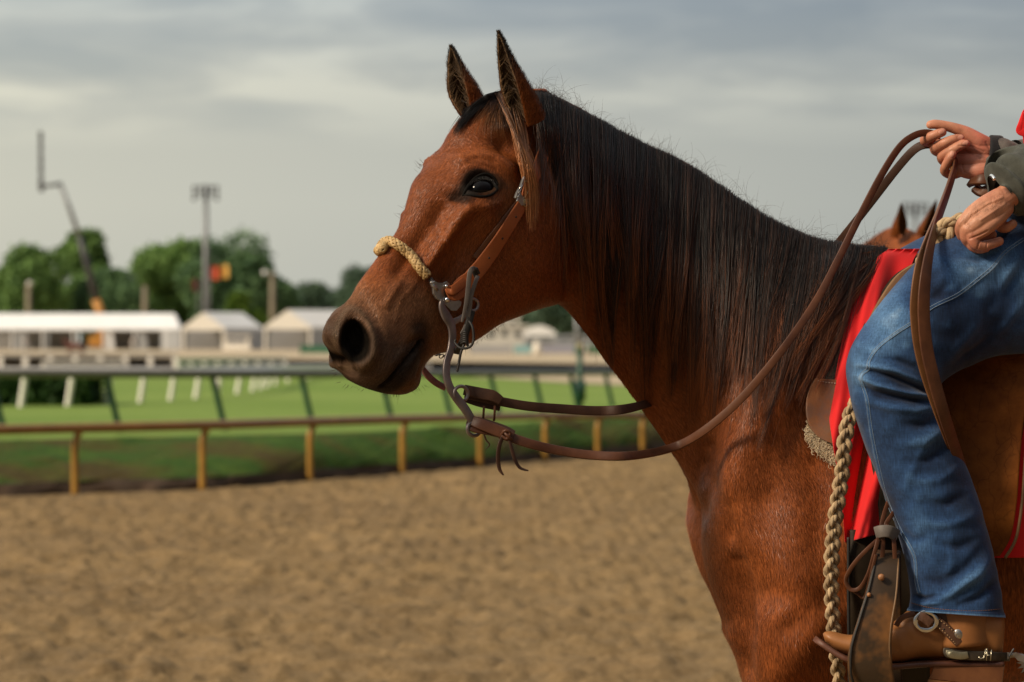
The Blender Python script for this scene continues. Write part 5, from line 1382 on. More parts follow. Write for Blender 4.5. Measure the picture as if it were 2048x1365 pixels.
thong([(953, 556, Yp + .004), (948, 545, Yp), (952, 538, Yp - .002), (957, 548, Yp + .004)], .006, .004, 'thong_loop', L_black, BR)
Yc_ = Yp - .004
thong([(944, 622, Yc_ + .004), (938, 645, Yc_), (930, 672, Yc_), (922, 690, Yc_ + .01), (912, 706, Yc_ + .03)], .012, .006, 'curb_strap', L_black, BR)
for L_ in ([(936, 640, Yc_), (945, 655, Yc_ - .006), (947, 680, Yc_ - .008), (940, 694, Yc_ - .008), (922, 697, Yc_ - .006), (910, 686, Yc_), (912, 680, Yc_)], [(928, 690, Yc_ - .004), (922, 705, Yc_ - .006), (918, 725, Yc_ - .006), (914, 744, Yc_ - .006)]):
    MB().tube(P3(L_, 40), .0024, 8).build('lace', L_black, BR)
b = MB(); 
for k in range(6): 
    c0 = at(928 + rng.uniform(-6, 6), 675 + k * 4, Yc_ - .002); v = P3([(922, 668 + k * 4, Yc_), (930, 664 + k * 4, Yc_ - .007), (936, 672 + k * 4, Yc_ - .004)], 10); b.tube(v, .0022, 8)
b.build('knot', L_black, BR)
for k, (x, y) in enumerate(((876, 710), (883, 713), (890, 712))):
    c0 = np.array(at(x, y, Yp + .05)); a_ = np.linspace(0, 2 * math.pi, 17); e = (np.array([1, 0, .3]), np.array([0, 0, 1.]) if k % 2 else np.array([0, 1., 0.3]))
    MB().tube([c0 + .0042 * (e[0] * math.cos(t) + e[1] * math.sin(t) * .75) for t in a_], .0010, 8, caps=False).build('chain_link', M_metal, BR)

# ---------------------------------------------------------------- reins
RE = empty('reins', tuple(at(950, 858, Yp))); tag(RE, 'long brown leather reins from the shanks to the rider\'s raised hand', 'reins')
def clampY(L, margin=.014, n=90):
    C = catmull(np.array(L, float), n)
    for r_ in C:
        if 640 < r_[0] < 1890:
            p, _ = ray(r_[0], r_[1])
            if p is not None: r_[2] = min(r_[2], p.y - margin)
    C[:, 2] = sm(C[:, 2], 6); return np.array([tuple(at(*r_)) for r_ in C])
RY = float(plane_pt(948, 858, Psl, HN)[1]) - .004; RYm = float(plane_pt(925, 790, Psl, HN)[1])
near = [(1000, 868, RY - .003), (1060, 888, RY), (1120, 902, RY + .02), (1185, 911, RY + .03), (1262, 912, RY + .04), (1340, 897, -.20), (1402, 866, -.24), (1480, 800, -.27), (1560, 706, -.27), (1630, 606, -.24), (1680, 512, -.16), (1716, 440, -.10), (1762, 352, -.06), (1798, 296, -.03), (1826, 273, -.015), (1852, 266, .0), (1880, 272, .012)]
Pr = clampY(near, .012, 160); kN = len(Pr)
tn = np.linspace(0, 1, kN); nr = np.stack([np.interp(tn, [0, .3, .5, 1], [.1, .1, .35, .5]), np.full(kN, -1.0), np.interp(tn, [0, .3, .5, .8, 1], [.25, .35, .5, .2, .1])], 1)
sweep(Pr, nr, np.interp(tn, [0, .2, .42, .6, 1], [.0175, .0165, .0150, .0135, .0135]), .0052).build('near_rein', L_rein, RE)
thong([(944, 842, RY), (960, 848, RY - .006), (985, 858, RY - .007), (1010, 868, RY - .006), (1026, 876, RY - .005)], .020, .0045, 'rein_end', L_rein, RE, (.1, -1, .2), taper=[.9, 1, 1, 1, .8])
thong([(946, 842, RY + .004), (942, 850, RY), (950, 856, RY - .002), (980, 862, RY + .001), (1005, 868, RY + .002)], .018, .004, 'rein_loop', L_rein, RE, (.1, -1, .5))
thong([(950, 840, RY + .006), (975, 846, RY + .004), (1010, 858, RY + .004), (1028, 868, RY + .003)], .012, .004, 'rein_lining', L_dark, RE, (.1, -1, .5))
b = MB(); b.tube(P3([(1002, 872, RY - .008), (1010, 862, RY - .014), (1020, 866, RY - .012), (1014, 878, RY - .012), (1004, 872, RY - .010)], 24), .0028, 8); b.tube(P3([(1006, 862, RY - .008), (1015, 872, RY - .015), (1024, 880, RY - .010)], 12), .003, 8); b.build('knot', L_rein, RE)
thong([(1006, 872, RY - .010), (999, 892, RY - .013), (996, 915, RY - .013), (999, 938, RY - .012), (1007, 951, RY - .012)], .0075, .0022, 'tie', L_dark, RE, (.4, -1, .0), taper=[.8, 1, 1, .9, .3])
thong([(1018, 876, RY - .010), (1024, 900, RY - .013), (1030, 920, RY - .014), (1040, 936, RY - .013), (1057, 942, RY - .012)], .0065, .002, 'tie', L_dark, RE, (.4, -1, .4), taper=[.8, 1, 1, .9, .3])
thong([(968, 868, RY - .004), (972, 880, RY - .004), (979, 890, RY - .004), (971, 899, RY - .004)], .003, .0015, 'tie', L_dark, RE, taper=[1, 1, .8, .3])
RYf = RYm + .05
farr = [(930, 788, RYf - .02), (975, 798, RYf - .02), (1050, 812, RYf), (1120, 818, RYf + .03), (1200, 822, RYf + .06), (1262, 816, RYf + .10), (1330, 792, .12), (1450, 720, .20), (1580, 596, .21), (1660, 506, .16), (1700, 458, .12), (1744, 402, .08), (1792, 340, .05), (1826, 302, .035), (1850, 290, .03), (1880, 292, .03)]
Pq = P3(farr, 140); tn = np.linspace(0, 1, 140)
sweep(Pq, np.stack([np.full(140, .1), np.full(140, -1.), np.interp(tn, [0, .5, 1], [.1, .3, .4])], 1), np.interp(tn, [0, .3, .6, 1], [.0165, .0175, .016, .0165]), .004).build('far_rein', L_dark, RE)
thong([(928, 780, RYf - .026), (960, 787, RYf - .028), (985, 792, RYf - .028), (1002, 802, RYf - .026)], .0205, .004, 'rein_end', L_dark, RE, (.1, -1, .1), taper=[.9, 1, 1, .75])
thong([(930, 798, RYf - .012), (960, 808, RYf - .012), (1000, 816, RYf - .008)], .012, .004, 'rein_loop', L_dark, RE, (.1, -1, .3))
for x0 in (968, 990): thong([(x0, 812, RYf - .024), (x0 - 1, 828, RYf - .026), (x0 - 2, 842, RYf - .022)], .0042, .0018, 'tie', L_rein, RE)
# the ends that hang from the hand over the thigh
for (L_, mt, w0) in (([(1912, 318, .0), (1908, 345, -.05), (1893, 392, -.16), (1876, 440, -.30), (1862, 490, -.42), (1853, 540, -.475), (1848, 590, -.49), (1848, 640, -.49), (1854, 700, -.488), (1868, 760, -.485), (1888, 830, -.47), (1908, 890, -.42), (1928, 950, -.36), (1940, 990, -.32)], L_rein, .023),
                     ([(1908, 330, .012), (1898, 370, -.08), (1876, 430, -.27), (1856, 480, -.40), (1840, 530, -.462), (1832, 590, -.478), (1832, 640, -.478), (1840, 700, -.476), (1856, 760, -.47), (1880, 830, -.455), (1902, 890, -.41), (1922, 950, -.35)], leather('rein_tail', (.10, .042, .016), (.20, .085, .03), .4, sc=40), .021)):
    P_ = P3(L_, 90); t_ = np.linspace(0, 1, 90); N_ = np.stack([np.interp(t_, [0, .2, .5, 1], [1.2, .9, .35, .3]), np.full(90, -1.), np.full(90, .05)], 1)
    sweep(P_, N_, np.interp(t_, [0, .15, .4, .7, 1], [w0 * .6, w0 * .8, w0, w0 * 1.05, w0 * .8]), .0042).build('rein_tail', mt, RE)

# ---------------------------------------------------------------- saddle, pad and cloth
def sheet(Lp, Rp, off, name, mat, parent, nu=60, nv=40, th=.004, folds=None, ypush=None, kind=None):
    """cloth or leather that lies on the body between two photo lines"""
    A_ = catmull(np.array(Lp, float), nv); B_ = catmull(np.array(Rp, float), nv); G = np.zeros((nv, nu, 3)); PXg = np.zeros((nv, nu, 2))
    for i in range(nv):
        for j in range(nu):
            u = j / (nu - 1); q = A_[i] * (1 - u) + B_[i] * u; p, _ = ray(q[0], q[1]); PXg[i, j] = q
            Yv = p.y if p is not None and p.y < .3 else np.nan
            G[i, j, 1] = Yv
    Yg = G[..., 1]
    for _ in range(80):
        m_ = np.isnan(Yg)
        if not m_.any(): break
        st = [np.pad(Yg, 1, constant_values=np.nan)[a:a + nv, b:b + nu] for a, b in ((0, 1), (2, 1), (1, 0), (1, 2))]; av = np.nanmean(np.stack(st), 0); Yg[m_] = av[m_]
    for _ in range(4): Yp_ = np.pad(Yg, 1, 'edge'); Yg = (Yp_[:-2, 1:-1] + Yp_[2:, 1:-1] + Yp_[1:-1, :-2] + Yp_[1:-1, 2:] + 4 * Yg) / 8
    O = off if not callable(off) else off(PXg)
    Yg = Yg - O
    if folds is not None: Yg = Yg - folds(PXg)
    Fz = unpx(PXg[..., 0], PXg[..., 1], Yg); Bk = Fz + np.array([0, th, 0])
    i = np.arange(2 * nv * nu).reshape(2, nv, nu); V = np.concatenate([Fz.reshape(-1, 3), Bk.reshape(-1, 3)])
    Fs = [np.stack([i[0, :-1, :-1], i[0, 1:, :-1], i[0, 1:, 1:], i[0, :-1, 1:]], -1).reshape(-1, 4), np.stack([i[1, :-1, :-1], i[1, :-1, 1:], i[1, 1:, 1:], i[1, 1:, :-1]], -1).reshape(-1, 4)]
    Fs += [np.stack([i[0, 0, :-1], i[0, 0, 1:], i[1, 0, 1:], i[1, 0, :-1]], -1), np.stack([i[0, -1, 1:], i[0, -1, :-1], i[1, -1, :-1], i[1, -1, 1:]], -1), np.stack([i[0, 1:, 0], i[0, :-1, 0], i[1, :-1, 0], i[1, 1:, 0]], -1), np.stack([i[0, :-1, -1], i[0, 1:, -1], i[1, 1:, -1], i[1, :-1, -1]], -1)]
    o = link(name, mesh_np(name, V, np.vstack(Fs)), mat, parent)
    if kind: o['kind'] = kind
    return o
L_saddle = leather('saddle_leather', (.050, .022, .008), (.14, .062, .018), .5, wear=(.24, .11, .030), sc=14, spec=.25)
L_fender = leather('fender_leather', (.12, .045, .010), (.30, .130, .030), .5, wear=(.045, .018, .007), sc=9, spec=.22)
m = NT('fender_hide'); c = m.coord('Object'); f = m.noise(c, 7, 6, .65, .6); f2 = m.noise(c, 28, 6, .7); f3 = m.noise(c, 2.4, 3)
vo = m.n('ShaderNodeTexVoronoi', feature='DISTANCE_TO_EDGE'); vo.inputs['Scale'].default_value = 26
vm = m.n('ShaderNodeMapping'); vm.inputs['Scale'].default_value = (1, 1, .45); m.l(c, vm.inputs[0]); dn = m.n('ShaderNodeTexNoise'); dn.inputs['Scale'].default_value = 30; m.l(c, dn.inputs['Vector']); ad = m.n('ShaderNodeVectorMath', operation='MULTIPLY_ADD'); ad.inputs[1].default_value = (.03, .03, .03); m.l(dn.outputs['Color'], ad.inputs[0]); m.l(vm.outputs[0], ad.inputs[2]); m.l(ad.outputs[0], vo.inputs['Vector'])
colr = m.mix(.5, m.ramp(f, [(.28, (.08, .026, .007)), (.5, (.27, .105, .020)), (.72, (.48, .21, .045))]), m.ramp(f2, [(.3, (.13, .045, .010)), (.7, (.38, .16, .035))]))
colr = m.mix(1.0, colr, m.ramp(vo.outputs['Distance'], [(.0, (.72, .70, .68)), (.030, (1, 1, 1))]), 'MULTIPLY'); colr = m.mix(1.0, colr, m.ramp(f3, [(.38, .38), (.62, 1.15)]), 'MULTIPLY')
m.set(col=m.mix(1.0, colr, (1.35, 1.0, .72), 'MULTIPLY'), rough=.6, spec=.10, normal=m.bump(vo.outputs['Distance'], .4, .002, m.bump(f2, .4, .0015))); L_fender = m.m
L_skirt = leather('skirt_leather', (.014, .010, .006), (.038, .025, .014), .6, sc=14, spec=.15)
L_patch = leather('patch_leather', (.14, .052, .020), (.28, .12, .050), .48, wear=(.13, .10, .09), sc=16, spec=.3)
m = NT('felt'); c = m.coord('Object'); f = m.noise(c, 260, 3, .7); m.set(col=m.ramp(f, [(.3, (.018, .017, .014)), (.75, (.075, .07, .058))]), rough=.95, spec=.1, normal=m.bump(f, .8, .002)); M_felt = m.m
m = NT('red_cloth'); c = m.coord('Object'); f = m.noise(c, 7, 3); w_ = m.noise(m.coord('Object', (900, 900, 900)), 1, 1); m.set(col=m.ramp(f, [(.3, (.56, .012, .014)), (.7, (.68, .018, .018))]), rough=.75, spec=.2, sheen=.25, sheenr=.4, normal=m.bump(w_, .15, .0004)); M_red = m.m
PAD = empty('saddle_pad', tuple(at(1680, 800, -.26))); tag(PAD, 'black felt saddle pad with brown leather corner and fleece edge under the red cloth', 'saddle pad')
sheet([(1752, 510), (1722, 560), (1690, 632), (1664, 700), (1640, 756), (1628, 800)], [(1900, 520), (1880, 570), (1860, 640), (1850, 700), (1840, 760), (1840, 800)], .012, 'felt', M_felt, PAD, 40, 40, .01)
sheet([(1630, 757), (1616, 785), (1612, 820), (1618, 850), (1634, 872), (1655, 884), (1685, 892)], [(1700, 762), (1712, 785), (1715, 820), (1715, 850), (1715, 870), (1712, 884), (1706, 895)], .020, 'corner_patch', L_patch, PAD, 30, 40, .008)
def stitches(pts, n, off, ln, rad, mat, parent, name='stitching', tree_y=None, duty=.6):
    C = catmull(np.array(pts, float), n * 2 + 1); b = MB()
    for k in range(n):
        a_, e_ = C[2 * k], C[2 * k] + (C[2 * k + 1] - C[2 * k]) * duty * 1.6
        q = [np.array(at(x, y, (tree_y if tree_y is not None else float(onbody(x, y, 0).y) - off))) for x, y in (a_, e_)]
        b.tube([q[0], (q[0] + q[1]) / 2 + (0, -rad * .6, 0), q[1]], rad, 6)
    o = b.build(name, mat, parent); return o
M_thread = simple('white_thread', (.62, .56, .44), .8, .1, 50)
stitches([(1691, 636), (1668, 692), (1641, 754)], 26, .0135, 1, .0008, M_thread, PAD)
stitches([(1636, 762), (1660, 766), (1684, 768)], 9, .0215, 1, .0007, M_thread, PAD)
def fleece(n):
    K = 5; t = np.linspace(0, 1, K); P = []; C = []; Rr = []
    L_ = np.array([(1618, 862), (1630, 880), (1648, 896), (1668, 908), (1690, 918)], float)
    for _ in range(n):
        q = catmull(L_, [rng.uniform(0, 4)])[0] + rng.normal(0, 1, 2) * [5, 8] + [2, -2]; a = rng.uniform(0, 6.28)
        px = q[0] + 5 * np.sin(a + t * 5) * t; py = q[1] + 7 * t + 4 * np.cos(a + t * 5) * t
        P.append(unpx(px, py, np.full(K, float(depth(q[0], q[1]))) - .010 - rng.uniform(0, .010) * t)); C.append(np.repeat((c3(.80, .66, .46) * rng.uniform(.6, 1.15))[None], K, 0)); Rr.append(.0009)
    return np.array(P), np.array(Rr), np.array(C)
m = NT('fleece_wool'); m.set(col=m.attr('hcol').outputs['Color'], rough=.9, spec=.1)
link('fleece', strands_mesh('fleece', *fleece(2600)), m.m, PAD)
fold_red = lambda G: (.020 * np.sin((G[..., 0] - 1640) * .060 + (G[..., 1] - 500) * .014) + .010 * np.sin((G[..., 0] - 1640) * .13 + G[..., 1] * .02)) * np.clip((G[..., 1] - 480) / 160, .1, 1) 
RC = sheet([(1778, 498), (1745, 524), (1712, 580), (1690, 660), (1668, 740), (1658, 820), (1666, 890), (1680, 970), (1686, 1030), (1690, 1086)], [(1840, 498), (1826, 524), (1812, 580), (1800, 660), (1790, 740), (1785, 820), (1775, 890), (1770, 970), (1764, 1020), (1757, 1068)], .026, 'red_saddle_cloth', M_red, None, 70, 90, .004, fold_red)
tag(RC, 'bright red saddle cloth hanging in folds in front of the rider\'s knee', 'saddle cloth')
RC2 = sheet([(1990, 560), (1985, 700), (1980, 850), (1980, 1000), (1985, 1116)], [(2420, 560), (2420, 700), (2420, 850), (2420, 1000), (2420, 1116)], .026, 'red_saddle_cloth_flap', M_red, RC, 40, 60, .004)
SD = empty('saddle', tuple(at(1900, 700, -.3))); tag(SD, 'worn brown western leather saddle under the rider', 'saddle')
sheet([(1826, 528), (1788, 552), (1756, 596), (1732, 640), (1714, 690), (1706, 740), (1712, 800), (1734, 880), (1752, 980), (1762, 1070)], [(2090, 505), (2080, 560), (2070, 600), (2060, 650), (2050, 700), (2050, 760), (2050, 830), (2040, 900), (2020, 1000), (1990, 1080)], .040, 'skirt', L_skirt, SD, 40, 60, .008)
sheet([(1832, 531), (1794, 556), (1763, 600), (1740, 645), (1722, 694), (1716, 742)], [(1960, 528), (1950, 560), (1930, 600), (1900, 650), (1880, 700), (1870, 742)], lambda G: .052 + .03 * smoothstep(1700, 1850, G[..., 0]), 'swell', L_saddle, SD, 40, 40, .012)
def edge_roll(pts, off, r, mat, parent, name, n=50):
    P_ = np.array([np.array(onbody(x, y, 0)) + (0, -off, 0) for x, y in catmull(np.array(pts, float), n)]); P_[:, 1] = sm(P_[:, 1], 5); return MB().tube(P_, r, 8).build(name, mat, parent)
L_edge = leather('edge_leather', (.11, .06, .025), (.24, .13, .055), .5, sc=40)
edge_roll([(1828, 529), (1790, 554), (1758, 598), (1735, 642), (1717, 692), (1710, 738)], .056, .0042, L_edge, SD, 'swell_binding')
stitches([(1822, 540), (1790, 562), (1766, 602), (1744, 648), (1727, 696)], 30, .057, 1, .0007, simple('tan_thread', (.30, .20, .10), .8), SD)
sheet([(1880, 740), (1875, 820), (1880, 900), (1890, 980), (1905, 1050), (1930, 1100), (1960, 1116)], [(2075, 690), (2062, 760), (2048, 840), (2040, 920), (2034, 1000), (2022, 1072), (2000, 1112)], lambda G: .062 + .004 * np.sin(G[..., 1] * .02), 'fender', L_fender, SD, 40, 60, .006)
edge_roll([(2075, 690), (2062, 760), (2048, 840), (2040, 920), (2034, 1000), (2022, 1072), (2000, 1112)], .064, .0030, L_edge, SD, 'fender_edge')
sheet([(1870, 700), (1900, 720), (1960, 722)], [(2300, 560), (2300, 640), (2300, 700)], .075, 'seat_jockey', L_fender, SD, 40, 20, .008)
# seat and cantle (mostly under the rider, outside the picture)
V, F = leg([(wx(1870), 0, 1.58), (wx(1960), 0, 1.595), (wx(2050), 0, 1.60), (wx(2200), 0, 1.60), (wx(2330), 0, 1.66), (wx(2390), 0, 1.74)], [(.03, .08), (.04, .13), (.045, .17), (.05, .20), (.06, .21), (.04, .19)], 30, 8); link('seat', mesh_np('seat', V, F), L_saddle, SD)
MB().tube(catmull([(wx(1900), 0, 1.58), (wx(1892), 0, 1.62), (wx(1888), 0, 1.645)], 12), np.interp(np.linspace(0, 1, 12), [0, .6, .8, 1], [.035, .022, .024, .04]), 20).build('horn', L_saddle, SD)
# cinch and hanging straps below the cloth
sheet([(1700, 1060), (1700, 1200), (1700, 1372)], [(1860, 1060), (1860, 1200), (1860, 1372)], .010, 'cinch', L_skirt, SD, 16, 30, .006)
MB().tube(P3([(1697, 1075, -.272), (1697, 1200, -.270), (1699, 1370, -.255)], 30), .0032, 8).build('cinch_edge', L_black, SD)
# ---------------------------------------------------------------- stirrup
SR = empty('stirrup', tuple(at(1750, 1300, -.43))); tag(SR, 'worn dark leather covered stirrup round the tan boot', 'stirrup')
L_st = leather('stirrup_leather', (.026, .016, .009), (.070, .042, .022), .48, wear=(.28, .115, .030), sc=9, spec=.3)
sp = [(1776, 1112, -.400), (1772, 1140, -.425), (1764, 1190, -.440), (1750, 1250, -.450), (1741, 1300, -.452), (1741, 1345, -.445), (1752, 1385, -.42), (1770, 1402, -.36), (1778, 1385, -.29), (1776, 1330, -.275), (1776, 1260, -.285), (1776, 1180, -.30), (1776, 1125, -.33), (1776, 1106, -.365)]
Pst = P3(sp + [sp[0]], 140)[:-1]; cst = Pst.mean(0); Nst = Pst - cst; Nst[:, 0] *= .2; Nst[:, 2] *= np.interp(np.arange(139), [0, 30, 60, 139], [.2, .1, 1, .4])
wst = np.interp(np.linspace(0, 13, 139), [0, 1, 2, 3, 4, 5, 6, 8, 13], [.042, .050, .058, .066, .078, .080, .072, .05, .045])
sweep(Pst, Nst, wst, .009, closed=True).build('tread', L_st, SR)
for sgn_ in (-1, 1):
    C = catmull(np.array(sp[:7], float), 60); w6 = np.interp(np.linspace(0, 6, 60), [0, 1, 2, 3, 4, 5, 6], [20, 24, 28, 32, 38, 39, 35]) * sgn_
    T_ = np.gradient(C[:, :2], axis=0); T_ /= np.linalg.norm(T_, axis=1)[:, None]
    MB().tube(np.array([tuple(at(x - ty * w, y + tx * w, Y - .0045)) for (x, y, Y), (tx, ty), w in zip(C, T_, w6)]), .0022, 8).build('rim', L_black if sgn_ > 0 else L_edge, SR)
for k, (x, y, r_) in enumerate(((1763, 1155, .006), (1738, 1190, .004), (1722, 1240, .003), (1712, 1268, .003))):
    c0 = np.array(at(x, y, -.4475)); MB().tube([c0 + (0, .006, 0), c0 + (0, -.001, 0), c0 + (0, -.003, 0)], [r_, r_, r_ * .3], 12).build('worn_stud', simple('worn_tan', (.30, .13, .05), .5, .3, 60), SR)
# keeper and thongs above
thong([(1752, 1066, -.405), (1764, 1063, -.415), (1780, 1064, -.415), (1794, 1072, -.40)], .022, .006, 'keeper', L_grey, SR, (0, -1, .1))
for L_ in ([(1764, 1120, -.41), (1766, 1085, -.408), (1762, 1060, -.405), (1768, 1030, -.39), (1777, 1004, -.37)], [(1790, 1120, -.41), (1788, 1085, -.408), (1784, 1060, -.40), (1772, 1050, -.40), (1786, 1028, -.39), (1800, 1010, -.36)]):
    thong(L_, .008, .003, 'thong', L_rein, SR, (.2, -1, 0))
thong([(1758, 1078, -.41), (1740, 1094, -.42), (1718, 1116, -.42), (1700, 1140, -.415), (1692, 1162, -.41), (1702, 1180, -.41), (1720, 1176, -.412), (1736, 1150, -.42), (1748, 1110, -.425), (1756, 1080, -.42)], .0075, .0035, 'lace_loop', L_rein, SR, (.3, -1, .3), n=80)
thong([(1704, 1180, -.405), (1716, 1188, -.405), (1730, 1194, -.405), (1742, 1150, -.425), (1752, 1110, -.428)], .006, .003, 'lace', L_rein, SR, (.3, -1, .3), n=60)
# ---------------------------------------------------------------- rope
M_rope = simple('cotton_rope', (.42, .30, .17), .9, .35, 60, bump=.8, bscale=600, bdist=.001); M_rope2 = simple('cotton_rope_dirty', (.29, .20, .11), .9, .4, 50, bump=.8, bscale=600, bdist=.001)
rp = [(1944, 452, -.345), (1915, 452, -.345), (1885, 468, -.345), (1862, 502, -.33), (1840, 552, -.30), (1836, 620, -.27), (1800, 700, -.27), (1740, 770, -.28), (1704, 822, -.31), (1690, 880, -.325), (1685, 940, -.322), (1676, 1000, -.322), (1668, 1060, -.32), (1663, 1130, -.32), (1664, 1200, -.315), (1668, 1260, -.31), (1674, 1320, -.30), (1680, 1385, -.29)]
NP = 620; Prp = P3(rp, NP)
def plait(P, A_, B_, period, r_, name, mats, parent=None, spin=.6):
    """three strands plaited over each other, each laid from three yarns"""
    n = len(P); T = np.gradient(P, axis=0); L_ = np.linalg.norm(T, axis=1); s_ = np.cumsum(L_); T /= L_[:, None]
    ref = np.array([0, -1., 0]); X_ = np.cross(T, ref); X_ /= np.linalg.norm(X_, axis=1)[:, None]; Y_ = np.cross(X_, T)
    w = np.linspace(0, spin, n); X2 = X_ * np.cos(w)[:, None] + Y_ * np.sin(w)[:, None]; Y2 = -X_ * np.sin(w)[:, None] + Y_ * np.cos(w)[:, None]
    A_ = np.broadcast_to(A_, (n,)); b = MB()
    for k in range(3):
        ph = 2 * math.pi * s_ / period + 2 * math.pi * k / 3
        c = P + X2 * (np.sin(ph) * A_)[:, None] + Y2 * (np.sin(2 * ph) * A_ * B_)[:, None]
        r__ = A_ * r_
        for y_ in range(4):
            q = 2 * math.pi * s_ / (period * .55) * (1 if k != 1 else 1) + 2 * math.pi * y_ / 4
            b.tube(c + X2 * (np.cos(q) * r__ * .48)[:, None] + Y2 * (np.sin(q) * r__ * .48)[:, None], r__ * .60, 7, m=(k + (y_ == 2)) % 2)
    return b.build(name, mats, parent)
rr_ = np.interp(np.linspace(0, 1, NP), [0, .10, .28, .5, .75, 1], [.0140, .0140, .0086, .0092, .0096, .0090])
rp_o = plait(Prp, rr_, .42, .078, .64, 'rope', [M_rope, M_rope2])
tag(rp_o, 'thick pale braided cotton rope hanging from the rider\'s lower hand along the horse shoulder', 'rope')
# ================================================================ the rider
def loft_px(ST_, nring=160, na=120, name='x'):
    """rows: top px,py, bottom px,py, centre Y, half depth (m), squareness"""
    ST_ = np.array(ST_, float); u = np.linspace(0, len(ST_) - 1, nring); C = catmull(ST_, u)
    t = np.arange(na) / na * 2 * math.pi; f = (1 - np.cos(t)) / 2
    px = C[:, 0:1] + (C[:, 2:3] - C[:, 0:1]) * f; py = C[:, 1:2] + (C[:, 3:4] - C[:, 1:2]) * f
    Y = C[:, 4:5] - np.sign(np.sin(t)) * np.abs(np.sin(t)) ** .85 * C[:, 5:6]
    V = unpx(px, py, Y).reshape(-1, 3)
    # keep true size at each ring: use the ring centre depth for scale
    i = np.arange(nring * na).reshape(nring, na); a_, b_ = i[:-1], i[1:]
    F = np.stack([a_, np.roll(a_, -1, 1), np.roll(b_, -1, 1), b_], -1).reshape(-1, 4)
    N = vnormals(V, F)
    m_ = N[i[nring // 2, na // 4]]; 
    if m_[1] > 0: F = F[:, ::-1]; N = -N
    return V, F, N, px.ravel(), py.ravel(), i
def dpoly(px, py, pts):
    P = np.array(pts, float); XY = np.stack([px, py], 1); best = np.full(len(px), 1e9); tt = np.zeros(len(px))
    for k in range(len(P) - 1):
        d = P[k + 1] - P[k]; t = np.clip(((XY - P[k]) @ d) / (d @ d), 0, 1); e = np.linalg.norm(XY - P[k] - t[:, None] * d, axis=1)
        m_ = e < best; best[m_] = e[m_]; tt[m_] = (k + t[m_]) / (len(P) - 1)
    return best, tt
def skin_mat():
    m = NT('skin'); c = m.coord('Object'); f = m.noise(c, 60, 4, .6); g_ = m.noise(c, 14, 3, .6); k = m.attr('tint')
    colr = m.mix(1.0, k.outputs['Color'], m.ramp(f, [(.3, .72), (.7, 1.22)]), 'MULTIPLY'); colr = m.mix(.38, colr, m.ramp(g_, [(.4, (.34, .11, .07)), (.6, (.46, .24, .15))]))
    m.set(col=colr, rough=.48, spec=.35, sss=.06, sssr=(1, .35, .2), ssss=.006, normal=m.bump(m.noise(c, 700, 3, .6), .25, .0006)); return m.m
M_skin = skin_mat()
def remesh(chains, vox, name, smooth_it=6, ex=None):
    """tapered tubes fused to one continuous surface"""
    b = MB()
    for C, r_, fl, up in chains: b.tube(C, r_, 20, flat=fl, up=up)
        
    b2 = MB()
    for C, r_, fl, up in chains:
        for e in (0, -1):
            c0 = np.array(C[e]); r0 = r_[e] if hasattr(r_, '__len__') else r_; V = []; F = []
            for k in range(9):
                for j in range(14): p, q = math.pi * k / 8, 2 * math.pi * j / 14; V.append(c0 + r0 * np.array([math.sin(p) * math.cos(q), math.sin(p) * math.sin(q), math.cos(p)]))
            for k in range(8):
                for j in range(14): F.append((k * 14 + j, (k + 1) * 14 + j, (k + 1) * 14 + (j + 1) % 14, k * 14 + (j + 1) % 14))
            if fl == 1.0: b2.add(V, F)
    b.add(b2.v, b2.f)
    me = bpy.data.meshes.new('tmp'); me.from_pydata(b.v, [], b.f); me.update()
    o = bpy.data.objects.new('tmp', me); COL.objects.link(o)
    m_ = o.modifiers.new('r', 'REMESH'); m_.mode = 'VOXEL'; m_.voxel_size = vox
    s_ = o.modifiers.new('s', 'SMOOTH'); s_.iterations = smooth_it; s_.factor = .5
    dg = bpy.context.evaluated_depsgraph_get(); ev = o.evaluated_get(dg); m2 = ev.to_mesh()
    V = np.zeros(len(m2.vertices) * 3, np.float32); m2.vertices.foreach_get('co', V); V = V.reshape(-1, 3).astype(float)
    F = [tuple(p.vertices) for p in m2.polygons]; ev.to_mesh_clear(); bpy.data.objects.remove(o); bpy.data.meshes.remove(me)
    return V, F
def ch(L, n=24, flat=1.0, up=None):
    """chain rows px,py,Y,radius px"""
    C = catmull(np.array(L, float), n); P = np.array([tuple(at(*r_[:3])) for r_ in C]); return P, C[:, 3] / 1050 * (C[:, 2] + 6.5) / 6.5, flat, up
Hy = .020
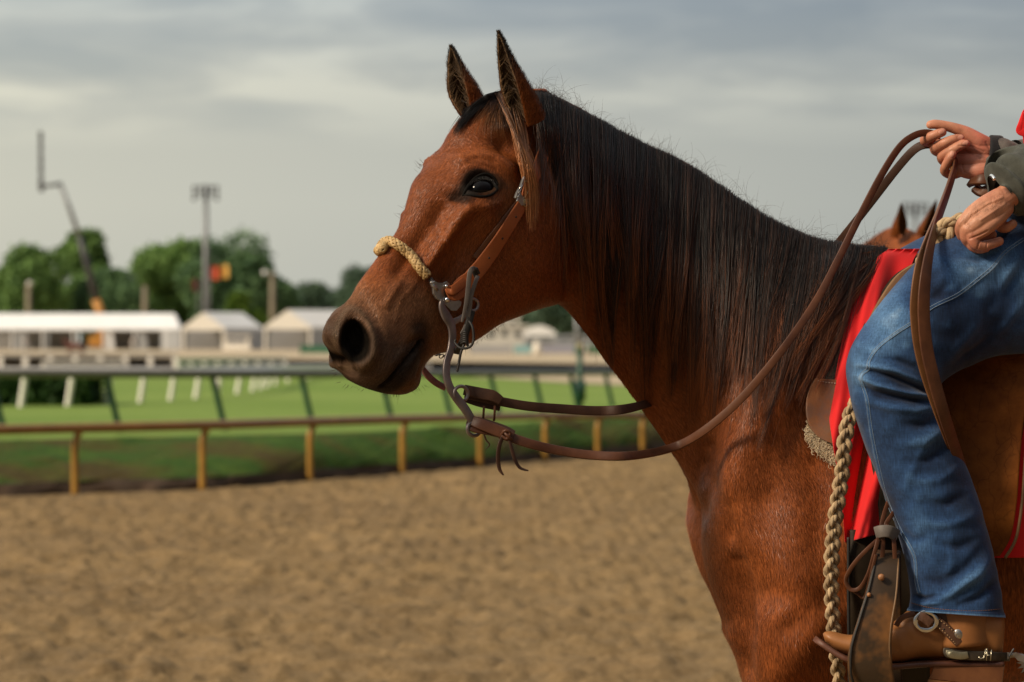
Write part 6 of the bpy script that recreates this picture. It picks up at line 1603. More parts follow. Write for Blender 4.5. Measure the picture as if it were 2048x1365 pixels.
hand_up = [
 ch([(1990, 318, Hy + .004, 28), (1970, 312, Hy, 31), (1948, 300, Hy, 30), (1925, 290, Hy, 26), (1905, 292, Hy + .004, 22)], flat=.62, up=(0, 0, 1)) if False else ch([(1988, 322, Hy, 17), (1965, 322, Hy, 19), (1940, 322, Hy + .004, 18), (1912, 322, Hy + .010, 14)]),
 ch([(1988, 304, Hy, 17), (1962, 298, Hy, 19), (1935, 290, Hy + .004, 17), (1905, 296, Hy + .010, 14)]),
 ch([(1988, 336, Hy, 15), (1965, 340, Hy - .004, 19), (1938, 343, Hy, 16), (1912, 338, Hy + .008, 12)]),
 ch([(1984, 292, Hy, 14), (1960, 284, Hy - .004, 17), (1935, 268, Hy - .006, 14), (1915, 259, Hy - .008, 11.5), (1890, 252, Hy - .010, 10), (1870, 249, Hy - .010, 9.6), (1861, 250, Hy - .010, 8.8)]),
 # index, middle, ring, little: knuckle, middle joint on the left, tip back to the right
 ch([(1896, 292, Hy + .018, 13), (1868, 287, Hy + .014, 11.5), (1850, 281, Hy - .002, 11.2), (1862, 274, Hy - .020, 10.2), (1876, 268, Hy - .026, 9.6), (1885, 265, Hy - .026, 8.6)]),
 ch([(1905, 310, Hy + .018, 12.5), (1884, 306, Hy + .014, 11.2), (1870, 298, Hy - .004, 11.0), (1888, 287, Hy - .024, 10.2), (1908, 279, Hy - .028, 9.4), (1921, 277, Hy - .026, 8.2)]),
 ch([(1912, 328, Hy + .018, 12), (1895, 326, Hy + .012, 10.8), (1884, 315, Hy - .006, 10.8), (1902, 302, Hy - .028, 9.8), (1922, 291, Hy - .032, 9.2), (1932, 288, Hy - .032, 8.2)]),
 ch([(1920, 344, Hy + .014, 11), (1903, 350, Hy + .008, 9.6), (1889, 342, Hy - .008, 9.4), (1895, 325, Hy - .026, 9.0), (1903, 312, Hy - .032, 8.6), (1906, 306, Hy - .032, 7.8)]),
 ch([(2040, 326, Hy, 27), (2005, 322, Hy, 25), (1984, 318, Hy, 24)], flat=.8, up=(0, 0, 1)),
]
Ly = -.375
hand_lo = [
 ch([(2050, 365, Ly + .03, 27), (2015, 393, Ly + .01, 26), (1990, 410, Ly, 26)]),
 ch([(1998, 396, Ly, 20), (1970, 412, Ly - .004, 20), (1945, 430, Ly - .008, 18), (1928, 446, Ly - .010, 14)]),
 ch([(2006, 410, Ly, 20), (1982, 426, Ly - .010, 21), (1958, 444, Ly - .018, 18), (1938, 460, Ly - .016, 14)]),
 ch([(2012, 418, Ly, 16), (1994, 436, Ly - .008, 17), (1972, 455, Ly - .018, 16), (1948, 472, Ly - .018, 13)]),
 ch([(1926, 447, Ly - .006, 13.5), (1921, 462, Ly + .004, 11.5), (1932, 480, Ly + .020, 11), (1955, 470, Ly + .03, 10)]),
 ch([(1934, 458, Ly - .014, 13.5), (1932, 476, Ly - .008, 12), (1946, 490, Ly + .004, 11), (1968, 482, Ly + .012, 10), (1985, 470, Ly + .012, 9)]),
 ch([(1944, 470, Ly - .018, 12.5), (1950, 488, Ly - .018, 11.5), (1964, 493, Ly - .014, 10.5), (1985, 488, Ly - .006, 9.8), (1999, 483, Ly - .002, 9)]),
 ch([(1940, 476, Ly - .006, 12), (1944, 492, Ly - .006, 10.5), (1958, 498, Ly - .004, 9.8), (1972, 496, Ly, 9.2)]),
 ch([(2004, 430, Ly + .020, 13), (2000, 452, Ly + .020, 11), (2012, 456, Ly + .016, 10), (2026, 448, Ly + .012, 9)]),
]
Va, Fa = remesh(hand_up, .0012, 'a', 3); Vb_, Fb_ = remesh(hand_lo, .0012, 'b', 4)
# the body under the clothes, neck and head (above the picture)
RXc = wx(2300); RZ = 1.60
core = [(np.array(catmull([(RXc, 0, 1.56), (RXc + .01, 0, 1.72), (RXc - .01, 0, 1.90), (RXc - .02, 0, 2.08), (RXc - .03, 0, 2.16)], 20)), np.interp(np.linspace(0, 1, 20), [0, .3, .7, .9, 1], [.15, .13, .14, .11, .06]), 1.0, None),
        (np.array(catmull([(RXc - .03, 0, 2.12), (RXc - .035, 0, 2.20), (RXc - .045, 0, 2.26)], 8)), np.full(8, .058), 1.0, None),
        (np.array(catmull([(RXc - .05, 0, 2.26), (RXc - .055, 0, 2.33), (RXc - .05, 0, 2.40)], 10)), np.array([.062, .07, .075, .078, .08, .082, .082, .08, .075, .065]), 1.0, None),
        (np.array(catmull([(RXc - .10, 0, 2.25), (RXc - .115, 0, 2.23)], 4)), np.full(4, .030), 1.0, None), (np.array(catmull([(RXc - .125, 0, 2.335), (RXc - .145, 0, 2.30)], 4)), np.array([.008, .012, .014, .014]), 1.0, None)]
sh_l, sh_r = np.array([RXc - .01, -.19, 2.06]), np.array([RXc - .01, .19, 2.06])
wr_l = np.array(at(2046, 366, Ly + .03)); wr_r = np.array(at(2036, 325, Hy)); el_l = np.array([RXc - .02, -.33, 1.80]); el_r = np.array([RXc + .0, .26, 1.80])
for s_, e_, w_ in ((sh_l, el_l, wr_l), (sh_r, el_r, wr_r)): core += [(catmull([s_, e_, w_], 24), np.linspace(.055, .027, 24), 1.0, None)]
for sy in (-1, 1):
    core += [(np.array([(RXc - .05, sy * .035, 2.345), (RXc - .105, sy * .033, 2.34)]), np.array([.02, .016]), 1.0, None), (np.array([(RXc - .04, sy * .078, 2.34), (RXc - .035, sy * .088, 2.30)]), np.array([.016, .012]), 1.0, None)]
    core += [(catmull([(RXc, sy * .10, 1.60), (wx(2030), sy * .26, 1.555), (wx(1800), sy * .355, 1.40), (wx(1850), sy * .36, 1.17), (wx(1895), sy * .36, 1.00)], 30), np.interp(np.linspace(0, 1, 30), [0, .3, .5, .8, 1], [.05, .045, .036, .036, .034]), 1.0, None)]
Vc, Fc = remesh(core, .008, 'c', 3)
V = np.vstack([Va, Vb_, Vc]); F = Fa + [tuple(i + len(Va) for i in f) for f in Fb_] + [tuple(i + len(Va) + len(Vb_) for i in f) for f in Fc]
# nails, skin folds as fine relief and skin tints
px_, py_ = proj(V); tint = np.repeat(c3(.50, .215, .125)[None], len(V), 0)
k1 = (np.arange(len(V)) < len(Va))
palm = k1 & (px_ > 1900); mm = smoothstep(1905, 1950, px_) * k1 * .75; tint = tint * (1 - mm[:, None]) + c3(.56, .165, .115) * mm[:, None]
low = (~k1) & (np.arange(len(V)) < len(Va) + len(Vb_)); mm = low * smoothstep(440, 480, py_) * .5; tint = tint * (1 - mm[:, None]) + c3(.42, .14, .08) * mm[:, None]
disp = np.zeros(len(V))
for pts, r_, a_ in (([(1922, 300), (1940, 306), (1962, 318)], 2.2, -.0016), ([(1918, 292), (1945, 294), (1968, 304)], 1.8, -.0012), ([(1924, 330), (1928, 345)], 2.0, -.0016), ([(1972, 285), (1980, 300), (1978, 330)], 2.2, -.0010), ([(1866, 288), (1872, 282)], 1.4, -.0008)):
    d, _ = dpoly(px_, py_, pts); disp += a_ * np.exp(-(d / r_) ** 2) * k1
nails = np.zeros(len(V))
for (x, y, rx_, ry_, a) in ((1884, 264, 7.5, 5.5, -15), (1922, 275, 7, 5, -10), (1932, 287, 7, 5, -8), (1904, 309, 5.5, 7.5, 15)):
    ca_, sa_ = math.cos(R(a)), math.sin(R(a)); u = ((px_ - x) * ca_ + (py_ - y) * sa_) / rx_; v = (-(px_ - x) * sa_ + (py_ - y) * ca_) / ry_
    q = np.sqrt(u * u + v * v); nm = (1 - smoothstep(.80, 1.0, q)) * k1; nails = np.maximum(nails, nm); disp += -.0006 * np.exp(-((q - 1.05) / .15) ** 2) * k1
tint = tint * (1 - nails[:, None] * .8) + c3(.60, .30, .23) * nails[:, None] * .8
for pts, r_, a_ in (([(1925, 440), (1915, 452)], 2.5, .001), ([(1940, 478), (1960, 470), (1975, 462)], 2, -.002), ([(1955, 497), (1958, 487), (1962, 480)], 1.6, -.0015), ([(1972, 500), (1974, 488)], 1.5, -.0012), ([(2005, 395), (1975, 408), (1950, 425)], 3, .0014), ([(2010, 408), (1985, 425), (1962, 440)], 3, .0012), ([(1932, 447), (1940, 456)], 2.2, -.001)):
    d, _ = dpoly(px_, py_, pts); disp += a_ * np.exp(-(d / r_) ** 2) * low
disp += .00035 * hashnoise(V, 260, 77) * (k1 | low)
V[:, 1] -= disp * 1.0
me = bpy.data.meshes.new('person'); me.from_pydata(V.tolist(), [], F); me.update()
ca = me.color_attributes.new('tint', 'FLOAT_COLOR', 'POINT'); ca.data.foreach_set('color', np.hstack([tint, np.ones((len(V), 1))]).astype(np.float32).ravel())
RIDER = link('person', me, M_skin); tag(RIDER, 'rider in blue jeans, grey jacket and red vest, holding the reins up in one hand', 'person')
# small hairs on the back of the lower hand
def arm_hair(n):
    K = 4; t = np.linspace(0, 1, K); P = []; C = []; Rr = []
    for _ in range(n):
        u = rng.random(); x = 2010 - 70 * u + rng.normal(0, 9); y = 395 + 42 * u + rng.normal(0, 11)
        P.append(unpx(x - 3 * t + rng.normal(0, .8), y + 9 * t, np.full(K, Ly - .030) + .003 * t)); C.append(np.repeat(H_BRN[None] * 2.0, K, 0)); Rr.append(.00010)
    return np.array(P), np.array(Rr), np.array(C)

# ---------------------------------------------------------------- jeans
JS = [(2330, 400, 2330, 830, -.10, .10), (2240, 392, 2290, 800, -.13, .105), (2150, 395, 2210, 765, -.17, .108), (2040, 415, 2105, 712, -.235, .105), (1950, 442, 2000, 712, -.290, .100), (1868, 490, 1935, 735, -.330, .096), (1795, 565, 1896, 756, -.352, .092), (1738, 638, 1882, 770, -.362, .088), (1704, 690, 1876, 778, -.366, .085), (1692, 738, 1876, 786, -.366, .083), (1698, 785, 1884, 806, -.365, .080), (1722, 870, 1906, 872, -.362, .078), (1757, 960, 1940, 952, -.360, .075), (1790, 1050, 1969, 1038, -.360, .072), (1812, 1130, 1988, 1112, -.360, .068), (1821, 1190, 2001, 1184, -.360, .066), (1816, 1222, 2009, 1236, -.360, .067)]
JV, JF, JN, jx, jy, ji = loft_px(JS, 330, 200)
jx, jy = proj(JV)
near_m = np.clip(-JN[:, 1] * 2.0, 0, 1)
jd = np.zeros(len(JV))
def fold(pts, r_, a_, taper=True, asym=0):
    global jd
    d, t = dpoly(jx, jy, pts); k = np.sin(np.clip(t, .02, .98) * math.pi) ** .6 if taper else 1
    jd += a_ * 1.1 * np.exp(-(d / (r_ * .74)) ** 2) * k * near_m
F_ = [([(1872, 790), (1830, 772), (1780, 752), (1722, 738)], 9, -.0085), ([(1878, 802), (1820, 800), (1760, 790), (1712, 772)], 8, -.0075), ([(1870, 780), (1800, 745), (1750, 735), (1708, 730)], 9, .0065), ([(1874, 798), (1815, 786), (1755, 770), (1712, 752)], 8, .0080), ([(1880, 815), (1830, 822), (1780, 815), (1725, 800)], 11, .0060),
      ([(1866, 765), (1830, 735), (1800, 722), (1760, 716)], 9, -.005), ([(1890, 830), (1850, 850), (1800, 850)], 12, -.005), ([(1900, 850), (1850, 885), (1790, 890)], 14, .005), ([(1905, 880), (1860, 920), (1800, 925)], 14, -.0045),
      ([(1860, 870), (1830, 930), (1800, 990)], 14, .003), ([(1925, 930), (1880, 960), (1820, 962)], 12, .0035), ([(1940, 985), (1890, 1010), (1830, 1005)], 13, -.004), ([(1955, 1030), (1900, 1050), (1840, 1050)], 13, .004), ([(1960, 1075), (1920, 1095), (1860, 1085)], 12, -.0035),
      ([(1985, 1110), (1955, 1150), (1900, 1190), (1850, 1205)], 13, .0060), ([(1970, 1090), (1930, 1140), (1880, 1165), (1840, 1160)], 14, -.0050), ([(1995, 1160), (1960, 1195), (1910, 1215)], 10, -.0045), ([(1822, 1190), (1850, 1197), (1880, 1192)], 6, -.006), ([(1822, 1205), (1850, 1210), (1885, 1206)], 6, .004),
      ([(1900, 1060), (1905, 1120), (1890, 1170)], 16, .003), ([(1800, 1060), (1830, 1080), (1860, 1075)], 10, -.003),
      ([(2046, 470), (2000, 520), (1960, 560)], 20, .004), ([(2048, 540), (2000, 590), (1960, 640)], 18, -.005), ([(2010, 500), (1960, 520), (1915, 510)], 10, -.004), ([(2040, 450), (2000, 478), (1960, 500)], 9, -.006), ([(2044, 500), (2010, 560), (1990, 620)], 14, .005), ([(1900, 560), (1880, 590), (1850, 600)], 12, -.003), ([(1960, 640), (1920, 690), (1890, 730)], 14, .004), ([(2000, 660), (1950, 700), (1905, 735)], 10, -.004), ([(1860, 620), (1840, 670), (1850, 720)], 14, -.003), ([(1790, 640), (1780, 680), (1790, 710)], 12, .002), ([(2048, 600), (2010, 650), (1970, 690)], 12, .004)]
for pts, r_, a_ in F_: fold(pts, r_, a_)
jd += (.0014 * hashnoise(JV, 55, 11) + .0007 * hashnoise(JV, 140, 12)) * np.clip(near_m + .3, 0, 1)
seam = [(2048, 478), (2010, 505), (1985, 535), (1955, 560), (1915, 590), (1866, 614), (1825, 645), (1790, 668), (1755, 696), (1738, 722), (1736, 738), (1722, 755), (1734, 800), (1742, 860), (1756, 930), (1774, 1000), (1800, 1060), (1828, 1112), (1832, 1160), (1838, 1186)]
sd, _ = dpoly(jx, jy, catmull(np.array(seam, float), 80))
jd += .0016 * np.exp(-(sd / 3.0) ** 2) * near_m
hem_t = np.repeat(np.linspace(0, 1, 330), 200)
jd += .0016 * smoothstep(.982, .986, hem_t)
JV2 = JV + JN * jd[:, None]
wear = np.exp(-(((jx - 1760) / 60) ** 2 + ((jy - 640) / 70) ** 2)) * .5 + np.exp(-(((jx - 1960) / 70) ** 2 + ((jy - 540) / 60) ** 2)) * .55 + np.exp(-(((jx - 1715) / 25) ** 2 + ((jy - 745) / 45) ** 2)) * .5 + np.exp(-(((jx - 1840) / 60) ** 2 + ((jy - 960) / 160) ** 2)) * .25
relief = np.clip(jd / .006, -1, 1)
wear = np.clip(wear * .95 + .20 + .22 * relief + .22 * np.exp(-(sd / 2.2) ** 2) * near_m + .10 * hashnoise(JV, 40, 31), 0, 1)
wear = np.maximum(wear, .55 * smoothstep(.988, .994, hem_t) + .2 * smoothstep(.98, .99, hem_t))
for x_, y_ in ((1800, 620), (1790, 632), (1812, 690), (1850, 640), (1900, 575), (1940, 540), (1932, 578), (1960, 590), (1745, 700), (1895, 650)): wear = np.clip(wear + .25 * np.exp(-(((jx - x_) / 9) ** 2 + ((jy - y_) / 7) ** 2)) * near_m, 0, 1)
m = NT('denim'); wv = m.attr('wear'); c = m.coord('Object')
tw = m.n('ShaderNodeTexWave', wave_type='BANDS', bands_direction='DIAGONAL'); tw.inputs['Scale'].default_value = 420; tw.inputs['Distortion'].default_value = 1.2; m.l(c, tw.inputs['Vector'])
thr = m.noise(m.coord('Object', (380, 380, 38)), 1, 4, .7); thr2 = m.noise(m.coord('Object', (50, 50, 420)), 1, 3, .6); bl = m.noise(c, 38, 5, .65)
base = m.ramp(m.math('ADD', m.math('MULTIPLY', wv.outputs['Fac'], .75), m.math('MULTIPLY', bl, .16)), [(.12, (.006, .014, .040)), (.36, (.020, .054, .135)), (.60, (.064, .142, .272)), (.95, (.22, .33, .46))])
base = m.mix(1.0, base, m.ramp(thr, [(.3, .60), (.7, 1.45)]), 'MULTIPLY'); base = m.mix(1.0, base, m.ramp(thr2, [(.3, .86), (.7, 1.14)]), 'MULTIPLY')
m.set(col=base, rough=.85, spec=.15, sheen=.15, normal=m.bump(tw.outputs['Fac'], .12, .0005, m.bump(thr, .25, .0008)))
M_denim = m.m
def jeans_mesh(V, F, w, name):
    me = mesh_np(name, V, F); a = me.attributes.new('wear', 'FLOAT', 'POINT'); a.data.foreach_set('value', np.asarray(w, np.float32)); return me
Vm = JV2 * np.array([1, -1, 1]); hv, hf = leg([(RXc - .01, 0, 1.50), (RXc, 0, 1.58), (RXc, 0, 1.66), (RXc, 0, 1.74)], [(.14, .17), (.18, .215), (.17, .205), (.15, .18)], 60, 12)
JE = link('jeans', jeans_mesh(np.vstack([JV2, Vm, hv]), np.vstack([JF, JF[:, ::-1] + len(JV2), hf + 2 * len(JV2)]), np.concatenate([wear, wear, np.full(len(hv), .3)]), 'jeans'), M_denim, RIDER)
def near_Y(tree, px, py): 
    h = tree.ray_cast(CAMP, (at(px, py, 0) - CAMP).normalized(), 12); return h[0].y if h[0] is not None else -.36
jt = BVHTree.FromPolygons([tuple(v) for v in JV2], [tuple(q) for q in JF])
M_jthread = simple('jeans_thread', (.16, .22, .30), .8, .3, 60)
b = MB()
for off_ in (-2.6, 2.6):
    Cs = catmull(np.array(seam, float), 160); T_ = np.gradient(Cs, axis=0); T_ /= np.linalg.norm(T_, axis=1)[:, None]
    Pj = np.array([tuple(at(x - ty * off_, y + tx * off_, near_Y(jt, x - ty * off_, y + tx * off_) - .0003)) for (x, y), (tx, ty) in zip(Cs, T_)])
    b.tube(Pj, .00055, 6)
b.build('seam_thread', M_jthread, JE)
b = MB()
Hc = catmull(np.array([(1822, 1206), (1860, 1216), (1910, 1221), (1960, 1222), (2003, 1218)], float), 120)
for k in range(0, 118, 3):
    (x0, y0), (x1, y1) = Hc[k], Hc[k + 2]; b.tube([at(x0, y0, near_Y(jt, x0, y0) - .0004), at(x1, y1, near_Y(jt, x1, y1) - .0004)], .0006, 5)
b.build('hem_thread', simple('hem_thread', (.16, .07, .035), .8, .3, 60), JE)
# ---------------------------------------------------------------- boot
M_boot = leather('boot_leather', (.20, .075, .022), (.36, .150, .048), .42, sc=16, spec=.45, crack=.12)
M_sole = leather('boot_sole', (.060, .022, .014), (.13, .050, .028), .45, sc=30, crack=.1)
M_heel = leather('boot_heel', (.075, .024, .012), (.17, .065, .022), .4, sc=40, crack=.1)
BS = [(1646, 1268, 1650, 1284, -.375, .012), (1652, 1264, 1658, 1290, -.375, .026), (1668, 1264, 1676, 1304, -.374, .034), (1700, 1270, 1704, 1314, -.372, .041), (1735, 1268, 1740, 1322, -.370, .045), (1768, 1256, 1770, 1326, -.368, .046), (1795, 1238, 1800, 1325, -.366, .043), (1822, 1218, 1830, 1320, -.364, .040), (1855, 1206, 1866, 1316, -.362, .038), (1900, 1200, 1915, 1318, -.36, .037), (1950, 1200, 1962, 1318, -.36, .037), (1985, 1208, 1990, 1318, -.36, .035), (2003, 1225, 2004, 1312, -.36, .026), (2009, 1250, 2007, 1296, -.36, .008)]
BV, BF, BN, bx, by_, _ = loft_px(BS, 160, 96)
bn_m = np.clip(-BN[:, 1] * 2, 0, 1); bd = np.zeros(len(BV)); bx, by_ = proj(BV)
for pts, r_, a_ in (([(1895, 1240), (1893, 1280), (1890, 1318)], 2.2, -.003), ([(1800, 1250), (1812, 1262), (1820, 1280)], 8, -.003), ([(1790, 1262), (1800, 1280), (1806, 1300)], 6, .002), ([(1830, 1262), (1850, 1290), (1880, 1300)], 14, .003), ([(1930, 1232), (1965, 1226), (1998, 1222)], 4, -.003), ([(1775, 1280), (1790, 1300)], 6, -.002)):
    d, _ = dpoly(bx, by_, pts); bd += a_ * np.exp(-(d / r_) ** 2) * bn_m
bd += .0006 * hashnoise(BV, 90, 41)
BO = link('boot', mesh_np('boot', BV + BN * bd[:, None], BF), M_boot, RIDER)
SHF = MB(); SHF.tube(catmull([tuple(at(1925, 1290, -.36)), tuple(at(1918, 1200, -.36)), tuple(at(1905, 1090, -.36))], 14), np.linspace(.052, .058, 14), 24); SHF.build('boot_shaft', M_boot, BO)
# sole with turned up toe and stacked heel, drawn as flat outlines of real width
def sideslab(outline, Yc, hw, name, mat, parent, bev=.003):
    k = len(outline); O = [np.array([tuple(at(x, y, Yc + s * (hw - q))) for x, y in outline]) for s, q in ((-1, 0), (1, 0))]
    c_ = O[0].mean(0); b = MB(); L0 = O[0] + (0, bev, 0); L00 = O[0] + (c_ - O[0]) * (bev * 14) * np.array([.4, 0, .4]); L1 = O[1]
    V = np.vstack([L00, L0, L1]); fs = [tuple(range(k))[::-1]] + [(l * k + j, l * k + (j + 1) % k, (l + 1) * k + (j + 1) % k, (l + 1) * k + j) for l in (0, 1) for j in range(k)] + [tuple(2 * k + j for j in range(k))]
    return b.add(V, fs).build(name, mat, parent, smooth=False)
P_ = P3([(1631, 1279, -.375), (1650, 1292, -.374), (1675, 1308, -.373), (1702, 1320, -.372), (1740, 1329, -.370), (1780, 1331, -.367), (1830, 1327, -.364), (1880, 1325, -.362), (1940, 1326, -.36), (2003, 1326, -.36)], 60)
T_ = np.gradient(P_, axis=0); nrm = np.stack([-T_[:, 2], 0 * T_[:, 0], T_[:, 0]], 1)
sweep(P_, nrm, np.interp(np.linspace(0, 1, 60), [0, .06, .25, .45, .6, 1], [.040, .062, .090, .094, .078, .074]), .0105).build('sole', M_sole, BO)
sideslab([(1867, 1331), (1864, 1345), (1858, 1358), (1930, 1366), (2004, 1374), (2008, 1340), (2010, 1331)], -.36, .036, 'heel', M_heel, BO)
sideslab([(1857, 1359), (1854, 1372), (1930, 1380), (2003, 1388), (2004, 1375), (1930, 1367.5)], -.36, .0365, 'heel_cap', simple('heel_cap', (.23, .10, .03), .5, .2, 40), BO)
thong([(1792, 1252, -.405), (1800, 1240, -.408), (1812, 1232, -.408), (1830, 1228, -.404)], .010, .003, 'welt', M_sole, BO)
BO2 = BO.copy(); COL.objects.link(BO2); BO2.scale = (1, -1, 1); BO2.parent = RIDER
# ---------------------------------------------------------------- spur
SPU = empty('spur', tuple(at(1940, 1310, -.40))); tag(SPU, 'steel spur with dark brown buckled strap and silver concho on the tan boot', 'spur')
L_sp = leather('spur_leather', (.050, .022, .012), (.12, .055, .030), .45, wear=(.17, .085, .055), sc=50)
Ys = -.404
thong([(1846, 1222, Ys + .004), (1862, 1234, Ys - .002), (1885, 1252, Ys - .005), (1905, 1272, Ys - .006), (1918, 1288, Ys - .006)], .0185, .004, 'strap', L_sp, SPU, (0, -1, 0), taper=[.9, 1, 1, 1, .8])
thong([(1872, 1232, Ys + .003), (1892, 1238, Ys + .001), (1916, 1244, Ys), (1932, 1262, Ys), (1930, 1284, Ys + .001)], .024, .0035, 'back_strap', L_sp, SPU, (0, -1, 0), taper=[.7, .9, 1.1, 1.1, .8])
cb = (1852, 1243)
pts = [tuple(at(cb[0] + 21 * math.cos(a), cb[1] + 18 * math.sin(a), Ys - .009)) for a in np.linspace(0, 2 * math.pi, 41)]
sweep(np.array(pts)[:-1], np.tile([0, -1., 0], (40, 1)), np.array([.006 + .0022 * abs(math.cos(2 * a)) for a in np.linspace(0, 2 * math.pi, 41)][:-1]), .0035, closed=True).build('buckle', M_bright, SPU)
thong([(1838, 1232, Ys - .013), (1848, 1236, Ys - .015), (1862, 1248, Ys - .013)], .016, .003, 'buckle_tongue', L_sp, SPU, (0, -1, 0))
c0 = np.array(at(1918, 1268, Ys - .004)); CO = MB().tube([c0 - (0, -.002, 0), c0 - (0, .002, 0), c0 - (0, .004, 0), c0 - (0, .0052, 0)], [.0108, .0108, .0085, .001], 24).build('concho', M_metal, SPU)
b = MB()
for k in range(8): a = k * math.pi / 4; b.tube([c0 - (0, .0046, 0) + .0015 * np.array([math.cos(a), 0, math.sin(a)]), c0 - (0, .0036, 0) + .0055 * np.array([math.cos(a), 0, math.sin(a)])], .0006, 5)
b.build('engraving', M_dk, CO)
L1 = np.array([(1852, 1228), (1876, 1246), (1900, 1266), (1916, 1284)], float)
for o_ in (-7, 7): stitches([(x + o_ * .62, y - o_ * .75) for x, y in L1], 14, 0, 1, .0007, simple('spur_thread', (.36, .22, .10), .8), SPU, 'stitching', tree_y=Ys - .0085)
b = MB(); 
for x, y in ((1873, 1246), (1888, 1259)): c1 = np.array(at(x, y, Ys - .0075)); b.tube([c1, c1 - (0, .0006, 0)], .0016, 10)
b.build('hole', L_black, SPU)
hb_ = P3([(1896, 1296, -.400), (1898, 1306, -.402), (1920, 1310, -.4025), (1950, 1312, -.4025), (1985, 1313, -.400), (2008, 1314, -.385), (2018, 1314, -.36), (2008, 1314, -.335), (1985, 1313, -.32), (1940, 1311, -.318)], 80)
sweep(hb_, np.stack([np.interp(np.arange(80), [0, 40, 55, 80], [0, .2, 1, 0]), np.interp(np.arange(80), [0, 45, 60, 80], [-1, -1, .3, 1]), np.zeros(80)], 1), np.interp(np.linspace(0, 1, 80), [0, .1, .3, 1], [.014, .019, .017, .014]), .0035).build('heel_band', simple('dark_spur_steel', (.07, .055, .04), .45, .3, 60, metal=.7), SPU)
sweep(P3([(1899, 1300, -.4055), (1902, 1308, -.4065), (1922, 1312, -.4065), (1936, 1310, -.4055)], 24), np.tile([0, -1., 0], (24, 1)), np.interp(np.arange(24), [0, 6, 23], [.010, .015, .012]), .003).build('heel_plate', simple('yellowed_steel', (.30, .27, .18), .38, .2, 80, metal=.8), SPU)
# the two raised letters on the heel band
M_let = simple('silver_letters', (.50, .45, .33), .3, .1, 80, metal=.9)
P_l = lambda L: [tuple(at(x, y, -.4085)) for x, y in L]
MB().tube(P_l([(1971, 1299), (1970, 1310), (1967, 1316), (1961, 1318), (1957, 1314)]), .0010, 8).build('letter', M_let, SPU)
b = MB(); b.tube(P_l([(1972, 1299), (1976, 1299)]), .001, 8); b.tube(P_l([(1974, 1300), (1973, 1322)]), .0009, 8); b.tube(P_l([(1983, 1300), (1981, 1322)]), .0010, 8); b.tube(P_l([(1974, 1311), (1982, 1311)]), .0009, 8); b.build('letter', M_let, SPU)
MB().tube(P3([(2012, 1314, -.36), (2026, 1310, -.36), (2040, 1312, -.36), (2056, 1318, -.36)], 16), .0050, 10).build('shank', M_metal, SPU)
sideslab([(2006, 1310), (2014, 1305), (2022, 1306), (2018, 1318), (2008, 1322)], -.375, .004, 'shank_plate', M_metal, SPU); sideslab([(2024, 1308), (2032, 1305), (2052, 1314), (2050, 1326), (2036, 1322)], -.375, .004, 'shank_plate', M_metal, SPU)
MB().tube(P3([(2018, 1314, -.383), (2025, 1302, -.386), (2028, 1298, -.386)], 8), .0018, 8).build('pin', M_dk, SPU)
c0 = np.array(at(2062, 1326, -.36)); b = MB(); K = 16; out = []
for k in range(K * 2): a = math.pi * k / K; r_ = .026 if k % 2 == 0 else .016; out.append((r_ * math.cos(a), r_ * math.sin(a)))
V = [c0 + (x, -.002, z) for x, z in out] + [c0 + (x, .002, z) for x, z in out]; n2 = 2 * K
b.add(V, [tuple(range(n2)), tuple(range(2 * n2 - 1, n2 - 1, -1))] + [(j, (j + 1) % n2, n2 + (j + 1) % n2, n2 + j) for j in range(n2)]).build('rowel', M_metal, SPU, smooth=False)
# ---------------------------------------------------------------- sleeves, vest, hat
def cloth(name, lo, hi, sc=40):
    m = NT(name); c = m.coord('Object'); f = m.noise(c, sc, 5, .65); w_ = m.noise(c, 900, 2); m.set(col=m.ramp(f, [(.3, lo), (.7, hi)]), rough=.85, spec=.15, sheen=.1, normal=m.bump(w_, .3, .0006, m.bump(f, .3, .002))); return m.m
M_jack = cloth('jacket_cloth', (.034, .036, .030), (.085, .088, .074), 30); M_jack2 = cloth('jacket_cloth_brown', (.055, .048, .044), (.12, .105, .095), 60); M_cuff = cloth('black_cuff', (.006, .006, .007), (.014, .014, .016), 60)
def sleeve(Pp, rr, folds, name, mat, seed):
    P = catmull(np.array(Pp, float), 90); r_ = catmull(np.array(rr, float)[:, None], 90)[:, 0]; na = 72
    T = np.gradient(P, axis=0); T /= np.linalg.norm(T, axis=1)[:, None]; A = np.cross(T, (0, 0, 1.)); A /= np.linalg.norm(A, axis=1)[:, None]; B_ = np.cross(A, T); t = np.arange(na) / na * 2 * math.pi
    V = P[:, None] + A[:, None] * (np.cos(t)[None] * r_[:, None])[..., None] + B_[:, None] * (np.sin(t)[None] * r_[:, None])[..., None]; N = (V - P[:, None]) / r_[:, None, None]
    u = np.linspace(0, 1, 90)[:, None]; r2 = np.random.default_rng(seed)
    dd = sum(a * np.sin(u * w + t[None] * k + p) for a, w, k, p in [(folds * r2.uniform(.3, 1), r2.uniform(10, 45), r2.integers(1, 5), r2.uniform(0, 6)) for _ in range(9)]) / 3
    V = V + N * dd[..., None]; i = np.arange(90 * na).reshape(90, na)
    F = np.stack([i[:-1], np.roll(i[:-1], -1, 1), np.roll(i[1:], -1, 1), i[1:]], -1).reshape(-1, 4)
    # turn the end inwards so that the cuff has thickness
    V[0] = P[0] + (V[1] - P[1]) * .86
    return V.reshape(-1, 3), F
s1 = sleeve([at(2002, 388, -.36), at(2020, 378, -.352), at(2046, 364, -.34), at(2084, 356, -.32), tuple(el_l + (-.02, 0, -.01)), tuple((el_l + sh_l) / 2), tuple(sh_l)], [.036, .046, .064, .068, .066, .072, .085], .012, 's', M_jack, 5)
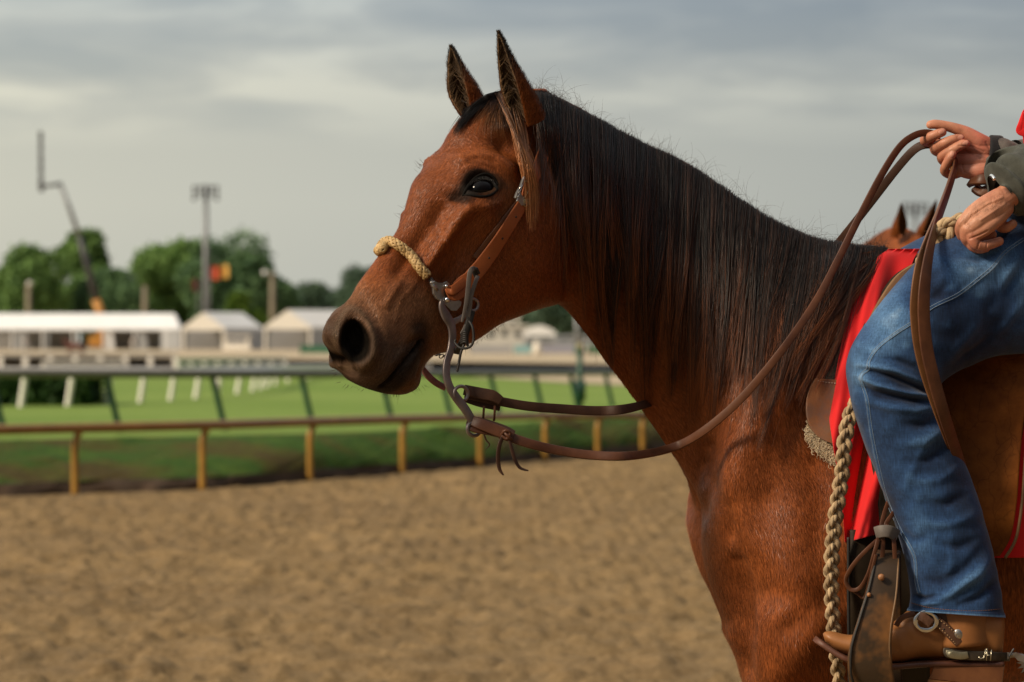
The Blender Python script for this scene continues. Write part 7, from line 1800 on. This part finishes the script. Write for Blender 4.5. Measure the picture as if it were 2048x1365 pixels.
s2 = sleeve([at(1994, 318, Hy), at(2010, 318, Hy), at(2045, 330, Hy + .02), tuple(el_r), tuple((el_r + sh_r) / 2), tuple(sh_r)], [.036, .040, .050, .062, .072, .085], .008, 's', M_jack, 6)
tv, tf = leg([(RXc, 0, 1.58), (RXc + .01, 0, 1.72), (RXc - .01, 0, 1.90), (RXc - .015, 0, 2.04), (RXc - .03, 0, 2.14), (RXc - .03, 0, 2.19)], [(.16, .19), (.14, .17), (.155, .20), (.15, .235), (.095, .14), (.07, .075)], 48, 12)
V = np.vstack([s1[0], s2[0], tv]); F = np.vstack([s1[1], s2[1] + len(s1[0]), tf + len(s1[0]) + len(s2[0])])
JK = link('jacket', mesh_np('jacket', V, F, np.concatenate([np.zeros(len(s1[1])), np.ones(len(s2[1])), np.zeros(len(tf))])), [M_jack, M_jack2], RIDER)
MB().tube(P3([(1976, 316, Hy), (1984, 316.5, Hy), (1996, 317, Hy), (2003, 317.5, Hy)], 12), np.array([.0415, .0435, .044, .044, .044, .044, .044, .044, .044, .043, .042, .040]), 36, up=(0, 0, 1)).build('cuff', M_cuff, JK)
tv2, tf2 = leg([(RXc - .005, 0, 1.60), (RXc + .005, 0, 1.72), (RXc - .015, 0, 1.90), (RXc - .02, 0, 2.04), (RXc - .03, 0, 2.11)], [(.185, .205), (.165, .188), (.18, .215), (.165, .24), (.112, .165)], 48, 12)
link('vest', mesh_np('vest', tv2, tf2), M_red, RIDER)
sweep(P3([(2046, 226, -.05), (2041, 246, -.06), (2038, 262, -.06), (2050, 266, -.06)], 20), np.tile([0, -1., 0], (20, 1)), np.linspace(.004, .016, 20), .004).build('vest_corner', M_red, RIDER)
sideslab([(2044, 225), (2036, 256), (2044, 262), (2048, 290), (2120, 300), (2120, 200), (2060, 200)], -.04, .006, 'vest_flap', M_red, RIDER)
HT = MB(); HT.tube(catmull([(RXc - .05, 0, 2.385), (RXc - .05, 0, 2.44), (RXc - .05, 0, 2.50), (RXc - .05, 0, 2.515)], 14), np.interp(np.linspace(0, 1, 14), [0, .5, .9, 1], [.095, .09, .075, .03]), 28); HT.tube([(RXc - .05, 0, 2.383), (RXc - .05, 0, 2.389)], [.18, .18], 40); HT.build('hat', cloth('felt_hat', (.10, .08, .05), (.16, .13, .09)), RIDER)
# wrist things
thong([(1941, 366, -.02), (1960, 360, -.05), (1985, 362, -.05), (1990, 372, -.05), (1965, 384, -.04), (1950, 376, -.03)], .020, .01, 'wrist_strap', L_rein, RIDER, (0.2, -1, .3))
MB().tube(P3([(1982, 352, -.400), (1986, 354, -.406), (1989, 359, -.410)], 12), .0036, 12).build('watch', M_bright, RIDER)
link('arm_hair', strands_mesh('arm_hair', *arm_hair(240)), M_hair, RIDER)
# ================================================================ chestnut horse behind
H2V = HV.copy(); hc2 = np.clip(HC * np.array([.85, .8, .7]) + c3(.04, .012, .003), 0, .6)
poll = bend(np.array([[np.interp(1050, _mpx, _xs), 0, 1.43 + 496 / 1050]]))[0]
a = R(80); sc_ = .972; Rm = np.array([[math.cos(a), -math.sin(a), 0], [math.sin(a), math.cos(a), 0], [0, 0, 1]])
tgt = np.array(at(1798, 428, 5.6)); W2 = (H2V - poll * [1, 1, 0]) * sc_; W2 = W2 @ Rm.T; W2[:, :2] += tgt[:2]
me = mesh_np('horse', W2, HQ); ca = me.color_attributes.new('coat', 'FLOAT_COLOR', 'POINT'); ca.data.foreach_set('color', np.hstack([hc2, np.ones((len(hc2), 1))]).astype(np.float32).ravel())
fa = me.attributes.new('flow', 'FLOAT_VECTOR', 'POINT'); fa.data.foreach_set('vector', flow.astype(np.float32).ravel())
H2 = link('horse', me, M_coat); tag(H2, 'out of focus chestnut horse standing behind, only its ear and forehead above the withers', 'horse')
me_t = strands_mesh('mane', *mane_strands(40, 30, 0, 0)); vv = np.zeros(len(me_t.vertices) * 3, np.float32); me_t.vertices.foreach_get('co', vv); vv = ((vv.reshape(-1, 3) - poll * [1, 1, 0]) * sc_) @ Rm.T; vv[:, :2] += tgt[:2]; me_t.vertices.foreach_set('co', vv.astype(np.float32).ravel()); me_t.update()
mm_ = NT('chestnut_mane'); mm_.set(col=(.16, .06, .02), rough=.6, spec=.2); link('mane', me_t, mm_.m, H2)
